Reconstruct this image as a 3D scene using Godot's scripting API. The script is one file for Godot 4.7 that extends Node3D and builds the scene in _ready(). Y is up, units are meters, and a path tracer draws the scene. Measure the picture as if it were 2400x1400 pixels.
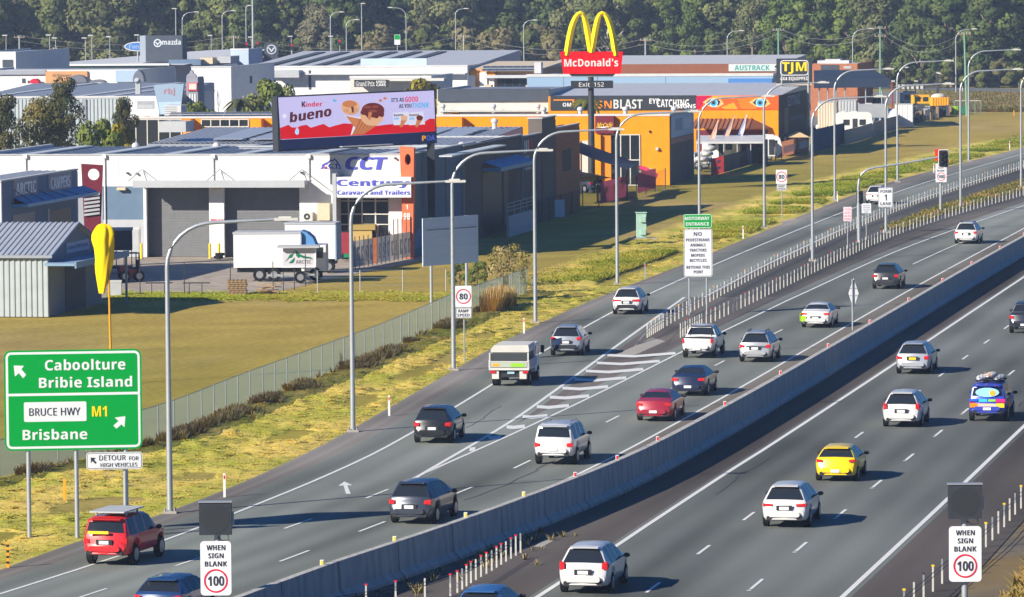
extends Node3D
# A motorway on-ramp beside an industrial estate, seen from a drone with a long lens.
# Ground is y = 0, distance runs along -z, the lens stands 22 m above the road.

const F := 12400.0          # focal length in photograph pixels (2400 wide)
const EYE := Vector3(0, 22, 0)
const LOT := -0.176         # the building rows are turned with the motorway
var cam_basis := Basis()
var M := {}
var used := {}
var rng := RandomNumberGenerator.new()
var road := {}
var noise := FastNoiseLite.new()
var fine := FastNoiseLite.new()
var font_bold := SystemFont.new()
var font_plain := SystemFont.new()
var font_serif := SystemFont.new()

# ---------------------------------------------------------------- measuring
func ray(px: float, py: float) -> Vector3:
	return cam_basis * Vector3(px - 1200.0, 700.0 - py, -F)

func g(px: float, py: float, h := 0.0) -> Vector3:        # the point at height h seen at a place of the photograph
	var d := ray(px, py)
	return EYE + d * ((h - EYE.y) / d.y)

func far(px: float, py: float, dist: float) -> Vector3:   # the point at a distance
	var d := ray(px, py)
	return EYE + d * (-dist / d.z)

func under(px: float, py: float, dist: float) -> Vector3:
	var p := far(px, py, dist)
	return Vector3(p.x, 0, p.z)

# ---------------------------------------------------------------- naming
func numbered(called: String) -> String:
	if not used.has(called):
		used[called] = 0
		return called
	used[called] += 1
	return "%s_%03d" % [called, used[called]]

func thing(called, label, category, at := Vector3.ZERO, turn := 0.0, group := "") -> Node3D:
	var o := Node3D.new()
	o.name = numbered(called)
	add_child(o)
	o.position = at
	o.rotation.y = turn
	tag(o, label, category, group)
	return o

func tag(o, label, category, group := ""):
	o.set_meta("label", label)
	if category:
		o.set_meta("category", category)
	if group:
		o.set_meta("group", group)
	return o

func put(called, st, m, parent = self) -> MeshInstance3D:
	var o := MeshInstance3D.new()
	o.mesh = st.commit() if st is SurfaceTool else st
	o.material_override = m
	o.name = numbered(called) if parent == self else called
	parent.add_child(o, true)
	return o

func structure(called, st, m, parent = self) -> MeshInstance3D:
	var o := put(called, st, m, parent)
	if parent == self:
		o.set_meta("kind", "structure")
	return o

# ---------------------------------------------------------------- shapes
func tool() -> SurfaceTool:
	var s := SurfaceTool.new()
	s.begin(Mesh.PRIMITIVE_TRIANGLES)
	return s

func tri(s, a: Vector3, b: Vector3, c: Vector3, n: Vector3):
	if (b - a).cross(c - a).dot(n) > 0.0:
		var k := b
		b = c
		c = k
	for p in [a, b, c]:
		s.set_normal(n)
		s.add_vertex(p)

func quad(s, a: Vector3, b: Vector3, c: Vector3, d: Vector3, out: Vector3):
	var n := (b - a).cross(c - a).normalized()
	if n.length_squared() < 0.5:
		n = (c - a).cross(d - a).normalized()
	if n.dot(out) < 0.0:
		n = -n
	tri(s, a, b, c, n)
	tri(s, a, c, d, n)

func box(s, c: Vector3, size: Vector3, b := Basis()):
	var h := size * 0.5
	var v := []
	for i in 8:
		v.append(c + b * Vector3(h.x * (1 if i & 1 else -1), h.y * (1 if i & 2 else -1), h.z * (1 if i & 4 else -1)))
	quad(s, v[0], v[1], v[3], v[2], b * Vector3(0, 0, -1))
	quad(s, v[4], v[5], v[7], v[6], b * Vector3(0, 0, 1))
	quad(s, v[0], v[2], v[6], v[4], b * Vector3(-1, 0, 0))
	quad(s, v[1], v[3], v[7], v[5], b * Vector3(1, 0, 0))
	quad(s, v[2], v[3], v[7], v[6], b * Vector3(0, 1, 0))
	quad(s, v[0], v[1], v[5], v[4], b * Vector3(0, -1, 0))

func box2(s, lo: Vector3, hi: Vector3):
	box(s, (lo + hi) * 0.5, (hi - lo).abs())

func ring_basis(d: Vector3) -> Basis:
	var up := Vector3.UP if absf(d.normalized().y) < 0.9 else Vector3.RIGHT
	var x := d.cross(up).normalized()
	return Basis(x, d.normalized(), x.cross(d.normalized()))

func tube(s, pts: Array, radii: Array, n := 8, caps := true):
	var rings := []
	for i in pts.size():
		var d: Vector3 = (pts[mini(i + 1, pts.size() - 1)] - pts[maxi(i - 1, 0)])
		var b := ring_basis(d)
		var r := []
		for k in n:
			var a := TAU * k / n
			var o := b.x * cos(a) + b.z * sin(a)
			r.append([pts[i] + o * radii[i], o])
		rings.append(r)
	for i in pts.size() - 1:
		for k in n:
			var q := (k + 1) % n
			var a = rings[i][k]
			var b2 = rings[i][q]
			var c = rings[i + 1][q]
			var d2 = rings[i + 1][k]
			for t in [[a, b2, c], [a, c, d2]]:
				var f = t
				if (t[1][0] - t[0][0]).cross(t[2][0] - t[0][0]).dot(t[0][1] + t[1][1] + t[2][1]) > 0.0:
					f = [t[0], t[2], t[1]]
				for p in f:
					s.set_normal(p[1])
					s.add_vertex(p[0])
	if caps:
		for e in [0, pts.size() - 1]:
			var dir: Vector3 = (pts[e] - pts[1 if e == 0 else e - 1]).normalized()
			for k in n:
				tri(s, pts[e], rings[e][k][0], rings[e][(k + 1) % n][0], dir)

func prism(s, poly: PackedVector2Array, z0: float, z1: float, t := Transform3D()):
	var ids := Geometry2D.triangulate_polygon(poly)
	for k in range(0, ids.size(), 3):
		for z in [[z1, 1.0], [z0, -1.0]]:
			tri(s, t * Vector3(poly[ids[k]].x, poly[ids[k]].y, z[0]), t * Vector3(poly[ids[k + 1]].x, poly[ids[k + 1]].y, z[0]), t * Vector3(poly[ids[k + 2]].x, poly[ids[k + 2]].y, z[0]), t.basis * Vector3(0, 0, z[1]))
	var turn := 0.0
	for i in poly.size():
		turn += poly[i].cross(poly[(i + 1) % poly.size()])
	for i in poly.size():
		var a := poly[i]
		var b := poly[(i + 1) % poly.size()]
		var o := Vector2(b.y - a.y, a.x - b.x) * signf(turn)
		quad(s, t * Vector3(a.x, a.y, z0), t * Vector3(b.x, b.y, z0), t * Vector3(b.x, b.y, z1), t * Vector3(a.x, a.y, z1), t.basis * Vector3(o.x, o.y, 0))

func rrect(cx: float, cy: float, w: float, h: float, r: float) -> PackedVector2Array:
	var p := PackedVector2Array()
	for c in [[1, 1, 0.0], [-1, 1, 0.5], [-1, -1, 1.0], [1, -1, 1.5]]:
		for k in 5:
			var a: float = PI * (c[2] + k * 0.125)
			p.append(Vector2(cx + c[0] * (w / 2 - r) + cos(a) * r, cy + c[1] * (h / 2 - r) + sin(a) * r))
	return p

func circle(cx: float, cy: float, r: float, n := 24) -> PackedVector2Array:
	var p := PackedVector2Array()
	for k in n:
		p.append(Vector2(cx + cos(TAU * k / n) * r, cy + sin(TAU * k / n) * r))
	return p

func ring(s, cx: float, cy: float, r0: float, r1: float, z0: float, z1: float, n := 32):
	for k in n:
		var a := TAU * k / n
		var b := TAU * (k + 1) / n
		var p := [Vector2(cos(a), sin(a)), Vector2(cos(b), sin(b))]
		var c := Vector3(cx, cy, 0)
		var i0 := c + Vector3(p[0].x * r0, p[0].y * r0, z1)
		var i1 := c + Vector3(p[1].x * r0, p[1].y * r0, z1)
		var o0 := c + Vector3(p[0].x * r1, p[0].y * r1, z1)
		var o1 := c + Vector3(p[1].x * r1, p[1].y * r1, z1)
		var back := Vector3(0, 0, z0 - z1)
		quad(s, i0, i1, o1, o0, Vector3(0, 0, 1))
		quad(s, o0, o1, o1 + back, o0 + back, Vector3(p[0].x, p[0].y, 0))
		quad(s, i0, i1, i1 + back, i0 + back, Vector3(-p[0].x, -p[0].y, 0))

func ball(s, c: Vector3, r: Vector3, n := 10, m := 6, from := -0.5, to := 0.5):
	for j in m:
		for k in n:
			var v := []
			for q in [[0, 0], [1, 0], [1, 1], [0, 1]]:
				var la: float = PI * lerpf(from, to, float(j + q[1]) / m)
				var lo: float = TAU * float(k + q[0]) / n
				v.append(Vector3(cos(la) * cos(lo), sin(la), cos(la) * sin(lo)))
			for t in [[0, 1, 2], [0, 2, 3]]:
				var p := [v[t[0]], v[t[1]], v[t[2]]]
				if (p[1] - p[0]).cross(p[2] - p[0]).dot(p[0] + p[1] + p[2]) > 0.0:
					p = [p[0], p[2], p[1]]
				for x in p:
					s.set_normal((x / r).normalized())
					s.add_vertex(c + x * r)

func corrugated(s, a: Vector3, b: Vector3, rise: Vector3, out: Vector3, pitch: float, depth: float):
	# ribbed sheet from a to b, going up along rise, ribs standing out along out
	var n := maxi(1, int(round((b - a).length() / pitch)))
	var along := (b - a) / n
	for i in n:
		var p := a + along * i
		var q := [p, p + along * 0.3, p + along * 0.45 + out * depth, p + along * 0.85 + out * depth, p + along]
		for k in 4:
			quad(s, q[k], q[k + 1], q[k + 1] + rise, q[k] + rise, out)

# ---------------------------------------------------------------- materials
func paint(c: Array, rough := 0.7, metal := 0.0, tex = null, scale := 0.2) -> StandardMaterial3D:
	var m := StandardMaterial3D.new()
	var hi: float = maxf(c[0], maxf(c[1], c[2]))
	var k := 1.34 if hi < 0.45 else (0.9 if minf(c[0], minf(c[1], c[2])) > 0.55 else 1.08)
	if hi > 0.99:
		k = 1.0
	m.albedo_color = Color(c[0] * k, c[1] * k, c[2] * k).linear_to_srgb()
	m.roughness = rough
	m.metallic = metal
	if rough > 0.5 and metal < 0.05:
		m.metallic_specular = 0.2
	if tex:
		m.albedo_texture = tex
		m.uv1_triplanar = true
		m.uv1_world_triplanar = true
		m.uv1_scale = Vector3.ONE * scale
	return m

func speckle(freq: float, lo: float, hi: float, octaves := 4, seed_no := 1, size := 512) -> NoiseTexture2D:
	var n := FastNoiseLite.new()
	n.seed = seed_no
	n.frequency = freq
	n.fractal_octaves = octaves
	var t := NoiseTexture2D.new()
	t.width = size
	t.height = size
	t.seamless = true
	t.noise = n
	var r := Gradient.new()
	r.set_color(0, Color(lo, lo, lo).linear_to_srgb())
	r.set_color(1, Color(hi, hi, hi).linear_to_srgb())
	t.color_ramp = r
	return t

func make_materials():
	var grime := speckle(0.012, 0.84, 1.0, 5, 3)
	var dirt := speckle(0.02, 0.6, 1.0, 5, 5)
	var grit := speckle(0.05, 0.72, 1.0, 4, 7)
	var turf := speckle(0.035, 0.62, 1.0, 5, 11)
	var bump := speckle(0.08, 0.0, 1.0, 4, 13)
	M.asphalt = paint([1, 1, 1], 0.82, 0, grit, 0.35)
	M.asphalt.vertex_color_use_as_albedo = true
	M.grass = paint([1, 1, 1], 0.95, 0, turf, 0.11)
	M.grass.vertex_color_use_as_albedo = true
	M.grass.heightmap_enabled = true
	M.grass.heightmap_texture = bump
	M.grass.heightmap_scale = 2.5
	M.turf = paint([1, 1, 1], 0.95, 0, turf, 0.09)
	M.turf.vertex_color_use_as_albedo = true
	M.blades = paint([1, 1, 1], 0.9)
	M.blades.vertex_color_use_as_albedo = true
	M.blades.backlight_enabled = true
	M.blades.backlight = Color(0.6, 0.6, 0.4)
	M.leaf = paint([1, 1, 1], 0.75)
	M.leaf.vertex_color_use_as_albedo = true
	M.leaf.backlight_enabled = true
	M.leaf.backlight = Color(0.55, 0.6, 0.35)
	M.bark = paint([0.2, 0.16, 0.12], 0.9, 0, dirt, 0.6)
	M.pale_bark = paint([0.42, 0.38, 0.32], 0.9, 0, dirt, 0.6)
	M.line = paint([0.84, 0.84, 0.82], 0.7, 0, grime, 0.5)
	M.concrete = paint([0.30, 0.28, 0.25], 0.85, 0, grime, 0.15)
	M.barrier = paint([0.40, 0.39, 0.37], 0.9, 0, speckle(0.02, 0.6, 1.0, 5, 21), 0.2)
	M.barrier.uv1_scale = Vector3(0.22, 0.03, 0.13)
	M.barrier.uv1_triplanar_sharpness = 4.0
	M.apron = paint([0.34, 0.29, 0.24], 0.85, 0, dirt, 0.06)
	M.gravel = paint([0.17, 0.155, 0.145], 0.95, 0, grit, 0.6)
	M.steel = paint([0.46, 0.49, 0.52], 0.42, 0.55, grime, 0.5)
	M.dark_steel = paint([0.035, 0.038, 0.045], 0.45, 0.3)
	M.white = paint([0.82, 0.82, 0.81], 0.6, 0, grime, 0.12)
	M.clean_white = paint([0.82, 0.82, 0.82], 0.5)
	M.off_white = paint([0.68, 0.67, 0.63], 0.6, 0, grime, 0.12)
	M.grey_wall = paint([0.24, 0.26, 0.30], 0.7, 0, grime, 0.12)
	M.pale_grey = paint([0.42, 0.44, 0.47], 0.65, 0, grime, 0.12)
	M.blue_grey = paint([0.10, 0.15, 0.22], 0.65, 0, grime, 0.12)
	M.slate = paint([0.055, 0.065, 0.085], 0.6, 0, grime, 0.12)
	M.charcoal = paint([0.032, 0.036, 0.045], 0.6, 0, grime, 0.12)
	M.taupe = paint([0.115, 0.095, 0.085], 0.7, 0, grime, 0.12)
	M.brown_red = paint([0.20, 0.075, 0.04], 0.7, 0, grime, 0.12)
	M.terracotta = paint([0.38, 0.15, 0.075], 0.7, 0, dirt, 0.2)
	M.yellow_wall = paint([0.80, 0.285, 0.003], 0.6, 0, grime, 0.1)
	M.orange_wall = paint([0.72, 0.24, 0.02], 0.6, 0, grime, 0.1)
	M.tan_wall = paint([0.56, 0.30, 0.14], 0.7, 0, grime, 0.1)
	M.pylon_orange = paint([0.76, 0.17, 0.075], 0.55, 0, grime, 0.1)
	M.maroon = paint([0.12, 0.018, 0.03], 0.55)
	M.roof = paint([0.20, 0.225, 0.27], 0.5, 0.15, grime, 0.08)
	M.roof_light = paint([0.50, 0.51, 0.54], 0.5, 0.1, grime, 0.08)
	M.roof_white = paint([0.66, 0.66, 0.67], 0.5, 0, grime, 0.08)
	M.skylight = paint([0.50, 0.53, 0.55], 0.4)
	M.shed_sheet = paint([0.40, 0.45, 0.47], 0.5, 0.2, grime, 0.12)
	M.shed_roof = paint([0.60, 0.62, 0.65], 0.4, 0.3, grime, 0.12)
	M.shutter = paint([0.15, 0.155, 0.165], 0.55, 0.1, grime, 0.2)
	M.solar = paint([0.05, 0.06, 0.09], 0.18, 0.2)
	M.solar_frame = paint([0.55, 0.56, 0.58], 0.4, 0.5)
	M.glass = paint([0.012, 0.015, 0.02], 0.06)
	M.glass.metallic_specular = 0.6
	M.tyre = paint([0.012, 0.012, 0.013], 0.85)
	M.rim = paint([0.42, 0.43, 0.45], 0.35, 0.7)
	M.black = paint([0.012, 0.013, 0.016], 0.5)
	M.plastic = paint([0.025, 0.026, 0.029], 0.6)
	M.tail_red = paint([0.55, 0.012, 0.018], 0.25)
	M.amber = paint([0.85, 0.33, 0.01], 0.4)
	M.reflector_red = paint([0.62, 0.02, 0.03], 0.4)
	M.reflector_yellow = paint([0.85, 0.55, 0.02], 0.4)
	M.sign_green = paint([0.0, 0.235, 0.035], 0.62)
	M.sign_white = paint([0.80, 0.82, 0.86], 0.62)
	M.sign_ink = paint([0.03, 0.032, 0.05], 0.62)
	M.sign_red = paint([0.58, 0.015, 0.05], 0.62)
	M.sign_yellow = paint([0.88, 0.62, 0.01], 0.62)
	M.navy_text = paint([0.045, 0.05, 0.33], 0.5)
	M.logo_red = paint([0.66, 0.004, 0.008], 0.6)
	M.logo_yellow = paint([0.85, 0.66, 0.005], 0.3)
	M.sock = paint([0.86, 0.58, 0.005], 0.75)
	M.sock.backlight_enabled = true
	M.sock.backlight = Color(0.3, 0.2, 0.0)
	M.yellow_pole = paint([0.72, 0.36, 0.02], 0.6, 0, dirt, 0.9)
	M.green_pole = paint([0.16, 0.30, 0.20], 0.8, 0, dirt, 0.7)
	M.wood = paint([0.30, 0.20, 0.12], 0.85, 0, dirt, 1.1)
	M.mint = paint([0.36, 0.55, 0.47], 0.6, 0, grime, 0.5)
	M.shade_cloth = paint([0.022, 0.034, 0.062], 0.9)
	M.blue_panel = paint([0.07, 0.19, 0.46], 0.6)
	M.blue_awning = paint([0.05, 0.20, 0.36], 0.5)
	M.cream = paint([0.60, 0.50, 0.36], 0.7, 0, grime, 0.3)
	M.beige_cloth = paint([0.56, 0.40, 0.22], 0.85)
	M.machine_yellow = paint([0.80, 0.40, 0.01], 0.5)
	M.machine_red = paint([0.22, 0.02, 0.03], 0.5)
	M.wire = paint([0.22, 0.22, 0.20], 0.6)
	M.lime = paint([0.32, 0.60, 0.02], 0.6)
	M.bin_green = paint([0.02, 0.16, 0.08], 0.6)
	M.banner_grey = paint([0.16, 0.14, 0.13], 0.85, 0, dirt, 0.9)
	M.banner_red = paint([0.55, 0.045, 0.05], 0.8)
	M.banner_plum = paint([0.24, 0.045, 0.075], 0.85)
	M.lime_text = paint([0.42, 0.62, 0.10], 0.7)
	M.mesh_fence = paint([0.20, 0.27, 0.24], 0.9)
	M.mesh_fence.transparency = BaseMaterial3D.TRANSPARENCY_ALPHA
	M.mesh_fence.albedo_color.a = 0.66
	M.mesh_fence.backlight_enabled = true
	M.mesh_fence.backlight = Color(0.27, 0.34, 0.31).linear_to_srgb()
	M.thin_mesh = paint([0.06, 0.065, 0.07], 0.9)
	M.thin_mesh.transparency = BaseMaterial3D.TRANSPARENCY_ALPHA
	M.thin_mesh.albedo_color.a = 0.28

func cloth(c: Array) -> StandardMaterial3D:
	var key := "b%s" % [c]
	if not M.has(key):
		M[key] = paint(c, 0.9)
		M[key].backlight_enabled = true
		M[key].backlight = Color(c[0], c[1], c[2]).linear_to_srgb()
	return M[key]

func tint(c: Array, rough := 0.6) -> StandardMaterial3D:
	var key := "c%s%s" % [c, rough]
	if not M.has(key):
		M[key] = paint(c, rough)
	return M[key]

func car_paint(c: Array, metal := 0.1) -> StandardMaterial3D:
	var key := "car%s" % [c]
	if not M.has(key):
		var m := paint(c, 0.32, metal)
		m.clearcoat_enabled = true
		m.clearcoat = 0.8
		m.clearcoat_roughness = 0.08
		M[key] = m
	return M[key]

# ---------------------------------------------------------------- lettering
func letters(parent, text: String, cx: float, cy: float, w: float, h: float, z: float, m, font = null, called := "lettering", turn := Basis()) -> MeshInstance3D:
	var t := TextMesh.new()
	t.text = text
	t.font = font if font else font_bold
	t.font_size = 64
	t.pixel_size = 0.01
	t.depth = 0.02
	t.curve_step = 1.2
	var box3 := t.get_aabb()
	var o := MeshInstance3D.new()
	o.mesh = t
	o.material_override = m
	o.name = called
	var k := Vector3(w / maxf(box3.size.x, 0.01), h / maxf(box3.size.y, 0.01), 1)
	var c := box3.get_center()
	o.transform = Transform3D(turn * Basis.from_scale(k), turn * Vector3(cx - c.x * k.x, cy - c.y * k.y, z))
	parent.add_child(o, true)
	return o

# ---------------------------------------------------------------- roads and ground
func trace(called: String, pts: Array, h := 0.0, passes := 1):
	var a := []
	for i in range(0, pts.size(), 2):
		var p := g(pts[i], pts[i + 1], h)
		a.append(Vector2(-p.z, p.x))
	a.sort_custom(func(p, q): return p.x < q.x)
	for k in passes:
		var b := a.duplicate()
		for i in range(1, a.size() - 1):
			var t: float = (a[i].x - a[i - 1].x) / (a[i + 1].x - a[i - 1].x)
			b[i].y = a[i].y * 0.6 + 0.4 * lerpf(a[i - 1].y, a[i + 1].y, t)
		a = b
	var s := []
	for i in a.size():
		var p0: Vector2 = a[maxi(i - 1, 0)]
		var p1: Vector2 = a[mini(i + 1, a.size() - 1)]
		s.append((p1.y - p0.y) / (p1.x - p0.x))
	road[called] = [a, s]

func xat(called: String, z: float) -> float:
	var a: Array = road[called][0]
	var s: Array = road[called][1]
	var n := a.size()
	if z <= a[0].x:
		return a[0].y + (z - a[0].x) * s[0]
	if z >= a[n - 1].x:
		return a[n - 1].y + (z - a[n - 1].x) * s[n - 1]
	var i := 0
	while a[i + 1].x < z:
		i += 1
	var d: float = a[i + 1].x - a[i].x
	var t: float = (z - a[i].x) / d
	var t2 := t * t
	var t3 := t2 * t
	return (2 * t3 - 3 * t2 + 1) * a[i].y + (t3 - 2 * t2 + t) * d * s[i] + (-2 * t3 + 3 * t2) * a[i + 1].y + (t3 - t2) * d * s[i + 1]

func heading(called: String, z: float) -> float:
	return atan2(-(xat(called, z + 3) - xat(called, z - 3)), 6.0)

func make_lines():
	trace("ramp_left", [0, 1393, 200, 1330, 400, 1265, 560, 1199, 750, 1124, 915, 1049, 1145, 910, 1260, 829, 1430, 731, 1610, 648, 1800, 567, 1975, 497, 2095, 453, 2190, 420, 2400, 360])
	trace("ramp_verge", [0, 1340, 180, 1270, 400, 1205, 520, 1155, 640, 1105, 750, 1052, 840, 1003, 1010, 905, 1200, 790, 1380, 705, 1610, 622, 1800, 540, 1920, 490, 2000, 458, 2100, 420, 2400, 347])
	trace("gore_left", [988, 1113, 1200, 993, 1300, 916, 1420, 830, 1545, 740])
	trace("main_left", [988, 1113, 1200, 1020, 1400, 925, 1593, 828, 1690, 779, 1800, 727, 1857, 700, 2100, 582, 2400, 482])
	trace("row_a", [1517, 792, 1580, 753, 1640, 722, 1800, 631, 1905, 585, 2000, 537, 2150, 473, 2400, 395])
	trace("row_b", [1595, 792, 1700, 741, 1812, 687, 1980, 604, 2100, 548, 2240, 503, 2400, 458])
	trace("lane_one", [205, 1395, 460, 1312, 703, 1228, 890, 1158, 988, 1113])
	trace("lane_two", [205, 1480, 697, 1304, 1091, 1152, 1227, 1089, 1437, 983, 1690, 852, 1820, 778, 2180, 594, 2400, 510])
	trace("main_right", [700, 1378, 1240, 1170, 1437, 1074, 1590, 990, 1700, 930, 1800, 872, 2000, 756, 2097, 700, 2200, 643, 2290, 595, 2400, 536])
	trace("r_left", [1260, 1400, 1440, 1285, 1500, 1242, 1715, 1100, 1800, 1050, 2090, 860, 2180, 795, 2400, 650])
	trace("r_dash_b", [1531, 1378, 1648, 1290, 1755, 1212, 1855, 1135, 2013, 1022, 2205, 880, 2311, 803])
	trace("r_dash_a", [1774, 1370, 1879, 1282, 1973, 1203, 2056, 1135, 2133, 1072, 2201, 1015, 2265, 963, 2374, 872])
	trace("r_right", [1975, 1400, 2215, 1178, 2400, 1000])
	trace("fence", [0, 1120, 113, 1094, 342, 1047, 430, 1011, 549, 960, 600, 940, 840, 849, 920, 815, 1000, 780, 1060, 748, 1220, 692])
	trace("barrier", [545, 1400, 740, 1325, 925, 1268, 1090, 1212, 1225, 1163, 1345, 1117, 1445, 1077, 1540, 1033, 1695, 950, 1822, 880, 1934, 815, 2034, 758, 2123, 707, 2202, 661, 2272, 621, 2336, 585, 2393, 554], 1.35)
	trace("shoulder_right", [1003, 1405, 1116, 1361, 1227, 1293, 1290, 1262, 1500, 1180, 1700, 1062, 2000, 880, 2200, 750, 2400, 632])

func band(lo: String, lo_off: float, hi: String, hi_off: float, y: float, z0: float, z1: float, step: float, cols: int, tone: Callable) -> SurfaceTool:
	var s := tool()
	var zs := []
	var z := z0
	while z < z1:
		zs.append(z)
		z += step
	zs.append(z1)
	var rows := []
	for zz in zs:
		var a := xat(lo, zz) + lo_off
		var b := xat(hi, zz) + hi_off
		var r := []
		for c in cols + 1:
			var t := float(c) / cols
			var p := Vector3(lerpf(a, b, t), y, -zz)
			r.append([p, tone.call(t, p)])
		rows.append(r)
	for i in rows.size() - 1:
		for c in cols:
			for k in [[0, 0], [1, 1], [0, 1], [0, 0], [1, 0], [1, 1]]:
				var v = rows[i + k[0]][c + k[1]]
				s.set_normal(Vector3.UP)
				s.set_color(v[1])
				s.add_vertex(v[0])
	return s

func plain_tone(_t, _p) -> Color:
	return Color.WHITE

func road_tone(base: Color, lanes: float) -> Callable:
	return func(t, p):
		var w := 0.5 + 0.5 * cos(t * lanes * TAU * 2.0)
		var streak := noise.get_noise_2d(p.x * 6.0 - p.z * -1.1, p.z * 0.35)
		var patch := noise.get_noise_2d(p.x * 1.2 + 400.0, p.z * 1.2)
		return base * 1.34 * (0.88 + 0.24 * w + 0.55 * streak + 0.4 * patch)

func stripe(parent, called, line, off, width, z0, z1, y := 0.012):
	return put(called, band(line, off - width / 2, line, off + width / 2, y, z0, z1, 4.0, 1, plain_tone), M.line, parent)

func dashes(parent, line, zs: Array, length := 3.0, width := 0.13):
	for z in zs:
		stripe(parent, "lane_dash", line, 0.0, width, z - length / 2, z + length / 2)

func series(z0: float, z1: float, gap := 11.8) -> Array:
	var a := []
	while z0 < z1:
		a.append(z0)
		z0 += gap
	return a

func zof(px, py) -> float:
	return -g(px, py).z

func grass_color(p: Vector3) -> Color:
	var n1 := noise.get_noise_2d(p.x * 1.6, p.z * 0.9)
	var n2 := noise.get_noise_2d(p.x * 0.5 + 900.0, p.z * 0.16 - 300.0)
	var n3 := fine.get_noise_2d(p.x, p.z)
	var tan := Color(0.345, 0.255, 0.058)
	var olive := Color(0.245, 0.212, 0.034)
	var bare := Color(0.40, 0.28, 0.12)
	var c := tan.lerp(olive, clampf(0.45 + n2 * 1.5 + n1 * 0.5, 0, 1))
	c = c.lerp(bare, clampf(n1 * 1.4 - 0.15, 0, 0.7))
	return c * 1.45 * (0.92 + 0.3 * n3)

func verge_color(p: Vector3) -> Color:
	var n1 := noise.get_noise_2d(p.x * 7.0, p.z * 5.0)
	var n3 := fine.get_noise_2d(p.x * 2.0, p.z * 2.0)
	var straw := Color(0.62, 0.47, 0.115)
	var green := Color(0.37, 0.36, 0.052)
	var soil := Color(0.27, 0.19, 0.085)
	var c := straw.lerp(green, clampf(0.42 + n1 * 1.8, 0, 1))
	c = c.lerp(soil, clampf(n3 * 2.2 - 0.8, 0, 0.7))
	return c * 1.3

func build_ground():
	# the open ground: one sheet, coarse far away
	var s := tool()
	var zs := []
	var z := 60.0
	while z < 2600.0:
		zs.append(z)
		z += 3.0 if z < 620.0 else (8.0 if z < 1100.0 else 100.0)
	var xs := []
	var x := -700.0
	while x <= 800.0:
		xs.append(x)
		x += 3.0 if x > -75.0 and x < 125.0 else 25.0
	var grid := []
	for zz in zs:
		var r := []
		for xx in xs:
			var p := Vector3(xx, -0.05, -zz)
			r.append([p, grass_color(p)])
		grid.append(r)
	for i in zs.size() - 1:
		for j in xs.size() - 1:
			for k in [[0, 0], [1, 1], [0, 1], [0, 0], [1, 0], [1, 1]]:
				var v = grid[i + k[0]][j + k[1]]
				s.set_normal(Vector3.UP)
				s.set_color(v[1])
				s.add_vertex(v[0])
	structure("ground", s, M.turf)

func verge_height(u: float, p: Vector3) -> float:
	# u runs from 0 at the seal to 1 at the fence
	var clods := maxf(0.0, fine.get_noise_2d(p.x * 2.6, p.z * 1.6)) * 0.24 + noise.get_noise_2d(p.x * 14.0, p.z * 10.0) * 0.12
	var drain := exp(-pow((u - 0.3 - 0.05 * noise.get_noise_2d(0.0, p.z * 3.0)) / 0.07, 2.0)) * clampf(0.3 + noise.get_noise_2d(50.0, p.z * 4.0) * 3.0, 0.0, 1.0)
	return (0.02 + clods - 0.55 * drain) * smoothstep(0.0, 0.12, u) * (1.0 - 0.5 * smoothstep(0.85, 1.0, u))

func build_verge():
	var s := tool()
	var rows := []
	var z := 150.0
	var cols := 30
	while z < 640.0:
		var a := xat("ramp_verge", z) - 0.05
		var w := 9.5
		if z < 352.0:
			w = clampf(a - xat("fence", z), 6.0, 16.0)
		elif z < 380.0:
			w = lerpf(clampf(xat("ramp_verge", 352.0) - xat("fence", 352.0), 6.0, 16.0), 9.5, (z - 352.0) / 28.0)
		var r := []
		for c in cols + 1:
			var u := float(c) / cols
			var p := Vector3(a - w * u, 0, -z)
			p.y = verge_height(u, p) - 0.02
			var k := verge_color(p)
			if u > 0.8:
				k = k.lerp(grass_color(p), (u - 0.8) * 5.0)
			r.append([p, k])
		rows.append(r)
		z += 0.5 if z < 330.0 else 1.0
	for i in rows.size() - 1:
		for c in cols:
			for k in [[0, 0], [1, 1], [1, 0], [0, 0], [0, 1], [1, 1]]:
				var v = rows[i + k[0]][c + k[1]]
				s.set_color(v[1])
				s.set_smooth_group(0)
				s.add_vertex(v[0])
	s.generate_normals()
	structure("grass_verge", s, M.grass)

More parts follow.
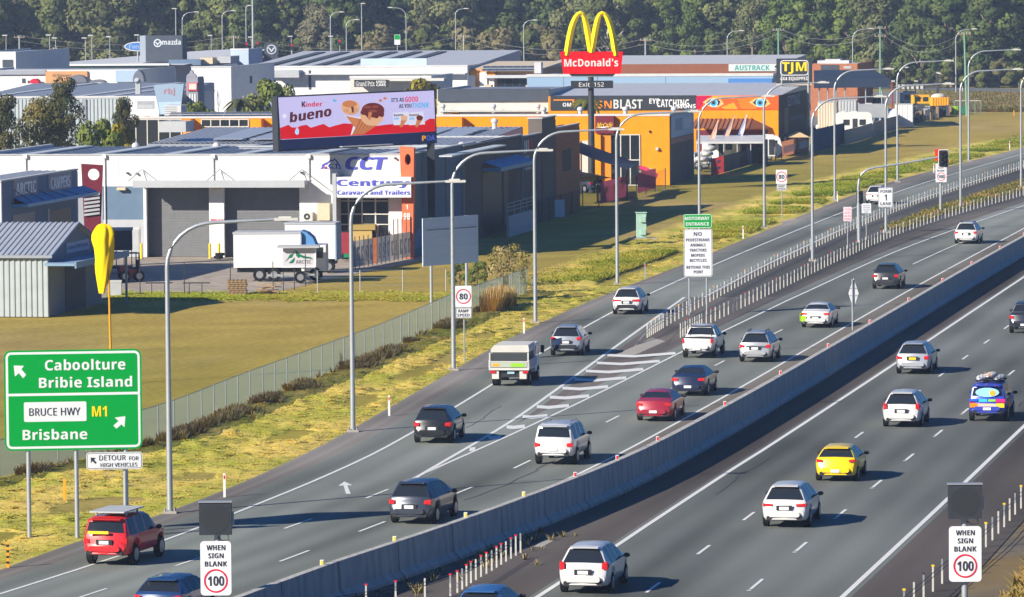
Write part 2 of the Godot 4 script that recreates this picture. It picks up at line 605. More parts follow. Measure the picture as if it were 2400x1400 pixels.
func build_roads():
	var dark := Color(0.114, 0.122, 0.116)
	var left := Color(0.158, 0.170, 0.155)
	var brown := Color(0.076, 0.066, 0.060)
	# left carriageway with its on-ramp, as one seal from the verge to the barrier
	var main := structure("motorway_carriageway", band("main_left", -0.9, "barrier", 0.2, 0.0, 224, 760, 2.5, 28, road_tone(left, 2.0)), M.asphalt)
	var ramp := structure("ramp_road", band("ramp_left", -1.6, "gore_left", 0.4, 0.004, 224, 345, 3.0, 12, road_tone(left, 1.5)), M.asphalt)
	structure("ramp_road", band("ramp_left", -1.6, "row_a", -0.7, 0.0, 345, 760, 4.0, 10, road_tone(left, 1.2)), M.asphalt)
	structure("joined_road", band("ramp_left", -1.6, "barrier", 0.2, 0.0, 120, 224, 2.0, 44, road_tone(left, 4.0)), M.asphalt)
	structure("gravel_shoulder", band("ramp_verge", -0.2, "ramp_left", -1.5, -0.006, 120, 700, 4.0, 6, road_tone(Color(0.215, 0.195, 0.178), 1.0)), M.asphalt)
	structure("gore_pavement", band("gore_left", 0.38, "main_left", -0.88, -0.005, 224, 318, 3.0, 6, road_tone(brown * 1.55, 1.0)), M.asphalt)
	structure("median_strip", band("gore_left", -0.5, "row_b", 0.8, -0.012, 300, 345, 3.0, 6, road_tone(Color(0.115, 0.105, 0.098), 1.0)), M.asphalt)
	structure("median_strip", band("row_a", -0.8, "row_b", 0.8, -0.012, 345, 640, 4.0, 6, road_tone(Color(0.078, 0.075, 0.072), 1.0)), M.asphalt)
	structure("median_shoulder", band("row_b", 0.7, "main_left", -0.88, -0.008, 300, 700, 4.0, 4, road_tone(Color(0.125, 0.112, 0.100), 1.0)), M.asphalt)
	structure("barrier_shoulder", band("main_right", 0.15, "barrier", 0.25, 0.005, 120, 740, 4.0, 4, road_tone(Color(0.15, 0.132, 0.112), 1.0)), M.asphalt)
	# right carriageway
	var right := structure("motorway_carriageway", band("r_left", -0.3, "r_right", 0.3, 0.0, 120, 640, 2.5, 36, road_tone(dark, 3.0)), M.asphalt)
	structure("hard_shoulder", band("r_right", 0.28, "r_right", 3.9, -0.004, 120, 640, 4.0, 5, road_tone(brown, 1.0)), M.asphalt)
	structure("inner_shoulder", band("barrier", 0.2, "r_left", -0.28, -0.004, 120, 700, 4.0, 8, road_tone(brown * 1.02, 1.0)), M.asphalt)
	structure("dirt_verge", band("r_right", 3.8, "r_right", 30.0, -0.03, 120, 640, 3.0, 12, func(_t, p): return Color(0.17, 0.15, 0.125).lerp(Color(0.28, 0.20, 0.09), clampf(0.4 + noise.get_noise_2d(p.x * 4, p.z * 4) * 1.6, 0, 1)) * (0.95 + 0.3 * fine.get_noise_2d(p.x, p.z))), M.asphalt)
	# crack sealing and old patches
	rng.seed = 77
	for k in 5:
		var ln: String = ["lane_two", "r_dash_a", "r_dash_b", "ramp_left", "r_left"][k % 5]
		var z0 := rng.randf_range(182, 330)
		var off := rng.randf_range(0.5, 3.0)
		var s := tool()
		var pts := []
		for q in 9:
			var zz := z0 + q * rng.randf_range(1.4, 2.4)
			pts.append(Vector3(xat(ln, zz) + off + rng.randf_range(-0.16, 0.16), 0.009, -zz))
		for q in 8:
			var e := Vector3(0.025, 0, 0)
			quad(s, pts[q] - e, pts[q + 1] - e, pts[q + 1] + e, pts[q] + e, Vector3.UP)
		put("crack_seal", s, tint([0.05, 0.051, 0.051], 0.7), right if ln.begins_with("r_") else main)
	# paint
	stripe(ramp, "edge_line", "ramp_left", 0.0, 0.16, 224, 760)
	stripe(ramp, "gore_line", "gore_left", 0.0, 0.2, 224, 345, 0.018)
	stripe(ramp, "edge_line", "row_a", -0.95, 0.13, 345, 700)
	stripe(main, "edge_line", "main_left", 0.0, 0.16, 225, 700)
	stripe(main, "edge_line", "main_right", 0.0, 0.16, 120, 700)
	stripe(main, "edge_line", "ramp_left", 0.0, 0.16, 120, 224)
	dashes(main, "lane_two", [zof(205, 1480), zof(697, 1304), zof(880, 1235), zof(1091, 1152), zof(1227, 1089), zof(1334, 1037), zof(1437, 983), zof(1570, 915), zof(1690, 852), zof(1820, 778), zof(2000, 688)], 3.6)
	stripe(main, "lane_line", "lane_two", 0.0, 0.13, zof(2125, 620), zof(2235, 568))
	dashes(main, "lane_one", [zof(205, 1395), zof(455, 1314), zof(703, 1228), zof(890, 1158)], 3.6)
	stripe(right, "edge_line", "r_left", 0.0, 0.2, 120, 640)
	stripe(right, "edge_line", "r_right", 0.0, 0.2, 120, 640)
	dashes(right, "r_dash_a", series(zof(1774, 1370) - 23.6, 620))
	dashes(right, "r_dash_b", series(zof(1531, 1378) - 23.6, 620))
	for z in series(zof(1774, 1370) - 25.6, 400):
		stripe(right, "road_stud", "r_dash_a", 0.0, 0.16, z, z + 0.25, 0.014)
	# chevrons in the gore
	for k in 11:
		var zm := 293.6 - k * 5.55
		var wd := xat("main_left", zm) - xat("gore_left", zm)
		var f := wd / 3.6
		var pts := []
		for q in [[0.0, 1.0 * f], [0.46, 0.0], [1.0, 2.0 * f]]:
			var zz: float = zm + q[1]
			var x := lerpf(xat("gore_left", zz) + 0.2, xat("main_left", zz) - 0.2, q[0])
			pts.append(Vector3(x, 0.014, -zz))
		var s := tool()
		var t := Vector3(0, 0, 0.9)
		quad(s, pts[0] - t, pts[1] - t, pts[1] + t, pts[0] + t, Vector3.UP)
		quad(s, pts[1] - t, pts[2] - t, pts[2] + t, pts[1] + t, Vector3.UP)
		put("chevron_bar", s, M.line, ramp)
	var arrow := tool()
	var q := []
	for c in [807, 1129, 826, 1138, 814, 1138, 822, 1158, 811, 1158, 805, 1139, 793, 1139]:
		q.append(c)
	var pt := []
	for i in range(0, q.size(), 2):
		pt.append(g(q[i], q[i + 1], 0.013))
	tri(arrow, pt[0], pt[1], pt[6], Vector3.UP)
	quad(arrow, pt[2], pt[3], pt[4], pt[5], Vector3.UP)
	put("lane_arrow", arrow, M.line, main)
	# concrete pads
	for c in [[1560, 800, 1480, 836, 1440, 833, 1530, 792], [1300, 1266, 1270, 1283, 1250, 1282, 1278, 1265], [1830, 523, 1867, 516, 1866, 512, 1835, 517]]:
		var s2 := tool()
		quad(s2, g(c[0], c[1], 0.004), g(c[2], c[3], 0.004), g(c[4], c[5], 0.004), g(c[6], c[7], 0.004), Vector3.UP)
		structure("concrete_pad", s2, M.concrete)
	# yard apron
	var ap := tool()
	var yard := [g(250, 700), g(600, 691), g(700, 672), g(760, 656), g(1020, 604), g(1000, 590), g(-250, 610), g(-250, 712)]
	var poly := PackedVector2Array()
	for p in yard:
		poly.append(Vector2(p.x, p.z))
	var ids := Geometry2D.triangulate_polygon(poly)
	for k in range(0, ids.size(), 3):
		tri(ap, yard[ids[k]], yard[ids[k + 1]], yard[ids[k + 2]], Vector3.UP)
	var apron := structure("yard_pavement", ap, M.apron)
	apron.position.y = -0.03
	# road at the forest edge and the road behind the dealers
	var fr := tool()
	quad(fr, g(2010, 200), g(2600, 213), g(2600, 222), g(2010, 207), Vector3.UP)
	structure("side_road", fr, tint([0.12, 0.125, 0.13], 0.9)).position.y = 0.02
	var br := tool()
	quad(br, Vector3(-260, -0.01, -905), Vector3(260, -0.01, -935), Vector3(260, -0.01, -950), Vector3(-260, -0.01, -920), Vector3.UP)
	structure("back_road", br, tint([0.121, 0.125, 0.13], 0.9))
	var dl := tool()
	quad(dl, Vector3(-190, -0.02, -470), Vector3(16, -0.02, -540), Vector3(70, -0.02, -880), Vector3(-190, -0.02, -880), Vector3.UP)
	structure("estate_pavement", dl, tint([0.17, 0.165, 0.16], 0.9))

func build_barrier():
	var t := thing("concrete_barrier", "long concrete barrier between the two carriageways with coloured reflectors on its top edge", "barrier")
	var z := 140.0
	while z < 700.0:
		var z1 := z + 6.0
		var s := tool()
		var prof := [Vector2(0.0, 0.0), Vector2(0.0, 0.12), Vector2(0.2, 0.32), Vector2(0.25, 1.35), Vector2(0.53, 1.35), Vector2(0.58, 0.32), Vector2(0.78, 0.12), Vector2(0.78, 0.0)]
		for i in 7:
			var e0 := Vector3(xat("barrier", z) - 0.25, 0, -z)
			var e1 := Vector3(xat("barrier", z1 - 0.07) - 0.25, 0, -z1 + 0.07)
			var a: Vector2 = prof[i]
			var b: Vector2 = prof[i + 1]
			quad(s, e0 + Vector3(a.x, a.y, 0), e1 + Vector3(a.x, a.y, 0), e1 + Vector3(b.x, b.y, 0), e0 + Vector3(b.x, b.y, 0), Vector3(-(b.y - a.y), b.x - a.x, 0))
		put("barrier_segment", s, M.barrier, t)
		z = z1
	var k := 0
	for p in [[738, 1320], [925, 1264], [1089, 1208], [1224, 1159], [1346, 1113], [1444, 1073], [1540, 1029], [1695, 946], [1822, 874], [1934, 810], [2034, 754], [2123, 702], [2202, 656], [2271, 617], [2336, 580], [2393, 549]]:
		var w := g(p[0], p[1], 1.43)
		w.x = xat("barrier", -w.z) + 0.1
		var s := tool()
		box(s, Vector3(w.x, 1.44, w.z), Vector3(0.13, 0.19, 0.05))
		var plate := put("reflector_plate", s, M.clean_white, t)
		var s2 := tool()
		box(s2, Vector3(w.x, 1.44, w.z + 0.03), Vector3(0.085, 0.14, 0.02))
		put("reflector", s2, M.reflector_yellow if k < 4 else M.reflector_red, plate)
		k += 1

func post_row(label, line, z0, z1, gap, ropes: Array, cap_colors: Array, h := 0.85, crowd := 0.0, off := 0.0):
	var t := thing("wire_rope_barrier", label, "barrier")
	var z: float = z0
	var i := 0
	var body := tool()
	box(body, Vector3(0, h * 0.3, 0), Vector3(0.062, h * 0.6, 0.05))
	var bm := body.commit()
	var top := tool()
	box(top, Vector3(0, h * 0.8, 0), Vector3(0.058, h * 0.4, 0.04))
	var tm := top.commit()
	var cp := tool()
	box(cp, Vector3(0, h * 1.03, 0), Vector3(0.10, h * 0.07, 0.07))
	var cm := cp.commit()
	while z < z1:
		var o := put("post", bm, M.off_white, t)
		o.position = Vector3(xat(line, z) + off, 0, -z)
		put("reflective_sleeve", tm, M.steel if i % 2 else M.off_white, o)
		if cap_colors[i % cap_colors.size()]:
			put("cap", cm, cap_colors[i % cap_colors.size()], o)
		z += gap * (0.5 if z - z0 < crowd else 1.0)
		i += 1
	for r in ropes:
		var s := tool()
		var pts := []
		var rad := []
		var zz: float = z0 - 6.0
		while zz < z1:
			var yy: float = r[0] * clampf((zz - z0 + 6.0) / 6.0, 0.02, 1.0)
			pts.append(Vector3(xat(line, zz) + off + 0.06, yy, -zz))
			rad.append(r[1])
			zz += 4.0
		tube(s, pts, rad, 5)
		put("cable", s, r[2], t)
	return t

func build_post_rows():
	post_row("upper row of white posts with a taut cable along the ramp side of the median", "row_a", zof(1517, 792), 560.0, 2.0, [[0.42, 0.022, M.off_white], [0.6, 0.02, M.steel]], [null, null, null, M.amber, null, null, null, null, null], 0.85, 8.0)
	post_row("lower row of white posts along the motorway side of the median, nearer the lanes", "row_b", zof(1595, 792), 520.0, 1.9, [[0.6, 0.012, M.dark_steel]], [null, null, null, M.reflector_red, null, null, null, null], 0.85, 8.0)
	trace("post_median", [1003, 1405, 1038, 1401, 1070, 1396, 1103, 1366, 1128, 1352, 1154, 1338, 1178, 1321, 1203, 1307, 1227, 1292])
	post_row("short row of striped white posts with red caps below the concrete barrier", "post_median", zof(1003, 1405) - 2.0, zof(1229, 1291), 0.95, [[0.5, 0.014, M.dark_steel], [0.62, 0.014, M.dark_steel]], [M.reflector_red, M.reflector_red, null], 0.74)
	trace("post_right", [2170, 1402, 2192, 1383, 2212, 1366, 2230, 1350, 2300, 1293, 2315, 1280, 2331, 1262, 2345, 1246, 2360, 1230, 2375, 1211, 2390, 1196])
	post_row("row of white posts with yellow caps on the dirt verge in the right corner", "post_right", zof(2170, 1402) - 12.0, zof(2390, 1196) + 110.0, 2.3, [[0.55, 0.014, M.dark_steel], [0.7, 0.014, M.dark_steel]], [M.reflector_yellow, null, M.dark_steel], 0.88)

# ---------------------------------------------------------------- posts and lamps
func lamp(label, px, py, tip_x, arm_y, group, dist = 0.0, style := 0):
	var at := g(px, py) if dist == 0.0 else under(px, py, dist)
	var t := thing("street_lamp", label, "street lamp", at, 0.0, group)
	var h: float = far(px, arm_y, -at.z).y
	var tip := far(tip_x, arm_y, -at.z) - at
	var r0 := 0.125 if dist == 0.0 else 0.12
	var sx := signf(tip.x)
	var bend := minf(1.9, absf(tip.x) * 0.5)
	var s := tool()
	tube(s, [Vector3(0, 0, 0), Vector3(0, (h - bend) * 0.5, 0), Vector3(0, h - bend, 0)], [r0, r0 * 0.85, r0 * 0.7], 8)
	put("pole", s, M.steel, t)
	s = tool()
	var pts := []
	var rad := []
	for k in 9:
		var a := PI / 2 * k / 8.0
		pts.append(Vector3(sx * (1 - cos(a)) * bend, h - bend + sin(a) * bend * 0.93, 0))
		rad.append(r0 * lerpf(0.7, 0.58, k / 8.0))
	pts.append(Vector3(tip.x - sx * 0.9, h - 0.02, 0))
	rad.append(r0 * 0.4)
	tube(s, pts, rad, 8)
	put("arm", s, M.steel, t)
	s = tool()
	box(s, Vector3(tip.x - sx * 0.45, h - 0.02, 0), Vector3(0.95, 0.11, 0.28))
	box(s, Vector3(tip.x - sx * 0.5, h + 0.06, 0), Vector3(0.5, 0.07, 0.2))
	var head := put("luminaire", s, M.off_white, t)
	s = tool()
	box(s, Vector3(tip.x - sx * 0.4, h - 0.085, 0), Vector3(0.6, 0.03, 0.22))
	put("lens", s, M.pale_grey, head)
	if dist == 0.0:
		s = tool()
		box(s, Vector3(0, 0.03, 0), Vector3(0.55, 0.12, 0.55))
		for k in 4:
			tube(s, [Vector3(0.2 * (1 if k & 1 else -1), 0.08, 0.2 * (1 if k & 2 else -1)), Vector3(0.2 * (1 if k & 1 else -1), 0.2, 0.2 * (1 if k & 2 else -1))], [0.03, 0.03], 5)
		put("base_plate", s, M.concrete, t)
	return t

func build_lamps():
	var gl := "tall curved street lamps along the ramp"
	lamp("tall street lamp beside the big green direction sign, nearest the camera", 398, 1203, 697, 515, gl)
	lamp("tall street lamp whose arm crosses the caravan shop sign", 827, 1012, 1090, 426, gl)
	lamp("tall street lamp standing next to the near 80 ramp speed sign", 1063, 868, 1295, 353, gl)
	lamp("tall street lamp on the verge just right of the end of the wire fence", 1255, 757, 1462, 304, gl)
	lamp("tall street lamp in front of the yellow building with the tall window", 1447, 668, 1645, 262, gl)
	lamp("tall street lamp rising behind the motorway entrance sign", 1640, 597, 1815, 226, gl)
	lamp("tall street lamp between the feather flags and the far 80 ramp speed sign", 1792, 535, 1943, 194, gl)
	lamp("tall street lamp in front of the blue shade cloth fence", 1957, 470, 2095, 162, gl)
	lamp("tall street lamp behind the arm of the traffic signal, on the far verge", 2104, 427, 2235, 143, gl)
	lamp("tall street lamp beside the leaning green power pole", 2271, 378, 2392, 117, gl)
	var gm := "tall curved street lamps in the median"
	lamp("tall street lamp in the median left of the mast arm signal", 1905, 612, 2078, 227, gm)
	lamp("tall street lamp in the median that carries the form one lane sign", 2077, 545, 2237, 197, gm)
	lamp("tall street lamp in the median right of the mast arm signal", 2252, 487, 2398, 163, gm)
	lamp("tall street lamp in the median at the right edge of the view", 2394, 440, 2530, 160, gm)
	var gf := "far curved street lamps in front of the forest"
	for c in [[775, 130, 806, 28, 880, "far street lamp left of the red signal above the long white roof"], [812, 131, 842, 46, 890, "far street lamp behind the long white roof, shorter than its neighbours"], [848, 102, 856, 8, 950, "far slim street lamp with a very short arm against the forest"], [952, 97, 908, 17, 950, "far street lamp with its arm to the left beside the small green sign"], [1068, 100, 1098, 20, 960, "far street lamp half hidden by trees left of the golden arches"], [1228, 128, 1260, 47, 900, "far street lamp left of the golden arches above a white roof"], [1705, 148, 1744, 72, 900, "far street lamp above the brown roofed shop"], [1999, 147, 2048, 67, 890, "far street lamp behind the orange building"], [2241, 219, 2290, 68, 860, "far tall street lamp next to the leaning green power pole"], [427, 85, 466, 28, 940, "far street lamp behind the dark box sign of the car dealer"], [521, 113, 552, 25, 940, "far street lamp right of the dark box sign"], [577, 112, 590, 13, 930, "far street lamp beside a tall thin mast"], [412, 84, 414, 20, 945, "far slim pole left of the lamp behind the dark box sign"]]:
		lamp(c[5], c[0], c[1], c[2], c[3], gf, c[4])
	var gc := "low floodlight posts of the car yards"
	for c in [[14, 120, 83, "first from the left edge of the view"], [116, 118, 82, "above the white end wall, with a square head"], [130, 117, 89, "just right of the double pair at the left"], [200, 115, 89, "in the gap left of the blue oval sign"], [215, 115, 83, "second in the gap left of the blue oval"], [257, 114, 86, "left of the blue oval sign, touching it"], [323, 100, 82, "rising behind the left end of the dark box sign"], [495, 113, 83, "right of the dark box sign"], [590, 128, 87, "beside the dark square badge sign"], [683, 128, 85, "behind the red light on the long white roof"], [778, 128, 85, "in front of the curved lamp at the long white roof"]]:
		var at := under(c[0], c[1], 870.0)
		var t := thing("floodlight_post", "low car yard floodlight " + c[3], "floodlight", at, 0.0, gc)
		var h: float = far(c[0], c[2], 870.0).y
		var s := tool()
		tube(s, [Vector3.ZERO, Vector3(0, h, 0)], [0.09, 0.07], 6)
		put("pole", s, M.steel, t)
		s = tool()
		box(s, Vector3(-0.2, h, 0.1), Vector3(0.8, 0.18, 0.4))
		put("lamp_head", s, M.off_white, t)
	var mast := thing("tall_mast", "very tall thin pale mast that leaves the top of the view", "mast", under(593, 130, 880.0))
	var ms := tool()
	tube(ms, [Vector3.ZERO, Vector3(0, 26, 0)], [0.22, 0.12], 8)
	put("pole", ms, M.steel, mast)

func power_pole(label, px, py, top_y, dist, m, arms := 1, lean := 0.0) -> Vector3:
	var at := under(px, py, dist)
	var t := thing("power_pole", label, "power pole", at)
	var h: float = far(px, top_y, dist).y
	var s := tool()
	tube(s, [Vector3.ZERO, Vector3(lean, h, 0)], [0.2, 0.13], 8)
	put("pole", s, m, t)
	for k in arms:
		s = tool()
		box(s, Vector3(lean, h - 0.35 - k * 1.3, 0), Vector3(1.9, 0.12, 0.14))
		var a := put("crossarm", s, M.wood, t)
		s = tool()
		for q in [-0.8, -0.3, 0.3, 0.8]:
			tube(s, [Vector3(lean + q, h - 0.3 - k * 1.3, 0), Vector3(lean + q, h - 0.02 - k * 1.3, 0)], [0.05, 0.04], 5)
		put("insulator", s, M.off_white, a)
	return at + Vector3(lean, h, 0)

func cable(label, a: Vector3, b: Vector3, sag: float):
	for k in [0.0, -0.9]:
		var s := tool()
		var pts := []
		var rad := []
		for i in 13:
			var u := i / 12.0
			pts.append(a.lerp(b, u) + Vector3(0, k - sag * 4.0 * u * (1 - u), 0))
			rad.append(0.026)
		tube(s, pts, rad, 4, false)
		var o := put("power_cable", s, M.wire)
		tag(o, ("upper " if k == 0.0 else "lower ") + label, "cable", "overhead power cables")

func build_power():
	var p0 := power_pole("thin power pole far left behind the white end wall", 45, 118, 83, 900.0, M.steel)
	var p1 := power_pole("power pole right of the blue oval sign behind the dealer roof", 548, 115, 84, 900.0, M.steel)
	var p2 := power_pole("power pole above the long white roof left of the golden arches", 1087, 128, 82, 900.0, M.steel)
	var p3 := power_pole("power pole just right of the golden arches", 1513, 131, 90, 880.0, M.steel)
	var p4 := power_pole("green power pole behind the black and yellow roof sign", 1825, 138, 66, 860.0, M.green_pole)
	var p5 := power_pole("tall power pole with a transformer right of the orange building", 2064, 208, 61, 850.0, M.green_pole, 2)
	var p6 := power_pole("leaning green power pole at the end of the machinery yard", 2267, 268, 74, 735.0, M.green_pole, 1, -0.35)
	cable("cable sagging above the dealer roofs on the left", p0, p1, 1.6)
	cable("cable sagging between the oval sign and the white roof", p1, p2, 2.4)
	cable("cable sagging behind the golden arches", p2, p3, 2.2)
	cable("cable from the arches to the green pole", p3, p4, 2.0)
	cable("cable above the orange building", p4, p5, 2.0)
	cable("cable sagging over the machinery yard", p5, p6, 2.6)
	for c in [[2197, 262, 170, "dark thin light pole behind the yellow machines"], [2124, 240, 158, "dark thin light pole behind the truck cab"], [2146, 255, 190, "dark thin light pole above the white container"], [2200, 262, 172, "second dark pole of the close pair behind the yellow machines"], [2092, 277, 190, "dark red pole in front of the white tank"]]:
		var at := g(c[0], c[1])
		var t := thing("light_pole", c[3], "pole", at)
		var s := tool()
		var h: float = far(c[0], c[2], -at.z).y
		tube(s, [Vector3.ZERO, Vector3(0, h, 0)], [0.16, 0.1], 6)
		put("pole", s, M.machine_red if c[0] == 2092 else M.dark_steel, t)
		s = tool()
		box(s, Vector3(0.1, h, 0.1), Vector3(0.5, 0.16, 0.4))
		put("lamp_head", s, M.off_white, t)

# ---------------------------------------------------------------- vehicles
const CARS := {
	"suv": {"l": 4.6, "w": 0.93, "h": 1.66, "belt": 1.03, "bot": 0.30, "r": 0.36, "roof": 0.57, "axles": [0.92, 3.66],
		"top": [0, 0.60, 0.03, 0.70, 0.06, 0.76, 0.09, 0.98, 0.13, 1.08, 0.42, 1.55, 0.50, 1.63, 0.62, 1.665, 1.6, 1.69, 2.5, 1.64, 2.75, 1.56, 3.45, 1.12, 3.6, 1.08, 4.3, 0.95, 4.5, 0.83, 4.58, 0.68, 4.6, 0.6],
		"rear": [0.15, 0.44], "front": [2.76, 3.44], "side": [0.62, 1.30, 1.38, 2.15, 2.23, 3.05]},
	"boxy": {"l": 4.75, "w": 0.93, "h": 1.84, "belt": 1.14, "bot": 0.42, "r": 0.39, "roof": 0.70, "axles": [0.98, 3.78],
		"top": [0, 0.66, 0.03, 0.80, 0.05, 0.86, 0.07, 1.12, 0.10, 1.18, 0.24, 1.68, 0.30, 1.76, 0.42, 1.81, 1.2, 1.84, 2.6, 1.82, 2.85, 1.74, 3.35, 1.24, 3.5, 1.2, 4.45, 1.08, 4.65, 0.95, 4.72, 0.8, 4.75, 0.7],
		"rear": [0.12, 0.23], "front": [2.87, 3.34], "side": [0.40, 1.25, 1.35, 2.1, 2.2, 2.95]},
	"hatch": {"l": 4.25, "w": 0.90, "h": 1.49, "belt": 0.96, "bot": 0.26, "r": 0.32, "roof": 0.56, "axles": [0.78, 3.36],
		"top": [0, 0.56, 0.03, 0.66, 0.07, 0.74, 0.12, 0.95, 0.19, 1.01, 0.66, 1.38, 0.78, 1.44, 0.95, 1.465, 1.6, 1.49, 2.2, 1.46, 2.4, 1.4, 3.15, 1.01, 3.3, 0.97, 3.95, 0.84, 4.15, 0.7, 4.25, 0.52],
		"rear": [0.23, 0.64], "front": [2.42, 3.14], "side": [0.85, 1.3, 1.38, 2.05, 2.12, 2.8]},
	"sedan": {"l": 4.75, "w": 0.92, "h": 1.45, "belt": 0.97, "bot": 0.25, "r": 0.33, "roof": 0.56, "axles": [1.02, 3.78],
		"top": [0, 0.58, 0.03, 0.68, 0.05, 0.74, 0.09, 0.99, 0.16, 1.03, 0.65, 1.05, 0.75, 1.08, 1.32, 1.36, 1.45, 1.40, 2.1, 1.45, 2.6, 1.42, 2.8, 1.36, 3.55, 1.0, 3.7, 0.96, 4.4, 0.83, 4.62, 0.7, 4.75, 0.52],
		"rear": [0.80, 1.30], "front": [2.82, 3.54], "side": [1.15, 1.75, 1.83, 2.5, 2.58, 3.15]},
	"ute": {"l": 5.25, "w": 0.93, "h": 1.80, "belt": 1.12, "bot": 0.42, "r": 0.39, "roof": 0.62, "axles": [1.18, 4.28],
		"top": [0, 0.68, 0.03, 0.78, 0.05, 0.82, 0.07, 1.08, 0.09, 1.12, 1.48, 1.13, 1.56, 1.18, 1.72, 1.66, 1.82, 1.74, 2.4, 1.80, 3.0, 1.75, 3.2, 1.67, 3.9, 1.21, 4.05, 1.17, 4.95, 1.05, 5.15, 0.9, 5.25, 0.68],
		"rear": [1.58, 1.71], "front": [3.22, 3.89], "side": [1.85, 2.45, 2.53, 3.35], "bed": [0.14, 1.46]},
}

func lin(list: Array, x: float) -> float:
	for i in range(0, list.size() - 2, 2):
		if x <= list[i + 2]:
			return lerpf(list[i + 1], list[i + 3], clampf((x - list[i]) / maxf(list[i + 2] - list[i], 0.0001), 0, 1))
	return list[list.size() - 1]

func car(label, category, kind, color, px, py, line, opt := {}) -> Node3D:
	var c: Dictionary = CARS[kind]
	var L: float = c.l
	var W: float = c.w
	var back := g(px, py)
	var turn := heading(line, -back.z) + float(opt.get("turn", 0.0))
	var fwd := Vector3(-sin(turn), 0, -cos(turn))
	var t := thing(opt.get("called", "car"), label, category, back + fwd * L * 0.5, turn, opt.get("group", "cars driving away on the motorway"))
	var body_m := car_paint(color, opt.get("metal", 0.1))
	# stations along the length
	var keys := {}
	for i in range(0, c.top.size(), 2):
		keys[snappedf(c.top[i], 0.001)] = true
	for a in [c.rear, c.front, c.side, c.get("bed", [])]:
		for v in a:
			keys[snappedf(v, 0.001)] = true
	for ax in c.axles:
		for o in [-1.22, -1.2, -1.05, -0.75, -0.38, 0.0, 0.38, 0.75, 1.05, 1.2, 1.22]:
			keys[snappedf(ax + o * c.r, 0.001)] = true
	var st := keys.keys()
	st.sort()
	var arch := func(s: float) -> float:
		var b: float = c.bot + 0.05 * clampf((0.3 - s) / 0.3, 0, 1)
		for ax in c.axles:
			var d: float = absf(s - ax) / (c.r * 1.2)
			if d < 1.0:
				b = maxf(b, c.r + c.r * 1.2 * sqrt(1.0 - d * d) * 0.95)
		return b
	var bow := func(s: float, x: float) -> float:      # the ends are rounded in plan
		return (-0.17 * clampf(1.0 - s / 1.0, 0, 1) + 0.3 * clampf(1.0 - (L - s) / 1.0, 0, 1)) * pow(absf(x) / W, 2.2)
	var secs := []
	for s in st:
		var w: float = W * lin([0, 0.74, 0.03, 0.84, 0.08, 0.90, 0.2, 0.955, 0.55, 1.0, L - 0.9, 1.0, L - 0.25, 0.91, L, 0.72], s)
		var top: float = lin(c.top, s)
		var bot: float = arch.call(s)
		var belt: float = minf(c.belt, top - 0.05)
		bot = minf(bot, belt - 0.12)
		var k := clampf((top - belt - 0.05) / (c.h - c.belt - 0.05), 0, 1)
		var rw: float = lerpf(w - 0.07, c.roof, k)
		var e := lerpf(0.035, 0.10, k)
		secs.append([Vector2(w - 0.13, bot), Vector2(w - 0.04, bot + 0.11), Vector2(w, lerpf(bot + 0.09, belt, 0.55)), Vector2(w - 0.035, belt), Vector2(rw, maxf(top - e * 0.75, belt + 0.01)), Vector2(rw - e, top - 0.012), Vector2(0, top + 0.012)])
	var body := tool()
	var parts := {}
	var inside := func(list, a, b) -> int:
		for i in range(0, list.size(), 2):
			if a >= list[i] - 0.002 and b <= list[i + 1] + 0.002:
				return i / 2
		return -1
	for i in st.size() - 1:
		var a: float = st[i]
		var b: float = st[i + 1]
		var za := L / 2 - a
		var zb := L / 2 - b
		for j in 6:
			var steep: bool = j >= 3 and (lin(c.top, b) - lin(c.top, a)) / (b - a) > 1.2
			for side in [-1, 1]:
				var q := [Vector3(secs[i][j].x * side, secs[i][j].y, za), Vector3(secs[i + 1][j].x * side, secs[i + 1][j].y, zb), Vector3(secs[i + 1][j + 1].x * side, secs[i + 1][j + 1].y, zb), Vector3(secs[i][j + 1].x * side, secs[i][j + 1].y, za)]
				for v in 4:
					q[v].z += bow.call(a if v in [0, 3] else b, q[v].x)
				var dest = body
				var name := ""
				if j == 5 and inside.call(c.rear, a, b) >= 0:
					name = "rear_window"
				elif j == 5 and inside.call(c.front, a, b) >= 0:
					name = "windscreen"
				elif j == 5 and c.has("bed") and inside.call(c.bed, a, b) >= 0:
					name = "tonneau_cover"
				elif j == 3 and inside.call(c.side, a, b) >= 0:
					name = "side_window%d%d" % [inside.call(c.side, a, b), side]
				if name:
					if not parts.has(name):
						parts[name] = tool()
					dest = parts[name]
				dest.set_smooth_group(1 if j < 3 else (2 if j == 3 else (4 if steep else 3)))
				var mid: Vector3 = (q[0] + q[1] + q[2] + q[3]) * 0.25
				var out := mid - Vector3(0, 0.75, clampf(mid.z, -L / 2 + 1.1, L / 2 - 1.1))
				for tr in [[0, 1, 2], [0, 2, 3]]:
					var p := [q[tr[0]], q[tr[1]], q[tr[2]]]
					if (p[1] - p[0]).cross(p[2] - p[0]).dot(out) > 0.0:
						p = [p[0], p[2], p[1]]
					for v in p:
						dest.add_vertex(v)
	for e in [0, st.size() - 1]:
		body.set_smooth_group(9 + e)
		var z: float = L / 2 - st[e]
		for side in [-1, 1]:
			for j in 6:
				var p := [Vector3(0, secs[e][0].y, z), Vector3(secs[e][j].x * side, secs[e][j].y, z), Vector3(secs[e][j + 1].x * side, secs[e][j + 1].y, z)]
				if (p[1] - p[0]).cross(p[2] - p[0]).dot(Vector3(0, 0, z)) > 0.0:
					p = [p[0], p[2], p[1]]
				for v in p:
					body.add_vertex(v + Vector3(0, 0, bow.call(st[e], v.x)))
	body.generate_normals()
	put("body", body, body_m, t)
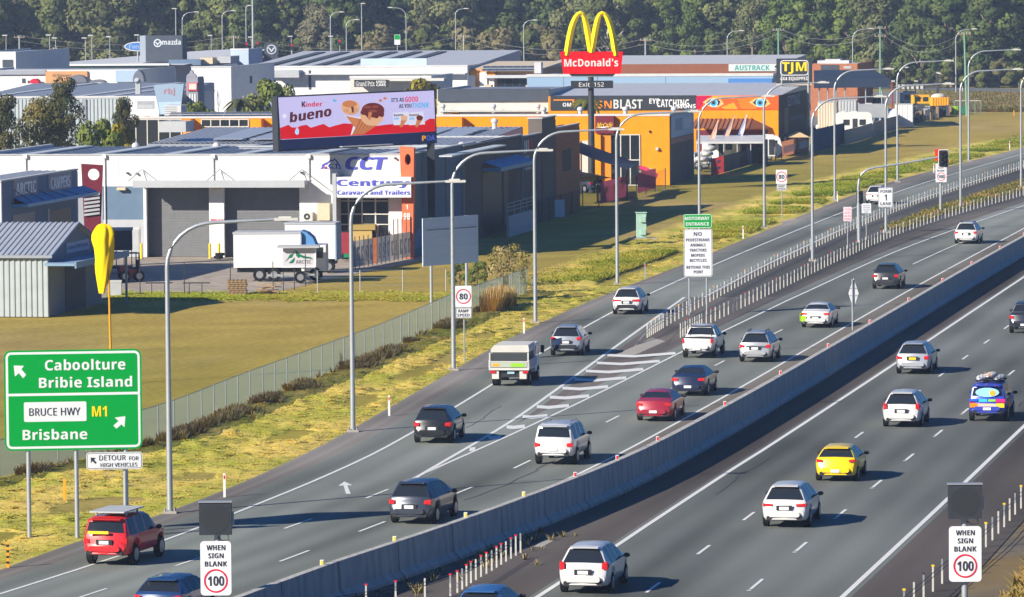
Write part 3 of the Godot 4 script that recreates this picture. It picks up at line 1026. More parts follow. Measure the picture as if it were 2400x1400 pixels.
	for n in parts:
		parts[n].generate_normals()
		put("tonneau_cover" if n.begins_with("ton") else n.rstrip("-0123456789"), parts[n], M.plastic if n.begins_with("ton") else M.glass, t)
	# underside, bumper, wheels
	var s1 := tool()
	box(s1, Vector3(0, c.bot + 0.18, 0), Vector3(W * 1.6, 0.36, L - 0.5))
	put("chassis", s1, M.black, t)
	s1 = tool()
	prism(s1, rrect(0, c.bot + 0.25, W * 1.3, 0.20, 0.09), L / 2 - 0.12, L / 2 + 0.03)
	prism(s1, rrect(0, c.bot + 0.25, W * 1.62, 0.20, 0.09), L / 2 - 0.34, L / 2 - 0.10)
	put("rear_bumper", s1, opt.get("bumper", body_m), t)
	s1 = tool()
	prism(s1, rrect(0, c.bot + 0.10, W * 1.5, 0.17, 0.06), L / 2 - 0.3, L / 2 - 0.05)
	put("diffuser", s1, M.plastic, t)
	var tyre := tool()
	var r: float = c.r
	tube(tyre, [Vector3(-0.11, 0, 0), Vector3(-0.085, 0, 0), Vector3(0.085, 0, 0), Vector3(0.11, 0, 0)], [r * 0.9, r, r, r * 0.9], 20)
	var tm := tyre.commit()
	var rim := tool()
	tube(rim, [Vector3(-0.116, 0, 0), Vector3(0.116, 0, 0)], [r * 0.62, r * 0.62], 14)
	for k in 5:
		var a := TAU * k / 5.0
		for sx in [-1, 1]:
			box(rim, Vector3(0.12 * sx, cos(a) * r * 0.33, sin(a) * r * 0.33), Vector3(0.012, r * 0.5, 0.07), Basis(Vector3.RIGHT, a))
	var rm := rim.commit()
	for ax in c.axles:
		for side in [-1, 1]:
			var wh := put("wheel", tm, M.tyre, t)
			wh.position = Vector3((W - 0.12) * side, r, L / 2 - ax)
			put("rim", rm, M.rim, wh)
	# lights, plate, mirrors
	var ly: float = opt.get("light_y", c.belt - 0.12)
	var lw: float = opt.get("light_w", 0.26)
	var lh: float = opt.get("light_h", 0.20)
	for side in [-1, 1]:
		s1 = tool()
		var cx: float = (W * 0.925 - lw / 2) * side
		var q := [Vector3(cx - lw / 2 * side, ly - lh * 0.35, L / 2 - 0.08), Vector3(cx + (lw / 2 - 0.02) * side, ly - lh / 2, L / 2 - 0.15), Vector3(cx + (lw / 2 + 0.02) * side, ly - lh * 0.1, L / 2 - 0.5), Vector3(cx + (lw / 2 - 0.02) * side, ly + lh / 2, L / 2 - 0.18), Vector3(cx - lw / 2 * side, ly + lh * 0.3, L / 2 - 0.1)]
		var back_z := Vector3(0, 0, -0.16)
		tri(s1, q[0], q[1], q[3], Vector3(0.2 * side, 0, 1).normalized())
		tri(s1, q[0], q[3], q[4], Vector3(0, 0, 1))
		tri(s1, q[1], q[2], q[3], Vector3(side, 0, 0.2).normalized())
		quad(s1, q[0], q[1], q[1] + back_z, q[0] + back_z, Vector3(0, -1, 0))
		quad(s1, q[3], q[4], q[4] + back_z, q[3] + back_z, Vector3(0, 1, 0))
		quad(s1, q[0], q[4], q[4] + back_z, q[0] + back_z, Vector3(-side, 0, 0))
		put("tail_light", s1, M.tail_red, t)
		s1 = tool()
		ball(s1, Vector3((W + 0.11) * side, c.belt + 0.06, L / 2 - (c.front[0] + 0.28)), Vector3(0.12, 0.085, 0.06), 8, 5)
		box(s1, Vector3((W + 0.01) * side, c.belt + 0.02, L / 2 - (c.front[0] + 0.3)), Vector3(0.14, 0.035, 0.05))
		put("mirror", s1, M.plastic if opt.get("dark_mirror", true) else body_m, t)
	s1 = tool()
	var plate_y: float = opt.get("plate_y", c.belt - 0.24)
	box(s1, Vector3(0, plate_y, L / 2 + (0.045 if plate_y < c.bot + 0.34 else -0.01)), Vector3(0.37, 0.125, 0.03))
	if plate_y >= c.bot + 0.34:
		var rec := tool()
		box(rec, Vector3(0, plate_y + 0.01, L / 2 - 0.035), Vector3(0.62, 0.19, 0.03))
		put("plate_recess", rec, M.plastic, t)
	put("number_plate", s1, opt.get("plate", M.sign_white), t)
	if kind in ["suv", "boxy", "hatch"]:
		s1 = tool()
		var sy: float = lin(c.top, c.rear[1] + 0.05)
		box(s1, Vector3(0, sy + 0.02, L / 2 - c.rear[1] + 0.04), Vector3(c.roof * 1.75, 0.035, 0.22), Basis(Vector3.RIGHT, 0.15))
		put("roof_spoiler", s1, opt.get("spoiler", body_m), t)
	if opt.get("rails", false):
		for side in [-1, 1]:
			s1 = tool()
			tube(s1, [Vector3(c.roof * 0.86 * side, c.h - 0.03, L / 2 - 0.8), Vector3(c.roof * 0.86 * side, c.h + 0.05, L / 2 - 1.0), Vector3(c.roof * 0.86 * side, c.h + 0.05, L / 2 - 2.3), Vector3(c.roof * 0.86 * side, c.h - 0.05, L / 2 - 2.6)], [0.02, 0.022, 0.022, 0.02], 6)
			put("roof_rail", s1, opt.get("rail_m", M.plastic), t)
	if opt.get("trim", false):
		s1 = tool()
		box(s1, Vector3(0, c.belt - 0.1, L / 2 - 0.04), Vector3(W * 1.2, 0.05, 0.05))
		put("tailgate_trim", s1, M.rim, t)
	return t

func in_car(t: Node3D, called, lo: Vector3, hi: Vector3, m):
	var s := tool()
	box2(s, lo, hi)
	return put(called, s, m, t)

func build_cars():
	var white := [0.74, 0.74, 0.74]
	var red4 := car("red four wheel drive with a pale roof tray, in front of the direction sign", "car", "boxy", [0.55, 0.012, 0.018], 243, 1330, "ramp_left", {"light_y": 0.95})
	var s := tool()
	box(s, Vector3(0, 1.98, 0.9), Vector3(1.35, 0.05, 2.2))
	for k in 4:
		box(s, Vector3(0.58 * (1 if k & 1 else -1), 1.9, 0.3 + (1.2 if k & 2 else 0.0)), Vector3(0.06, 0.14, 0.08))
	put("roof_tray", s, M.pale_grey, red4)
	in_car(red4, "yellow_panel", Vector3(-0.6, 1.22, 2.37), Vector3(0.2, 1.32, 2.42), M.reflector_yellow)
	car("dark blue car cut by the bottom edge, beside the red four wheel drive", "car", "hatch", [0.012, 0.035, 0.11], 365, 1462, "lane_one", {"plate_y": 0.55})
	car("dark grey blue hatchback with pale plate, alone in the lane next to the barrier", "car", "suv", [0.035, 0.042, 0.062], 958, 1232, "lane_one", {"plate_y": 0.72, "rails": false, "metal": 0.4})
	car("black wagon on the ramp beside the gore point", "car", "suv", [0.014, 0.015, 0.019], 1012, 1042, "ramp_left", {"plate_y": 0.72, "metal": 0.3})
	car("white tall wagon with a square rear window by the tip of the painted chevrons", "car", "boxy", [0.66, 0.67, 0.69], 1296, 1093, "main_left", {"plate_y": 0.72, "light_y": 0.92, "rails": true, "rail_m": M.steel})
	car("silver grey small wagon with red corner lights following the tray truck on the ramp", "car", "suv", [0.30, 0.32, 0.36], 1326, 836, "ramp_left", {"metal": 0.4, "light_y": 1.0, "bumper": M.plastic})
	car("small white wagon highest of the three on the ramp before the post rows", "car", "suv", white, 1468, 739, "ramp_left", {"light_h": 0.14, "light_w": 0.5, "bumper": M.plastic})
	var ut := car("white dual cab utility next to the end of the post rows", "utility", "ute", white, 1634, 842, "main_left", {"plate_y": 0.56, "light_w": 0.12, "light_h": 0.3, "called": "utility"})
	s = tool()
	tube(s, [Vector3(-0.6, 1.14, 1.05), Vector3(-0.58, 1.72, 0.95), Vector3(0.58, 1.72, 0.95), Vector3(0.6, 1.14, 1.05)], [0.035, 0.035, 0.035, 0.035], 6)
	put("sports_bar", s, M.black, ut)
	car("silver wagon directly right of the white dual cab utility", "car", "suv", [0.42, 0.43, 0.46], 1769, 851, "main_left", {"metal": 0.35, "rails": true, "trim": true})
	car("dark navy sedan just ahead of the red sedan", "car", "sedan", [0.012, 0.018, 0.05], 1612, 930, "main_left", {"metal": 0.2, "plate_y": 0.5, "light_w": 0.34, "light_h": 0.16, "light_y": 0.86})
	car("dark red sedan close to the barrier behind the navy sedan", "car", "sedan", [0.24, 0.012, 0.028], 1531, 990, "lane_two", {"plate_y": 0.5, "light_w": 0.3, "light_h": 0.14, "light_y": 0.84})
	var taxi := car("white sedan with a lime green left rear corner", "car", "sedan", white, 1911, 770, "main_right", {"plate_y": 0.62, "light_w": 0.34, "light_h": 0.13, "light_y": 0.86})
	in_car(taxi, "green_panel", Vector3(-0.935, 0.42, 1.3), Vector3(-0.905, 0.88, 2.25), M.lime)
	in_car(taxi, "green_corner", Vector3(-0.86, 0.42, 2.3), Vector3(-0.55, 0.74, 2.392), M.lime)
	car("charcoal wagon with dark windows by the white diamond sign", "car", "suv", [0.035, 0.036, 0.04], 2075, 679, "main_right", {"metal": 0.3, "rails": false, "plate_y": 0.74})
	car("white wagon with black roof rails farthest along the left carriageway", "car", "suv", white, 2264, 573, "main_right", {"rails": true})
	car("white wagon on the ramp partly hidden by the form one lane sign", "car", "suv", white, 2052, 480, "ramp_left", {"light_w": 0.5, "light_h": 0.1})
	# right carriageway
	var gr := "cars driving away on the motorway"
	car("large white wagon at the bottom with a dark rear window and raised left tail light", "car", "suv", white, 1366, 1396, "r_left", {"light_y": 1.02, "light_w": 0.2, "light_h": 0.3, "group": gr})
	car("white wagon in the middle lane just before the yellow hatchback", "car", "suv", white, 1838, 1240, "r_dash_b", {"light_w": 0.4, "light_h": 0.12})
	car("bright yellow small hatchback", "car", "hatch", [0.85, 0.60, 0.004], 1958, 1131, "r_dash_b", {"plate_y": 0.48, "light_y": 0.9, "light_h": 0.12})
	car("white wagon with tall red tail lights behind the silver wagon with yellow plate", "car", "suv", white, 2112, 1004, "r_dash_b", {"light_y": 1.02, "light_w": 0.18, "light_h": 0.32})
	var surf := car("four wheel drive wrapped in blue and orange graphics carrying surfboards", "car", "boxy", [0.03, 0.05, 0.35], 2314, 991, "r_dash_a", {"plate_y": 0.66})
	in_car(surf, "orange_panel", Vector3(-0.82, 0.72, 2.34), Vector3(-0.45, 0.92, 2.39), tint([0.85, 0.22, 0.01]))
	in_car(surf, "yellow_panel", Vector3(0.45, 0.72, 2.34), Vector3(0.82, 0.92, 2.39), M.reflector_yellow)
	in_car(surf, "side_panel", Vector3(0.925, 0.7, 0.6), Vector3(0.945, 1.1, 1.7), tint([0.85, 0.30, 0.02]))
	in_car(surf, "side_panel", Vector3(0.925, 0.75, -0.6), Vector3(0.945, 1.08, 0.4), tint([0.10, 0.45, 0.75]))
	in_car(surf, "pale_panel", Vector3(-0.44, 0.74, 2.33), Vector3(0.44, 0.9, 2.385), tint([0.78, 0.5, 0.35]))
	s = tool()
	prism(s, circle(0, 0, 0.3, 14), 0, 0.03, Transform3D(Basis(Vector3.RIGHT, -0.25).scaled_local(Vector3(1.9, 0.75, 1)), Vector3(0, 1.42, 2.23)))
	put("window_graphic", s, tint([0.25, 0.55, 0.78]), surf)
	s = tool()
	prism(s, circle(0.25, -0.03, 0.14, 12), 0.035, 0.05, Transform3D(Basis(Vector3.RIGHT, -0.25), Vector3(0, 1.42, 2.23)))
	put("window_graphic", s, tint([0.85, 0.35, 0.02]), surf)
	for c in [[-0.85, 1.0, -0.45, 1.12, [0.02, 0.10, 0.6]], [-0.4, 0.98, 0.0, 1.12, [0.05, 0.45, 0.75]], [0.05, 1.0, 0.4, 1.1, [0.25, 0.6, 0.1]], [0.42, 0.96, 0.85, 1.12, [0.55, 0.02, 0.2]]]:
		in_car(surf, "graphic_patch", Vector3(c[0], c[1], 2.26), Vector3(c[2], c[3], 2.325), tint(c[4]))
	s = tool()
	for q in [-0.3, 0.9]:
		box(s, Vector3(0, 1.9, q), Vector3(1.4, 0.06, 0.08))
		for e in [-0.6, 0.6]:
			box(s, Vector3(e, 1.86, q), Vector3(0.06, 0.1, 0.08))
	put("roof_bar", s, M.black, surf)
	var sp := surf.position
	for k in 3:
		var b := thing("surfboard", ["white surfboard tied on the left of the wrapped car's roof", "off white surfboard in the middle of the wrapped car's roof", "grey surfboard on the right of the wrapped car's roof"][k], "surfboard", sp + Vector3(0, 1.98 + 0.12 * (k % 2), 0), surf.rotation.y, "surfboards on the wrapped car")
		s = tool()
		ball(s, Vector3(-0.42 + 0.42 * k, 0.04, 0.5), Vector3(0.27, 0.09, 1.5), 14, 6)
		put("board", s, [M.clean_white, M.off_white, M.pale_grey][k], b)
		s = tool()
		for q in [-0.16, 0.0, 0.16]:
			prism(s, PackedVector2Array([Vector2(0, 0), Vector2(0.16, 0), Vector2(0.02, 0.2)]), -0.008, 0.008, Transform3D(Basis(Vector3.UP, -PI / 2), Vector3(-0.42 + 0.42 * k + q, 0.06, 1.65)))
		put("fin", s, M.amber if k == 1 else M.black, b)
	car("silver wagon with a yellow number plate next to the barrier's shadow", "car", "suv", [0.36, 0.38, 0.42], 2139, 879, "r_left", {"metal": 0.35, "plate": M.reflector_yellow, "plate_y": 0.86})
	car("dark blue utility cut by the right edge of the view", "utility", "ute", [0.014, 0.018, 0.035], 2400, 784, "r_left", {"called": "utility", "plate_y": 0.56})
	car("blue car of which only the roof shows at the bottom edge", "car", "hatch", [0.03, 0.10, 0.26], 1118, 1492, "r_left", {"plate_y": 0.5})
	tray_truck()

func parked_cars():
	var gp := "vehicles parked in the estate yards"
	for c in [["dark blue wagon parked under the black shade sail beside the arch pole", "suv", [0.02, 0.03, 0.06], 1402, 452, 0.9], ["white wagon parked behind the play yard fence, left of the tall window", "suv", [0.7, 0.7, 0.7], 1428, 432, 1.3], ["white utility parked left of the feather flags behind the red banner", "ute", [0.7, 0.7, 0.7], 1668, 396, 1.2], ["grey wagon parked behind the concrete panel fence, next to the caravans", "suv", [0.25, 0.27, 0.3], 2076, 305, 1.4], ["white utility parked between the containers and the tank trailer", "ute", [0.72, 0.72, 0.72], 1985, 316, 1.2], ["black wagon parked below the black shade canopy", "suv", [0.02, 0.02, 0.025], 2000, 287, 1.5], ["silver wagon parked below the black shade canopy, right end", "suv", [0.4, 0.4, 0.42], 2040, 282, 1.5]]:
		car(c[0], "car", c[1], c[2], c[3], c[4], "row_a", {"turn": c[5], "group": gp, "called": "parked_car"})

func tray_truck():
	var at := g(1193, 908)
	var turn := heading("ramp_left", -at.z)
	var fwd := Vector3(-sin(turn), 0, -cos(turn))
	var t := thing("tray_truck", "white tray truck with a canvas topped load on the ramp", "truck", at + fwd * 2.7, turn)
	in_car(t, "chassis", Vector3(-0.75, 0.5, -2.2), Vector3(0.75, 0.82, 2.5), M.black)
	in_car(t, "tray", Vector3(-1.05, 0.88, -0.5), Vector3(1.05, 1.0, 2.7), M.off_white)
	for sx in [-1, 1]:
		in_car(t, "side_board", Vector3(1.05 * sx - 0.02, 1.0, -0.5), Vector3(1.05 * sx + 0.02, 1.4, 2.66), M.pale_grey)
		in_car(t, "post", Vector3(1.0 * sx - 0.035, 1.0, 2.6), Vector3(1.0 * sx + 0.035, 1.78, 2.68), M.off_white)
		in_car(t, "mudguard", Vector3(0.72 * sx - 0.18, 0.42, 2.2), Vector3(0.72 * sx + 0.18, 0.85, 2.6), M.off_white)
	in_car(t, "mesh_tailboard", Vector3(-0.96, 1.36, 2.62), Vector3(0.96, 1.72, 2.65), tint([0.04, 0.045, 0.05], 0.9))
	in_car(t, "rail", Vector3(-1.05, 1.29, 2.6), Vector3(1.05, 1.35, 2.7), M.off_white)
	var s := tool()
	var prof := PackedVector2Array([Vector2(-1.0, 1.78), Vector2(1.0, 1.78), Vector2(1.0, 1.98), Vector2(0.96, 2.16), Vector2(-0.82, 2.14), Vector2(-0.98, 1.95)])
	prism(s, prof, -0.4, 2.3)
	put("canvas_canopy", s, M.off_white, t)
	in_car(t, "load", Vector3(-0.9, 1.0, -0.4), Vector3(0.9, 1.74, 2.4), tint([0.07, 0.075, 0.075]))
	in_car(t, "sign_board", Vector3(-0.94, 1.03, 2.66), Vector3(0.94, 1.28, 2.7), tint([0.30, 0.34, 0.28]))
	in_car(t, "lime_patch", Vector3(0.1, 1.05, 2.702), Vector3(0.8, 1.24, 2.71), tint([0.20, 0.42, 0.03]))
	in_car(t, "amber_patch", Vector3(-0.85, 1.08, 2.702), Vector3(-0.5, 1.22, 2.71), M.amber)
	in_car(t, "number_plate", Vector3(-0.1, 0.68, 2.55), Vector3(0.27, 0.8, 2.58), tint([0.3, 0.45, 0.55]))
	for sx in [-1, 1]:
		in_car(t, "tail_light", Vector3(0.85 * sx - 0.14, 0.72, 2.6), Vector3(0.85 * sx + 0.14, 0.84, 2.66), M.tail_red)
	s = tool()
	prism(s, PackedVector2Array([Vector2(0.62, 0.55), Vector2(2.55, 0.55), Vector2(2.6, 1.1), Vector2(2.1, 1.95), Vector2(1.95, 2.05), Vector2(0.7, 2.05), Vector2(0.62, 1.9)]), -0.95, 0.95, Transform3D(Basis(Vector3.UP, PI / 2), Vector3.ZERO))
	put("cab", s, M.clean_white, t)
	in_car(t, "cab_window", Vector3(-0.75, 1.4, -0.63), Vector3(0.75, 1.9, -0.6), M.glass)
	in_car(t, "side_window", Vector3(0.94, 1.35, -1.9), Vector3(0.965, 1.88, -0.9), M.glass)
	in_car(t, "mirror", Vector3(1.1, 1.45, -2.05), Vector3(1.28, 1.85, -1.95), M.plastic)
	in_car(t, "mirror", Vector3(-1.28, 1.45, -2.05), Vector3(-1.1, 1.85, -1.95), M.plastic)
	var w := tool()
	tube(w, [Vector3(-0.2, 0, 0), Vector3(-0.17, 0, 0), Vector3(0.17, 0, 0), Vector3(0.2, 0, 0)], [0.35, 0.4, 0.4, 0.35], 18)
	var wm := w.commit()
	var r := tool()
	tube(r, [Vector3(-0.205, 0, 0), Vector3(0.205, 0, 0)], [0.2, 0.2], 12)
	var rm := r.commit()
	for p in [[0.78, 1.6], [-0.78, 1.6], [0.8, -1.9], [-0.8, -1.9]]:
		var o := put("wheel", wm, M.tyre, t)
		o.position = Vector3(p[0], 0.4, p[1])
		put("rim", rm, M.rim, o)

# ---------------------------------------------------------------- signs
func loc(base: Vector3, px, py) -> Vector2:
	var p := far(px, py, -base.z) - base
	return Vector2(p.x, p.y)

func prect(base: Vector3, x0, y0, x1, y1) -> Rect2:
	var a := loc(base, (x0 + x1) * 0.5, y0)
	var b := loc(base, (x0 + x1) * 0.5, y1)
	var c := loc(base, x0, (y0 + y1) * 0.5)
	var d := loc(base, x1, (y0 + y1) * 0.5)
	return Rect2(c.x, b.y, d.x - c.x, a.y - b.y)

func board(t, called, r: Rect2, z: float, m, edge = null, rad := 0.1, bw := 0.05, inset := 0.0):
	# a rounded metal plate; with an edge colour it carries a printed border line
	var c := r.get_center()
	var s := tool()
	prism(s, rrect(c.x, c.y, r.size.x, r.size.y, rad), z - 0.02, z)
	var o := put(called, s, m, t)
	if edge:
		s = tool()
		prism(s, rrect(c.x, c.y, r.size.x - inset * 2, r.size.y - inset * 2, maxf(rad - inset, 0.02)), z, z + 0.004)
		put("border", s, edge, o)
		s = tool()
		prism(s, rrect(c.x, c.y, r.size.x - (inset + bw) * 2, r.size.y - (inset + bw) * 2, maxf(rad - inset - bw, 0.015)), z + 0.004, z + 0.008)
		put("face", s, m, o)
	return o

func say(t, base, text, x0, y0, x1, y1, m, z := 0.012, font = null):
	var r := prect(base, x0, y0, x1, y1)
	var c := r.get_center()
	return letters(t, text, c.x, c.y, r.size.x, r.size.y, z, m, font)

func legs(t, base, xs: Array, y_top, radius := 0.06, m = null):
	for x in xs:
		var a := loc(base, x, y_top)
		var s := tool()
		tube(s, [Vector3(a.x, 0, -0.12), Vector3(a.x, a.y, -0.12)], [radius, radius], 8)
		put("post", s, m if m else M.steel, t)

func arrow_shape(t, base, pts: Array, m):
	var poly := PackedVector2Array()
	for i in range(0, pts.size(), 2):
		poly.append(loc(base, pts[i], pts[i + 1]))
	var s := tool()
	prism(s, poly, 0.008, 0.013)
	put("arrow", s, m, t)

func speed_ring(t, base, cx, cy, rpx, text, hpx, wpx):
	var c := loc(base, cx, cy)
	var r := (loc(base, cx + rpx, cy) - c).length()
	var s := tool()
	ring(s, c.x, c.y, r * 0.86, r, 0.008, 0.013)
	put("red_ring", s, M.sign_red, t)
	say(t, base, text, cx - wpx / 2.0, cy - hpx / 2.0, cx + wpx / 2.0, cy + hpx / 2.0, M.sign_ink, 0.012, font_bold)

func build_signs():
	# green direction sign
	var b := g(176, 1262)
	var t := thing("direction_sign", "big green direction sign on three posts with two white arrows", "road sign", b, 0.1)
	board(t, "panel", prect(b, 10, 820, 332, 1055), 0.0, M.sign_green, M.sign_white, 0.28, 0.09, 0.07)
	var r := prect(b, 15, 921, 329, 927)
	var s := tool()
	box2(s, Vector3(r.position.x + 0.03, r.position.y, 0.008), Vector3(r.end.x - 0.03, r.end.y, 0.013))
	put("divider", s, M.sign_white, t)
	say(t, b, "Caboolture", 105, 842, 293, 868, M.sign_white)
	say(t, b, "Bribie Island", 91, 883, 309, 909, M.sign_white)
	board(t, "white_panel", prect(b, 56, 942, 202, 988), 0.014, M.sign_white, null, 0.06)
	say(t, b, "BRUCE HWY", 68, 956, 187, 974, M.sign_ink, 0.02, font_plain)
	say(t, b, "M1", 215, 953, 250, 977, M.sign_yellow)
	say(t, b, "Brisbane", 53, 1005, 204, 1031, M.sign_white)
	arrow_shape(t, b, [32, 856, 56, 857, 50, 865, 61, 878, 54, 886, 44, 874, 35, 882], M.sign_white)
	arrow_shape(t, b, [293, 977, 291, 1003, 284, 996, 272, 1006, 265, 999, 277, 988, 268, 980], M.sign_white)
	legs(t, b, [64, 176, 292], 905, 0.085)
	var stops := [loc(b, 292, 1060)]
	b = g(292, 1262)
	t = thing("detour_sign", "small white detour sign under the right end of the big green sign", "road sign", b, 0.1)
	board(t, "panel", prect(b, 202, 1060, 333, 1100), 0.03, M.sign_white, M.sign_ink, 0.12, 0.02, 0.03)
	for c in [["DETOUR", 232, 1067, 294, 1079], ["FOR", 302, 1070, 324, 1079], ["HIGH VEHICLES", 235, 1085, 321, 1094]]:
		say(t, b, c[0], c[1], c[2], c[3], c[4], M.sign_ink, 0.042, font_plain)
	arrow_shape(t, b, [212, 1072, 224, 1073, 220, 1077, 226, 1084, 223, 1087, 216, 1080, 213, 1085], M.sign_ink)
	t.get_node("arrow").position.z = 0.032
	legs(t, b, [292], 1066, 0.08)
	# the two variable speed signs
	for k in 2:
		var o: Array = [[508, 467, 1177, 543, 1253, 470, 1268, 542, 1395, 1330], [2262, 2222, 1135, 2301, 1215, 2224, 1233, 2300, 1363, 1300]][k]
		b = g(o[0], 1480 if k == 0 else 1455)
		t = thing("variable_speed_sign", ["dark square signal box over a white hundred sign, by the barrier on the left", "dark square signal box over a white hundred sign, on the right shoulder"][k], "road sign", b, 0.0, "when sign blank signs")
		legs(t, b, [o[0]], o[2] + 20, 0.11)
		r = prect(b, o[1], o[2], o[3], o[4])
		s = tool()
		box2(s, Vector3(r.position.x, r.position.y, -0.1), Vector3(r.end.x, r.end.y, 0.22))
		var bx := put("signal_box", s, M.charcoal, t)
		s = tool()
		box2(s, Vector3(r.position.x - 0.02, r.end.y, -0.12), Vector3(r.end.x + 0.02, r.end.y + 0.04, 0.26))
		box2(s, Vector3(r.end.x, r.position.y + 0.3, -0.05), Vector3(r.end.x + 0.07, r.position.y + 0.75, 0.1))
		put("lid", s, M.steel, bx)
		s = tool()
		prism(s, circle(r.get_center().x, r.get_center().y, r.size.x * 0.44, 40), 0.22, 0.226)
		put("round_screen", s, tint([0.022, 0.025, 0.028], 0.4), bx)
		s = tool()
		tube(s, [Vector3(r.end.x - 0.15, r.position.y, 0), Vector3(r.end.x - 0.1, r.position.y - 0.18, 0.03), Vector3(r.get_center().x + 0.2, r.position.y - 0.2, 0.05), Vector3(r.get_center().x + 0.08, r.position.y - 0.1, 0)], [0.02, 0.02, 0.02, 0.02], 6)
		put("cable", s, M.black, t)
		board(t, "panel", prect(b, o[5], o[6], o[7], o[8]), 0.14, M.sign_white, null, 0.12)
		var mx: float = (o[5] + o[7]) / 2.0
		var oy: float = o[6] + 9.0
		var n0 := t.get_child_count()
		say(t, b, "WHEN", mx - 22, oy, mx + 22, oy + 12, M.sign_ink, 0.145, font_bold)
		say(t, b, "SIGN", mx - 18, oy + 19, mx + 18, oy + 31, M.sign_ink, 0.145, font_bold)
		say(t, b, "BLANK", mx - 26, oy + 38, mx + 26, oy + 50, M.sign_ink, 0.145, font_bold)
		speed_ring(t, b, mx, oy + 84, 28.0, "100", 23, 38)
		t.get_child(t.get_child_count() - 1).position.z = 0.148
		t.get_child(t.get_child_count() - 2).position.z = 0.14
	# motorway entrance
	b = g(1636, 739)
	t = thing("motorway_entrance_sign", "green and white motorway entrance sign with a list of forbidden users, on two posts", "road sign", b, 0.02)
	board(t, "green_panel", prect(b, 1602, 502, 1669, 535), 0.0, M.sign_green, M.sign_white, 0.12, 0.03, 0.02)
	say(t, b, "MOTORWAY", 1606, 508, 1663, 516, M.sign_white)
	say(t, b, "ENTRANCE", 1608, 521, 1662, 529, M.sign_white)
	board(t, "white_panel", prect(b, 1603, 537, 1670, 649), 0.0, M.sign_white, M.sign_ink, 0.14, 0.025, 0.03)
	for c in [["NO", 1626, 544, 1645, 553], ["PEDESTRIANS", 1608, 559, 1663, 566], ["ANIMALS", 1618, 571, 1654, 578], ["TRACTORS", 1616, 583, 1656, 590], ["MOPEDS", 1620, 595, 1652, 602], ["BICYCLES", 1617, 607, 1656, 614], ["BEYOND THIS", 1609, 623, 1664, 630], ["POINT", 1626, 634, 1648, 641]]:
		say(t, b, c[0], c[1], c[2], c[3], c[4], tint([0.05, 0.05, 0.09]), 0.012, font_bold)
	legs(t, b, [1615, 1656], 520, 0.055)
	# ramp speed signs
	for k in 2:
		var o: Array = [[1087, 850, 1067, 670, 1105, 720, 1069, 722, 1105, 746, 17.5], [1833, 513, 1819, 398, 1845, 431, 1821, 432, 1844, 447, 12.2]][k]
		b = g(o[0], o[1])
		t = thing("ramp_speed_sign", ["eighty ramp speed sign nearest the camera, by the dry grass at the fence end", "eighty ramp speed sign farther away, below the feather flags"][k], "road sign", b, 0.0, "eighty ramp speed signs")
		board(t, "panel", prect(b, o[2], o[3], o[4], o[5]), 0.0, M.sign_white, null, 0.06)
		board(t, "lower_panel", prect(b, o[6], o[7], o[8], o[9]), 0.0, M.sign_white, M.sign_ink, 0.05, 0.02, 0.02)
		var mx: float = (o[2] + o[4]) / 2.0
		speed_ring(t, b, mx, (o[3] + o[5]) / 2.0, o[10], "80", o[10] * 0.8, o[10] * 1.1)
		var hh: float = o[9] - o[7]
		var ww: float = o[8] - o[6]
		say(t, b, "RAMP", mx - ww * 0.34, o[7] + hh * 0.14, mx + ww * 0.34, o[7] + hh * 0.44, M.sign_ink, 0.012)
		say(t, b, "SPEED", mx - ww * 0.4, o[7] + hh * 0.55, mx + ww * 0.4, o[7] + hh * 0.85, M.sign_ink, 0.012)
		legs(t, b, [o[0]], o[3] + 4, 0.04)
	# signs around the ramp signal
	b = g(2077, 545) + Vector3(0, 0, 0.16)
	t = thing("form_lane_sign", "white form one lane sign mounted on a median lamp", "road sign", b)
	board(t, "panel", prect(b, 2059, 440, 2093, 486), 0.02, M.sign_white, M.sign_ink, 0.08, 0.025, 0.03)
	say(t, b, "FORM", 2064, 445, 2089, 452, M.sign_ink, 0.03)
	say(t, b, "1", 2073, 456, 2079, 470, M.sign_ink, 0.03)
	say(t, b, "LANE", 2064, 474, 2089, 481, M.sign_ink, 0.03)
	b = g(1987, 584)
	t = thing("stop_sign", "small white stop here on red signal sign with faded red letters", "road sign", b)
	board(t, "panel", prect(b, 1977, 485, 1997, 519), 0.0, M.sign_white, M.sign_red, 0.05, 0.015, 0.02)
	for c in [["STOP", 1980, 488, 1994, 494], ["HERE", 1980, 496, 1994, 502], ["ON RED", 1979, 504, 1995, 509], ["SIGNAL", 1979, 511, 1995, 516]]:
		say(t, b, c[0], c[1], c[2], c[3], c[4], tint([0.75, 0.30, 0.36]), 0.012)
	legs(t, b, [1987], 488, 0.04)
	b = g(2031, 563)
	t = thing("lane_notice_sign", "small white notice sign with grey lines of print right of the signal mast", "road sign", b)
	board(t, "panel", prect(b, 2020, 477, 2042, 500), 0.0, M.sign_white, null, 0.04)
	for c in [["BE READY", 2023, 480, 2039, 483], ["TWO LANES", 2023, 485, 2039, 488], ["ON GREEN", 2023, 490, 2039, 493], ["SIGNAL", 2025, 495, 2037, 498]]:
		say(t, b, c[0], c[1], c[2], c[3], c[4], tint([0.35, 0.36, 0.42]), 0.005)
	legs(t, b, [2031], 480, 0.04)
	b = g(2205, 498)
	t = thing("hundred_sign", "white hundred sign on a grey pole below the mast arm signal", "road sign", b)
	board(t, "panel", prect(b, 2193, 383, 2219, 427), 0.12, M.sign_white, null, 0.06)
	for c in [["WHEN", 2198, 385, 2212, 389], ["SIGN", 2199, 391, 2211, 395], ["BLANK", 2197, 398, 2214, 402]]:
		say(t, b, c[0], c[1], c[2], c[3], c[4], M.sign_ink, 0.125)
	speed_ring(t, b, 2206, 414, 9.8, "100", 8, 14)
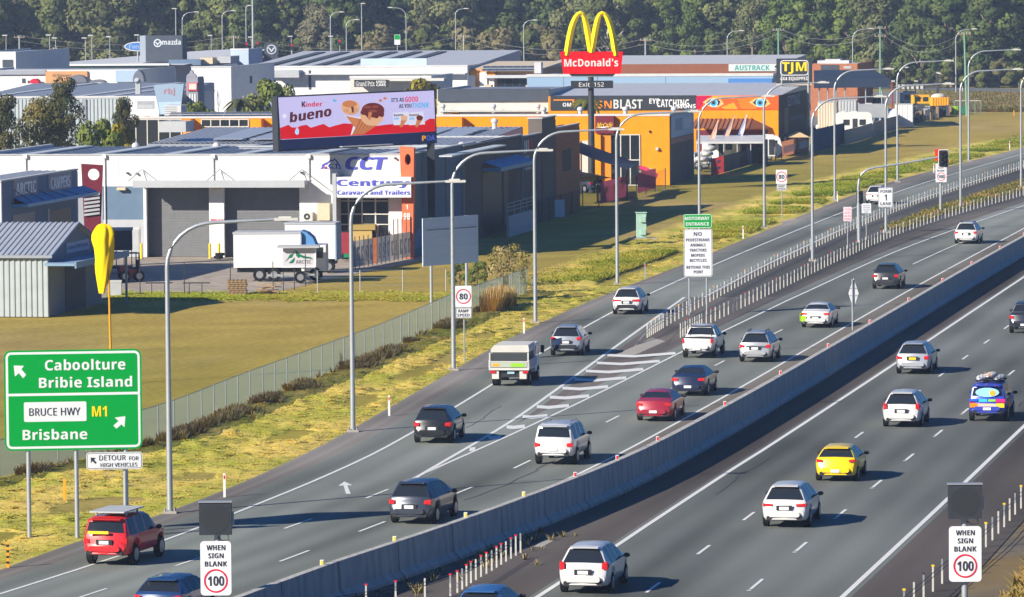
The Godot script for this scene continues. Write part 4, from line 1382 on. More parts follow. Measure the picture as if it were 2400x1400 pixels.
	t.get_child(t.get_child_count() - 1).position.z = 0.128
	t.get_child(t.get_child_count() - 2).position.z = 0.12
	legs(t, b, [2205], 352, 0.12)
	r = prect(b, 2192, 350, 2212, 377)
	s = tool()
	box2(s, Vector3(r.position.x, r.position.y, -0.06), Vector3(r.end.x, r.end.y, 0.05))
	put("red_lit_panel", s, tint([0.75, 0.03, 0.01]), t)
	# ramp signal mast
	b = g(2014, 568)
	t = thing("traffic_signal", "grey mast arm traffic signal leaning over the ramp with two signal heads", "traffic light", b)
	s = tool()
	var pp := []
	var rr := []
	for c in [[2014, 568], [2013, 500], [2012, 440], [2014, 421], [2020, 408], [2033, 398], [2050, 393], [2085, 388], [2140, 379], [2200, 368]]:
		var q := loc(b, c[0], c[1])
		pp.append(Vector3(q.x, maxf(q.y, 0), 0))
		rr.append(0.16 if pp.size() < 3 else 0.12 - 0.005 * pp.size())
	tube(s, pp, rr, 10)
	put("mast", s, M.steel, t)
	for c in [[2201, 352, 2222, 391], [2008, 447, 2023, 478]]:
		r = prect(b, c[0], c[1], c[2], c[3])
		s = tool()
		prism(s, rrect(r.get_center().x, r.get_center().y, r.size.x, r.size.y, 0.08), 0.06, 0.09)
		var bb := put("backing_board", s, M.black, t)
		s = tool()
		ring(s, 0, 0, 0.97, 1.0, 0.09, 0.095, 24)
		for k in 3:
			var cy := r.end.y - r.size.y * (0.2 + 0.3 * k)
			s = tool()
			tube(s, [Vector3(r.get_center().x, cy, 0.09), Vector3(r.get_center().x, cy - 0.03, 0.28)], [r.size.x * 0.24, r.size.x * 0.26], 12, false)
			put("visor", s, M.plastic, bb)
			s = tool()
			prism(s, circle(r.get_center().x, cy, r.size.x * 0.22, 14), 0.09, 0.1)
			put("lens", s, tint([[0.10, 0.01, 0.01], [0.09, 0.05, 0.01], [0.01, 0.06, 0.04]][k], 0.3), bb)
		if c[0] == 2201:
			s = tool()
			prism(s, rrect(r.get_center().x, r.get_center().y, r.size.x + 0.1, r.size.y + 0.1, 0.12), 0.04, 0.058)
			put("white_rim", s, M.clean_white, bb)
	# diamond sign seen from its back
	b = g(1998, 775)
	t = thing("diamond_sign", "grey back of a diamond sign on a thin post at the concrete barrier", "road sign", b)
	s = tool()
	var dp := PackedVector2Array()
	for c in [[2001, 652], [2013, 688], [2001, 724], [1989, 688]]:
		dp.append(loc(b, c[0], c[1]))
	prism(s, dp, -0.06, -0.045)
	put("panel", s, tint([0.55, 0.56, 0.58]), t)
	s = tool()
	for yy in [675, 692]:
		var q := prect(b, 1992, yy, 2010, yy + 2)
		box2(s, Vector3(q.position.x, q.position.y, -0.044), Vector3(q.end.x, q.end.y, -0.02))
	put("bracket", s, M.steel, t)
	legs(t, b, [1998], 655, 0.045)
	t.get_node("post").position.z = 0.14
	# back of the big sign board by the fence
	b = g(1056, 712)
	t = thing("notice_board", "large grey back of a sign board standing on two posts by the wire fence", "road sign", b, 0.9)
	var wid := (loc(b, 1122, 560).x - loc(b, 994, 560).x) / cos(0.9)
	var lo := loc(b, 1056, 620).y
	var hi := loc(b, 1056, 508).y
	var rows := 5
	for k in rows:
		s = tool()
		box2(s, Vector3(-wid / 2, lerpf(lo, hi, float(k) / rows) + 0.01, 0), Vector3(wid / 2, lerpf(lo, hi, float(k + 1) / rows), 0.06))
		put("panel", s, tint([0.50, 0.58, 0.70]), t)
	letters(t, "For Road & Traffic Permissions contact the local Council Department", 0.1, lerpf(lo, hi, 0.75), wid * 0.9, 0.13, 0.065, tint([0.14, 0.15, 0.18]))
	for x in [-wid * 0.32, wid * 0.32]:
		s = tool()
		tube(s, [Vector3(x, 0, -0.12), Vector3(x, hi, -0.12)], [0.1, 0.1], 8)
		put("post", s, M.steel, t)

func small_posts():
	var gp := "white guide posts along the ramp"
	for c in [[912, 975, 927, "white guide post right of the second street lamp"], [526, 1166, 1110, "white guide post nearest the camera, behind the left variable speed sign"], [1228, 782, 746, "white guide post left of the fourth street lamp"], [1742, 560, 530, "white guide post right of the motorway entrance sign"], [1963, 473, 449, "white guide post beside the lamp in front of the blue shade cloth"], [1247, 686, 645, "black and white guide post left of the fourth lamp, on the grass"], [1512, 652, 617, "bare grey post on the grass right of the fifth lamp"], [2189, 405, 383, "white guide post left of the hundred sign"], [2367, 352, 331, "white guide post in the green growth at the right"], [2256, 218, 202, "white guide post at the road below the forest"]]:
		var b := g(c[0], c[1])
		var t := thing("guide_post", c[3], "guide post", b, 0.0, gp)
		var h := loc(b, c[0], c[2]).y
		var s := tool()
		box2(s, Vector3(-0.05, 0, -0.03), Vector3(0.05, h, 0.03))
		put("post", s, M.steel if c[0] == 1512 else M.clean_white, t)
		s = tool()
		box2(s, Vector3(-0.03, h * 0.76, 0.03), Vector3(0.03, h * 0.92, 0.036))
		put("reflector", s, M.black if c[0] == 1247 else M.reflector_red, t)
	for c in [[151, 1173, 1123, "yellow marker post under the big green sign"], [18, 1331, 1271, "yellow and black marker post at the left edge"], [2226, 384, 374, "yellow marker behind the mast arm signal"], [1838, 502, 484, "yellow and black marker beside the far ramp speed sign"], [2377, 272, 258, "yellow marker on the far tan slope"]]:
		var b := g(c[0], c[1])
		var t := thing("marker_post", c[3], "marker post", b, 0.0, "yellow marker posts")
		var h := loc(b, c[0], c[2]).y
		var s := tool()
		box2(s, Vector3(-0.05, 0, -0.04), Vector3(0.05, h, 0.04))
		put("post", s, M.amber, t)
		if c[0] in [18, 1838]:
			for k in 4:
				s = tool()
				box2(s, Vector3(-0.052, h * (0.15 + 0.22 * k), -0.042), Vector3(0.052, h * (0.25 + 0.22 * k), 0.042))
				put("black_band", s, M.black, t)

func build_fence():
	var t := thing("wire_fence", "grey green chain wire fence running along the verge to the dry bush", "fence")
	var z := 218.0
	var h := 1.65
	while z < xz_end():
		var z1 := z + 2.9
		var a := Vector3(xat("fence", z), 0, -z)
		var b := Vector3(xat("fence", z1), 0, -z1)
		var s := tool()
		tube(s, [a, a + Vector3(0, h, 0)], [0.035, 0.035], 6)
		put("post", s, M.pale_grey, t)
		s = tool()
		var n := Vector3((b - a).z, 0, -(b - a).x)
		quad(s, a + Vector3(0, 0.03, 0), b + Vector3(0, 0.03, 0), b + Vector3(0, h - 0.03, 0), a + Vector3(0, h - 0.03, 0), n)
		put("mesh_panel", s, M.mesh_fence, t)
		s = tool()
		tube(s, [a + Vector3(0, h - 0.02, 0), b + Vector3(0, h - 0.02, 0)], [0.02, 0.02], 5)
		put("top_wire", s, M.steel, t)
		z = z1
	# loose posts of the yard fence
	var y := thing("yard_fence", "thin dark posts with fine wire round the caravan yard", "fence")
	var pts := [[328, 690, 598], [432, 688, 617], [540, 690, 615], [640, 690, 613], [664, 683, 636], [690, 680, 627], [716, 672, 595], [744, 687, 635], [844, 686, 634], [944, 686, 633], [1045, 684, 632]]
	for i in pts.size():
		var c: Array = pts[i]
		var b := g(c[0], c[1])
		var s := tool()
		tube(s, [b, b + Vector3(0, loc(b, c[0], c[2]).y, 0)], [0.035, 0.035], 6)
		put("post", s, M.dark_steel if c[0] < 720 else M.pale_grey, y)
		if i and c[0] > 720:
			var a := g(pts[i - 1][0], pts[i - 1][1])
			s = tool()
			for q in [0.5, 1.0, 1.5]:
				tube(s, [a + Vector3(0, q, 0), b + Vector3(0, q, 0)], [0.008, 0.008], 4, false)
			put("wire", s, M.steel, y)

func xz_end() -> float:
	return zof(1222, 691)

# ---------------------------------------------------------------- buildings
# a building's own axes: x runs along the facade (0 at its right corner), z points out of the facade
func RB(x: float) -> float:                       # foot of the estate's motorway side, in the photograph
	return 600.0 - (x - 985.0) * 0.2846

func local_ray(B, px, py):
	var inv: Transform3D = B.root.transform.affine_inverse()
	return [inv * EYE, inv.basis * ray(px, py)]

func fpl(B, px, py, z := 0.0) -> Vector2:
	var q = local_ray(B, px, py)
	var t: float = (z - q[0].z) / q[1].z
	var p: Vector3 = q[0] + q[1] * t
	return Vector2(p.x, maxf(p.y, 0.0))

func rpl(B, px, py, x := 0.0) -> Vector2:         # (z, y) on the right-hand wall
	var q = local_ray(B, px, py)
	var t: float = (x - q[0].x) / q[1].x
	var p: Vector3 = q[0] + q[1] * t
	return Vector2(p.z, maxf(p.y, 0.0))

func fr(B, x0, y0, x1, y1, z := 0.0) -> Rect2:
	var a := fpl(B, x0, (y0 + y1) / 2.0, z)
	var b := fpl(B, x1, (y0 + y1) / 2.0, z)
	var c := fpl(B, (x0 + x1) / 2.0, y0, z)
	var d := fpl(B, (x0 + x1) / 2.0, y1, z)
	return Rect2(a.x, d.y, b.x - a.x, c.y - d.y)

func fbox(B, called, x0, y0, x1, y1, depth, m, z := 0.0, parent = null):
	var r := fr(B, x0, y0, x1, y1, z + maxf(depth, 0.0))
	var s := tool()
	box2(s, Vector3(r.position.x, r.position.y, z), Vector3(r.end.x, r.end.y, z + depth))
	return put(called, s, m, parent if parent else B.root)

func ftext(B, text, x0, y0, x1, y1, m, z := 0.02, font = null, parent = null):
	var r := fr(B, x0, y0, x1, y1, z)
	var c := r.get_center()
	return letters(parent if parent else B.root, text, c.x, c.y, r.size.x, r.size.y, z + 0.01, m, font)

func fpoly(B, called, pts: Array, z, m, parent = null, thick := 0.02):
	var poly := PackedVector2Array()
	for i in range(0, pts.size(), 2):
		poly.append(fpl(B, pts[i], pts[i + 1], z))
	var s := tool()
	prism(s, poly, z, z + thick)
	return put(called, s, m, parent if parent else B.root)

func rbox(B, called, x0, y0, x1, y1, depth, m, x := 0.0, parent = null):
	var a := rpl(B, x0, (y0 + y1) / 2.0, x)
	var b := rpl(B, x1, (y0 + y1) / 2.0, x)
	var c := rpl(B, (x0 + x1) / 2.0, y0, x)
	var d := rpl(B, (x0 + x1) / 2.0, y1, x)
	var s := tool()
	box2(s, Vector3(x, d.y, a.x), Vector3(x + depth, c.y, b.x))
	return put(called, s, m, parent if parent else B.root)

func rtext(B, text, x0, y0, x1, y1, m, x := 0.02):
	var a := rpl(B, x0, (y0 + y1) / 2.0)
	var b := rpl(B, x1, (y0 + y1) / 2.0)
	var c := rpl(B, (x0 + x1) / 2.0, y0)
	var d := rpl(B, (x0 + x1) / 2.0, y1)
	return letters(B.root, text, -(a.x + b.x) / 2.0, (c.y + d.y) / 2.0, absf(a.x - b.x), c.y - d.y, x + 0.01, m, null, "lettering", Basis(Vector3.UP, PI / 2))

func building(called, label, xr, yb, xl, yt, depth, opt := {}):
	# yb > 1000 gives the distance in metres plus 10000 instead of a visible foot
	var at: Vector3 = g(xr, yb) if yb < 5000 else under(xr, yt, yb - 10000.0)
	var root := thing(called, label, opt.get("category", "building"), at, opt.get("turn", LOT), opt.get("group", ""))
	var B := {"root": root, "H": 0.0, "W": 0.0, "D": depth}
	B.H = fpl(B, xr, yt).y
	B.W = opt.get("width", -fpl(B, xl, yt).x)
	if opt.has("far"):
		depth = -rpl(B, opt.far, RB(opt.far)).x
		B.D = depth
	var H: float = B.H
	var W: float = B.W
	var D: float = depth
	var wall = opt.get("wall", M.white)
	var side = opt.get("side", wall)
	var s := tool()
	if not opt.get("open_front", false):
		box2(s, Vector3(-W, 0, -0.25), Vector3(0, H, 0))
		put("front_wall", s, wall, root)
	s = tool()
	var hb: float = H + opt.get("rise", 0.0)
	box2(s, Vector3(-W, 0, -D), Vector3(0, H + opt.get("rise", 0.0) - opt.get("parapet", 0.25) - 0.02, -D + 0.25))
	box2(s, Vector3(-W, 0, -D + 0.25), Vector3(-W + 0.25, H - 0.02, -0.252))
	put("wall", s, wall, root)
	s = tool()
	box2(s, Vector3(-0.25, 0, -D + 0.25), Vector3(0, H - 0.01, -0.252))
	put("side_wall", s, side, root)
	s = tool()
	var up: float = opt.get("rise", 0.0)
	var drop: float = opt.get("parapet", 0.25)
	var e := 0.003
	var a := Vector3(-W + e, H - drop, -0.26)
	var b := Vector3(-e, H - drop, -0.26)
	var c := Vector3(-e, H - drop + up, -D + e)
	var d := Vector3(-W + e, H - drop + up, -D + e)
	if opt.has("ribs"):
		corrugated(s, a, b, c - b, Vector3.UP, opt.ribs, opt.ribs * 0.16)
	else:
		quad(s, a, b, c, d, Vector3.UP)
	if up > 0.05:
		quad(s, b, c, Vector3(-e, H - 0.3, -D + e), Vector3(-e, H - 0.3, -0.26), Vector3.RIGHT)
		quad(s, a, d, Vector3(-W + e, H - 0.3, -D + e), Vector3(-W + e, H - 0.3, -0.26), Vector3.LEFT)
	put("roof", s, opt.get("roof", M.roof), root)
	if opt.get("cap", null):
		s = tool()
		box2(s, Vector3(-W - 0.05, H, -0.32), Vector3(0.05, H + opt.get("cap_h", 0.14), 0.06))
		put("fascia", s, opt.cap, root)
		s = tool()
		box2(s, Vector3(-0.32, H, -D), Vector3(0.05, H + opt.get("cap_h", 0.14) * 0.9, -0.33))
		put("fascia", s, opt.get("side_cap", opt.cap), root)
	return B

func roof_strip(B, called, x, w, z0, z1, m, h := 0.04):
	# something lying on the roof slope
	var s := tool()
	box2(s, Vector3(x, B.H - 0.2, z1), Vector3(x + w, B.H - 0.2 + h, z0))
	return put(called, s, m, B.root)

func solar_rows(B, x0, y0, x1, y1, nx, ny, z, tilt, m = null):
	# panels standing on the roof; places read off along the roof edge
	var s := tool()
	var a := fpl(B, x0, y1, z)
	var b := fpl(B, x1, y0, z)
	var w: float = (b.x - a.x) / nx
	var l: float = (b.y - a.y) / ny / sin(tilt) * 0.8
	box(s, Vector3(w / 2, 0, 0), Vector3(w * 0.95, 0.04, l), Basis(Vector3.RIGHT, tilt))
	var pm := s.commit()
	var f := tool()
	for k in [0.0, 0.97]:
		box(f, Vector3(w * 0.5, 0, 0) + Basis(Vector3.RIGHT, tilt) * Vector3(0, 0.005, (k - 0.485) * l), Vector3(w * 0.95, 0.05, 0.05), Basis(Vector3.RIGHT, tilt))
	var fm := f.commit()
	for j in ny:
		for i in nx:
			var o := put("solar_panel", pm, M.solar, B.root)
			o.position = Vector3(a.x + i * w, lerpf(a.y, b.y, (j + 0.5) / ny), z - j * l * cos(tilt) * 1.05)
			put("panel_frame", fm, M.solar_frame, o)

func vent(B, x, y, z, called := "roof_vent"):
	var s := tool()
	tube(s, [Vector3(x, y - 0.5, z), Vector3(x, y + 0.1, z)], [0.22, 0.22], 8)
	ball(s, Vector3(x, y + 0.28, z), Vector3(0.33, 0.28, 0.33), 10, 6)
	put(called, s, M.roof_white, B.root)

func glazing(B, x0, y0, x1, y1, nx, ny, frame, z := 0.02):
	var gm = fbox(B, "window", x0, y0, x1, y1, 0.03, M.glass, z)
	var r := fr(B, x0, y0, x1, y1, z)
	for i in nx + 1:
		var s := tool()
		var x := lerpf(r.position.x, r.end.x, float(i) / nx)
		box2(s, Vector3(x - 0.05, r.position.y, z + 0.032), Vector3(x + 0.05, r.end.y, z + 0.09))
		put("mullion", s, frame, gm)
	for j in ny + 1:
		var s := tool()
		var y := lerpf(r.position.y, r.end.y, float(j) / ny)
		box2(s, Vector3(r.position.x, y - 0.05, z + 0.034), Vector3(r.end.x, y + 0.05, z + 0.085))
		put("transom", s, frame, gm)

func caravan_shop():
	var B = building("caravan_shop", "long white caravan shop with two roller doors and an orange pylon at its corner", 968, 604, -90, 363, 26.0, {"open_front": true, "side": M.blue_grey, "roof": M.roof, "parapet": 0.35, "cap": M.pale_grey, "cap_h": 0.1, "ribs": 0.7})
	var R = B.root
	var t := -0.3
	fbox(B, "front_wall", -90, 364, 968, 437, 0.3, M.white, t)
	for k in [57, 277, 498, 721]:
		fbox(B, "panel_joint", k, 367, k + 1.6, 436, 0.004, M.pale_grey, 0.0)
	fbox(B, "front_wall", -90, 437, 241, 604, 0.3, M.grey_wall, t)
	fbox(B, "front_wall", 241, 437, 336, 515, 0.3, M.blue_grey, t)
	fbox(B, "front_wall", 241, 515, 336, 605, 0.3, M.pale_grey, t)
	fbox(B, "pier", 336, 437, 343, 605, 0.45, M.white, t)
	fbox(B, "pier", 490, 437, 525, 606, 0.3, M.white, t)
	fbox(B, "front_wall", 702, 437, 786, 604, 0.3, M.white, t)
	fbox(B, "front_wall", 912, 437, 945, 600, 0.3, M.white, t)
	fbox(B, "front_wall", 786, 437, 912, 464, 0.3, M.white, t)
	fbox(B, "front_wall", 786, 570, 912, 604, 0.3, M.white, t)
	for d in [[343, 490], [525, 702]]:
		var r := fr(B, d[0], 437, d[1], 606, -0.9)
		var s := tool()
		var n := 44
		for k in n:
			var y0 := lerpf(r.position.y, r.end.y, float(k) / n)
			var y1 := lerpf(r.position.y, r.end.y, (k + 0.8) / n)
			box2(s, Vector3(r.position.x - 0.4, y0, -0.95), Vector3(r.end.x + 0.4, y1, -0.9))
		box2(s, Vector3(r.position.x - 0.4, r.position.y, -1.0), Vector3(r.end.x + 0.4, r.end.y + 0.4, -0.955))
		put("roller_door", s, M.shutter, R)
	# canopy with its stays
	var cr := fr(B, 315, 425, 712, 438, 1.6)
	var s := tool()
	box2(s, Vector3(cr.position.x, cr.position.y + 0.1, 0.002), Vector3(cr.end.x, cr.end.y, 1.7))
	box2(s, Vector3(cr.position.x - 0.1, cr.position.y - 0.05, 1.7), Vector3(cr.end.x + 0.1, cr.end.y + 0.08, 1.85))
	var can := put("canopy", s, M.pale_grey, R)
	for x in [333, 515, 708]:
		var q := fpl(B, x, 397)
		s = tool()
		for dx in [-0.7, 1.1]:
			tube(s, [Vector3(q.x, q.y, 0.05), Vector3(q.x + dx, cr.end.y, 1.6)], [0.035, 0.035], 5)
		put("stay", s, M.steel, can)
	for x in [505, 283]:
		fbox(B, "wall_light", x - 10, 439 if x > 400 else 440, x + 10, 444 if x > 400 else 446, 0.4, M.cream, 0.01)
	# shopfront glass
	glazing(B, 786, 464, 912, 571, 4, 1, M.off_white, -0.25)
	var gr := fr(B, 786, 464, 912, 571, -0.1)
	for yy in [471, 502, 526]:
		fbox(B, "transom", 786, yy - 1, 912, yy + 1.5, 0.06, M.off_white, -0.16)
	fbox(B, "door_frame", 857, 527, 861, 571, 0.08, M.off_white, -0.15)
	fbox(B, "door_frame", 883, 527, 887, 571, 0.08, M.off_white, -0.15)
	fbox(B, "door_frame", 861, 527, 883, 530, 0.08, M.off_white, -0.15)
	# projecting name board
	s = tool()
	var nb := fr(B, 784, 415, 963, 463, 1.7)
	box2(s, Vector3(nb.position.x, nb.position.y, 1.55), Vector3(nb.end.x, nb.end.y, 1.7))
	var board_o := put("name_board", s, M.sign_white, R)
	for k in 3:
		ftext(B, "Century", 789 + k, 421, 958 + k, 441, M.navy_text, 1.7 + 0.003 * k, font_bold, board_o)
	for k in 2:
		ftext(B, "Caravans and Trailers", 790 + k * 0.8, 446, 960.5 + k * 0.8, 457, M.navy_text, 1.7 + 0.003 * k, font_bold, board_o)
	s = tool()
	var pr := fr(B, 780, 407, 790, 545, 1.6)
	box2(s, Vector3(pr.position.x, pr.position.y, 0.003), Vector3(pr.position.x + 0.28, pr.end.y, 1.75))
	put("blade_wall", s, M.pale_grey, R)
	s = tool()
	box2(s, Vector3(nb.position.x + 0.25, nb.end.y - 0.2, 0.003), Vector3(nb.end.x, nb.end.y - 0.02, 1.54))
	put("board_roof", s, M.pale_grey, R)
	# the white face lettering
	for k in 4:
		var big = ftext(B, "CCT", 820 + k * 1.2, 368, 912 + k * 1.2, 398, M.navy_text, 0.02 + 0.003 * k)
		big.transform.basis.y += Vector3(0.22, 0, 0) * big.transform.basis.y.length()
		big.position.x -= 0.35
	fpoly(B, "logo", [751, 396, 760, 383, 768, 380, 775, 373, 779, 376, 784, 371, 790, 377, 797, 388, 799, 397, 796, 397, 794, 389, 787, 379, 784, 375, 779, 380, 775, 377, 769, 383, 762, 386, 754, 396], 0.01, M.navy_text)
	ftext(B, "CCT", 754, 384, 795, 394, M.navy_text)
	fpoly(B, "logo", [751, 396, 799, 396, 799, 395, 751, 395], 0.012, M.navy_text)
	var dot := fpl(B, 763, 393)
	s = tool()
	prism(s, circle(dot.x, dot.y, 0.1, 12), 0.01, 0.035)
	put("logo_dot", s, M.sign_red, R)
	fbox(B, "number_plate", 490, 512, 524, 519, 0.02, M.sign_white, 0.01)
	ftext(B, "9B/77", 493, 513, 522, 518, M.sign_red, 0.03)
	# pylon
	var p0 := fpl(B, 936, 347, 1.0)
	var p1 := fpl(B, 968, 347, 1.0)
	s = tool()
	var hole := fpl(B, 955, 374, 1.0)
	var outline := PackedVector2Array([Vector2(p0.x + 0.25, 0), Vector2(p1.x - 0.1, 0), Vector2(p1.x + 0.05, p0.y), Vector2(p0.x, p0.y + 0.12)])
	var ring_pts := circle(0, 0, 0.0, 3)
	ring_pts = PackedVector2Array()
	for k in 20:
		ring_pts.append(hole + Vector2(cos(TAU * k / 20) * 0.24, sin(TAU * k / 20) * 0.42))
	for half in [[0, 1], [1, 0]]:
		var keep := PackedVector2Array()
		keep = PackedVector2Array([Vector2(-99, -1), Vector2(hole.x, -1), Vector2(hole.x, 99), Vector2(-99, 99)]) if half[0] == 0 else PackedVector2Array([Vector2(hole.x, -1), Vector2(99, -1), Vector2(99, 99), Vector2(hole.x, 99)])
		for piece in Geometry2D.intersect_polygons(outline, keep):
			for cut in Geometry2D.clip_polygons(piece, ring_pts):
				prism(s, cut, 0.35, 0.95)
	var py := put("pylon", s, M.pylon_orange, R)
	s = tool()
	prism(s, ring_pts, 0.36, 0.40)
	put("dark_disc", s, M.charcoal, py)
	ftext(B, "9B", 946, 499, 961, 515, M.clean_white, 0.95, font_bold, py)
	ftext(B, "1", 951, 480, 956, 491, M.clean_white, 0.95, font_bold, py)
	# air conditioners on their shelf
	s = tool()
	var ar := fr(B, 710, 519, 780, 522, 0.8)
	box2(s, Vector3(ar.position.x, ar.position.y, 0.002), Vector3(ar.end.x, ar.end.y, 0.8))
	var shelf := put("unit_shelf", s, M.off_white, R)
	fbox(B, "air_conditioner", 743, 477, 772, 517, 0.75, M.cream, 0.05)
	var ac = fbox(B, "air_conditioner", 710, 498, 732, 518, 0.5, M.off_white, 0.05)
	var fc := fpl(B, 719, 508, 0.56)
	s = tool()
	ring(s, fc.x, fc.y, 0.1, 0.24, 0.552, 0.57, 18)
	put("fan_grille", s, M.charcoal, ac)
	for b in [[331, 570, 607], [492, 569, 607], [513, 569, 607]]:
		var foot := g(b[0], b[2])
		var bo := thing("bollard", ["yellow bollard left of the left roller door", "yellow bollard left of the white pier", "yellow bollard right of the white pier, behind the tyres"][[331, 492, 513].find(b[0])], "bollard", foot, 0.0, "yellow bollards at the roller doors")
		s = tool()
		tube(s, [Vector3.ZERO, Vector3(0, 1.15, 0)], [0.1, 0.1], 10)
		put("post", s, M.reflector_yellow, bo)
		s = tool()
		tube(s, [Vector3.ZERO, Vector3(0, 0.03, 0)], [0.2, 0.2], 10)
		put("foot_plate", s, M.steel, bo)
	fbox(B, "side_door", 300, 534, 327, 604, 0.05, M.off_white, 0.005)
	fbox(B, "door_leaf", 303, 538, 325, 604, 0.03, M.pale_grey, 0.056)
	for x in [57, 242, 497, 721]:
		var dp := fpl(B, x + 3, 370)
		s = tool()
		tube(s, [Vector3(dp.x, dp.y, 0.09), Vector3(dp.x, 4.9 if x > 300 else 0.1, 0.09)], [0.05, 0.05], 6)
		box(s, Vector3(dp.x, dp.y + 0.1, 0.12), Vector3(0.3, 0.28, 0.22))
		put("downpipe", s, M.white, R)
	for c in [[297, 406], [319, 407], [705, 405], [925, 371]]:
		fbox(B, "camera_box", c[0] - 2, c[1] - 2, c[0] + 2, c[1] + 2, 0.25, M.slate, 0.01)
	# roof sheets that let light in, vents, the solar field
	for k in 7:
		roof_strip(B, "roof_light", -B.W + 3.0 + k * 5.6, 1.0, -1.0, -24.0, M.skylight, 0.1)
	for k in 5:
		vent(B, -B.W + 8.0 + k * 6.6, B.H - 0.35, -22.0)
	# tilt-up joints and graffiti on the motorway side
	for x in [1008, 1044]:
		rbox(B, "panel_joint", x, 345, x + 2, 570, 0.01, M.slate, 0.0)
	for c in [[972, 545, 980, 585, 0], [977, 535, 990, 580, 1], [984, 550, 997, 590, 0], [990, 540, 1003, 578, 2]]:
		rbox(B, "graffiti", c[0], c[1], c[2], c[3], 0.01 + 0.004 * c[4] + (c[0] % 7) * 0.001, [tint([0.04, 0.22, 0.30]), tint([0.14, 0.16, 0.34]), tint([0.10, 0.30, 0.28])][c[4]], 0.0)

func upper_roofs():
	# the second roof hump behind the shop with its solar field
	var B = building("rear_workshop", "low workshop with grey roof and long solar sheets behind the big advertising screen", 1120, 10445, 345, 336, 22.0, {"wall": M.roof, "roof": M.roof_light, "rise": 0.65, "parapet": 0.0, "ribs": 0.45})
	for c in [[-22.0, 2.6], [-18.8, 2.6], [-3.5, 2.4], [-6.4, 2.4]]:
		var s := tool()
		for k in 6:
			var z := -3.0 - k * 2.6
			box(s, Vector3(c[0], B.H + 0.28 + (-z) / 22.0 * 0.65, z), Vector3(c[1], 0.05, 2.4), Basis(Vector3.RIGHT, atan(0.65 / 22.0)))
		put("solar_panel_row", s, tint([0.24, 0.27, 0.33], 0.35), B.root)
	fbox(B, "parapet_box", 372, 285, 435, 310, 3.0, M.pale_grey, -4.0)
	vent(B, -2.0, B.H + 1.0, -19.0)

func side_blocks():
	# the dark tilt-up row facing the motorway
	var specs := [
		[1088, 1226, 344, 18.0, M.taupe, "taupe workshop with a tall dark doorway under a blue awning", "workshop"],
		[1226, 1272, 322, 14.0, M.taupe, "narrow brown workshop with white vertical lettering beside the blue awning", "workshop"],
		[1272, 1304, 279, 1.2, M.taupe, "tall brown corner block rising over the workshop row", "workshop"],
		[1304, 1360, 302, 1.6, M.terracotta, "reddish brown block between the brown tower and the pole of the golden arches", "workshop"],
	]
	for c in specs:
		var B = building(c[6], c[5], c[0], RB(c[0]), c[0] - 40, c[2], 10.0, {"far": c[1], "width": c[3], "wall": c[4] if c[0] > 1250 else M.grey_wall, "side": c[4], "roof": M.roof_light, "cap": M.pale_grey, "side_cap": M.pale_grey, "cap_h": 0.12, "ribs": 0.6})
		if c[0] == 1088:
			rbox(B, "upper_panel", 1128, 326, 1188, 345, -0.3, M.taupe, 0.02)
			var dw = rbox(B, "doorway", 1131, 400, 1190, 532, 0.02, M.black, 0.0)
			rbox(B, "door_post", 1178, 400, 1181, 525, 0.06, M.slate, 0.021, dw)
			var a := rpl(B, 1130, 402)
			var b := rpl(B, 1213, 384)
			var s := tool()
			quad(s, Vector3(0.0, a.y + 0.75, a.x), Vector3(0.0, a.y + 0.75, b.x), Vector3(1.5, a.y + 0.3, b.x), Vector3(1.5, a.y + 0.3, a.x), Vector3.UP)
			box2(s, Vector3(0.01, a.y - 0.02, a.x - 0.1), Vector3(1.5, a.y + 0.28, a.x))
			box2(s, Vector3(1.45, a.y - 0.02, a.x - 0.1), Vector3(1.52, a.y + 0.29, b.x))
			put("awning", s, M.blue_awning, B.root)
			for k in [1160, 1200]:
				rbox(B, "panel_joint", k, 345, k + 1.5, 398, 0.008, M.charcoal, 0.0)
			# ramp wall with a rail
			s = tool()
			var r0 := rpl(B, 1135, 520)
			var r1 := rpl(B, 1196, 500)
			box2(s, Vector3(1.8, 0, r0.x), Vector3(2.0, 1.7, r1.x))
			put("ramp_wall", s, M.pale_grey, B.root)
			s = tool()
			for q in [2.1, 2.4, 2.7]:
				tube(s, [Vector3(1.9, q, r0.x), Vector3(1.9, q, r1.x)], [0.025, 0.025], 5)
			for k in 5:
				var z := lerpf(r0.x, r1.x, k / 4.0)
				tube(s, [Vector3(1.9, 1.7, z), Vector3(1.9, 2.72, z)], [0.03, 0.03], 5)
			put("handrail", s, M.steel, B.root)
		elif c[0] == 1226:
			for k in 5:
				rbox(B, "white_strip", 1229 + k * 4, 330 - k, 1231 + k * 4, 360 - k * 3, 0.02, M.white if k < 3 else M.logo_red, 0.0)
			for k in 4:
				rbox(B, "letter_block", 1230, 365 + k * 9, 1240 + k * 2, 371 + k * 9, 0.015, M.pale_grey, 0.0)
		elif c[0] == 1304:
			rbox(B, "dark_bay", 1318, 350, 1338, 400, 0.02, M.charcoal, 0.0)

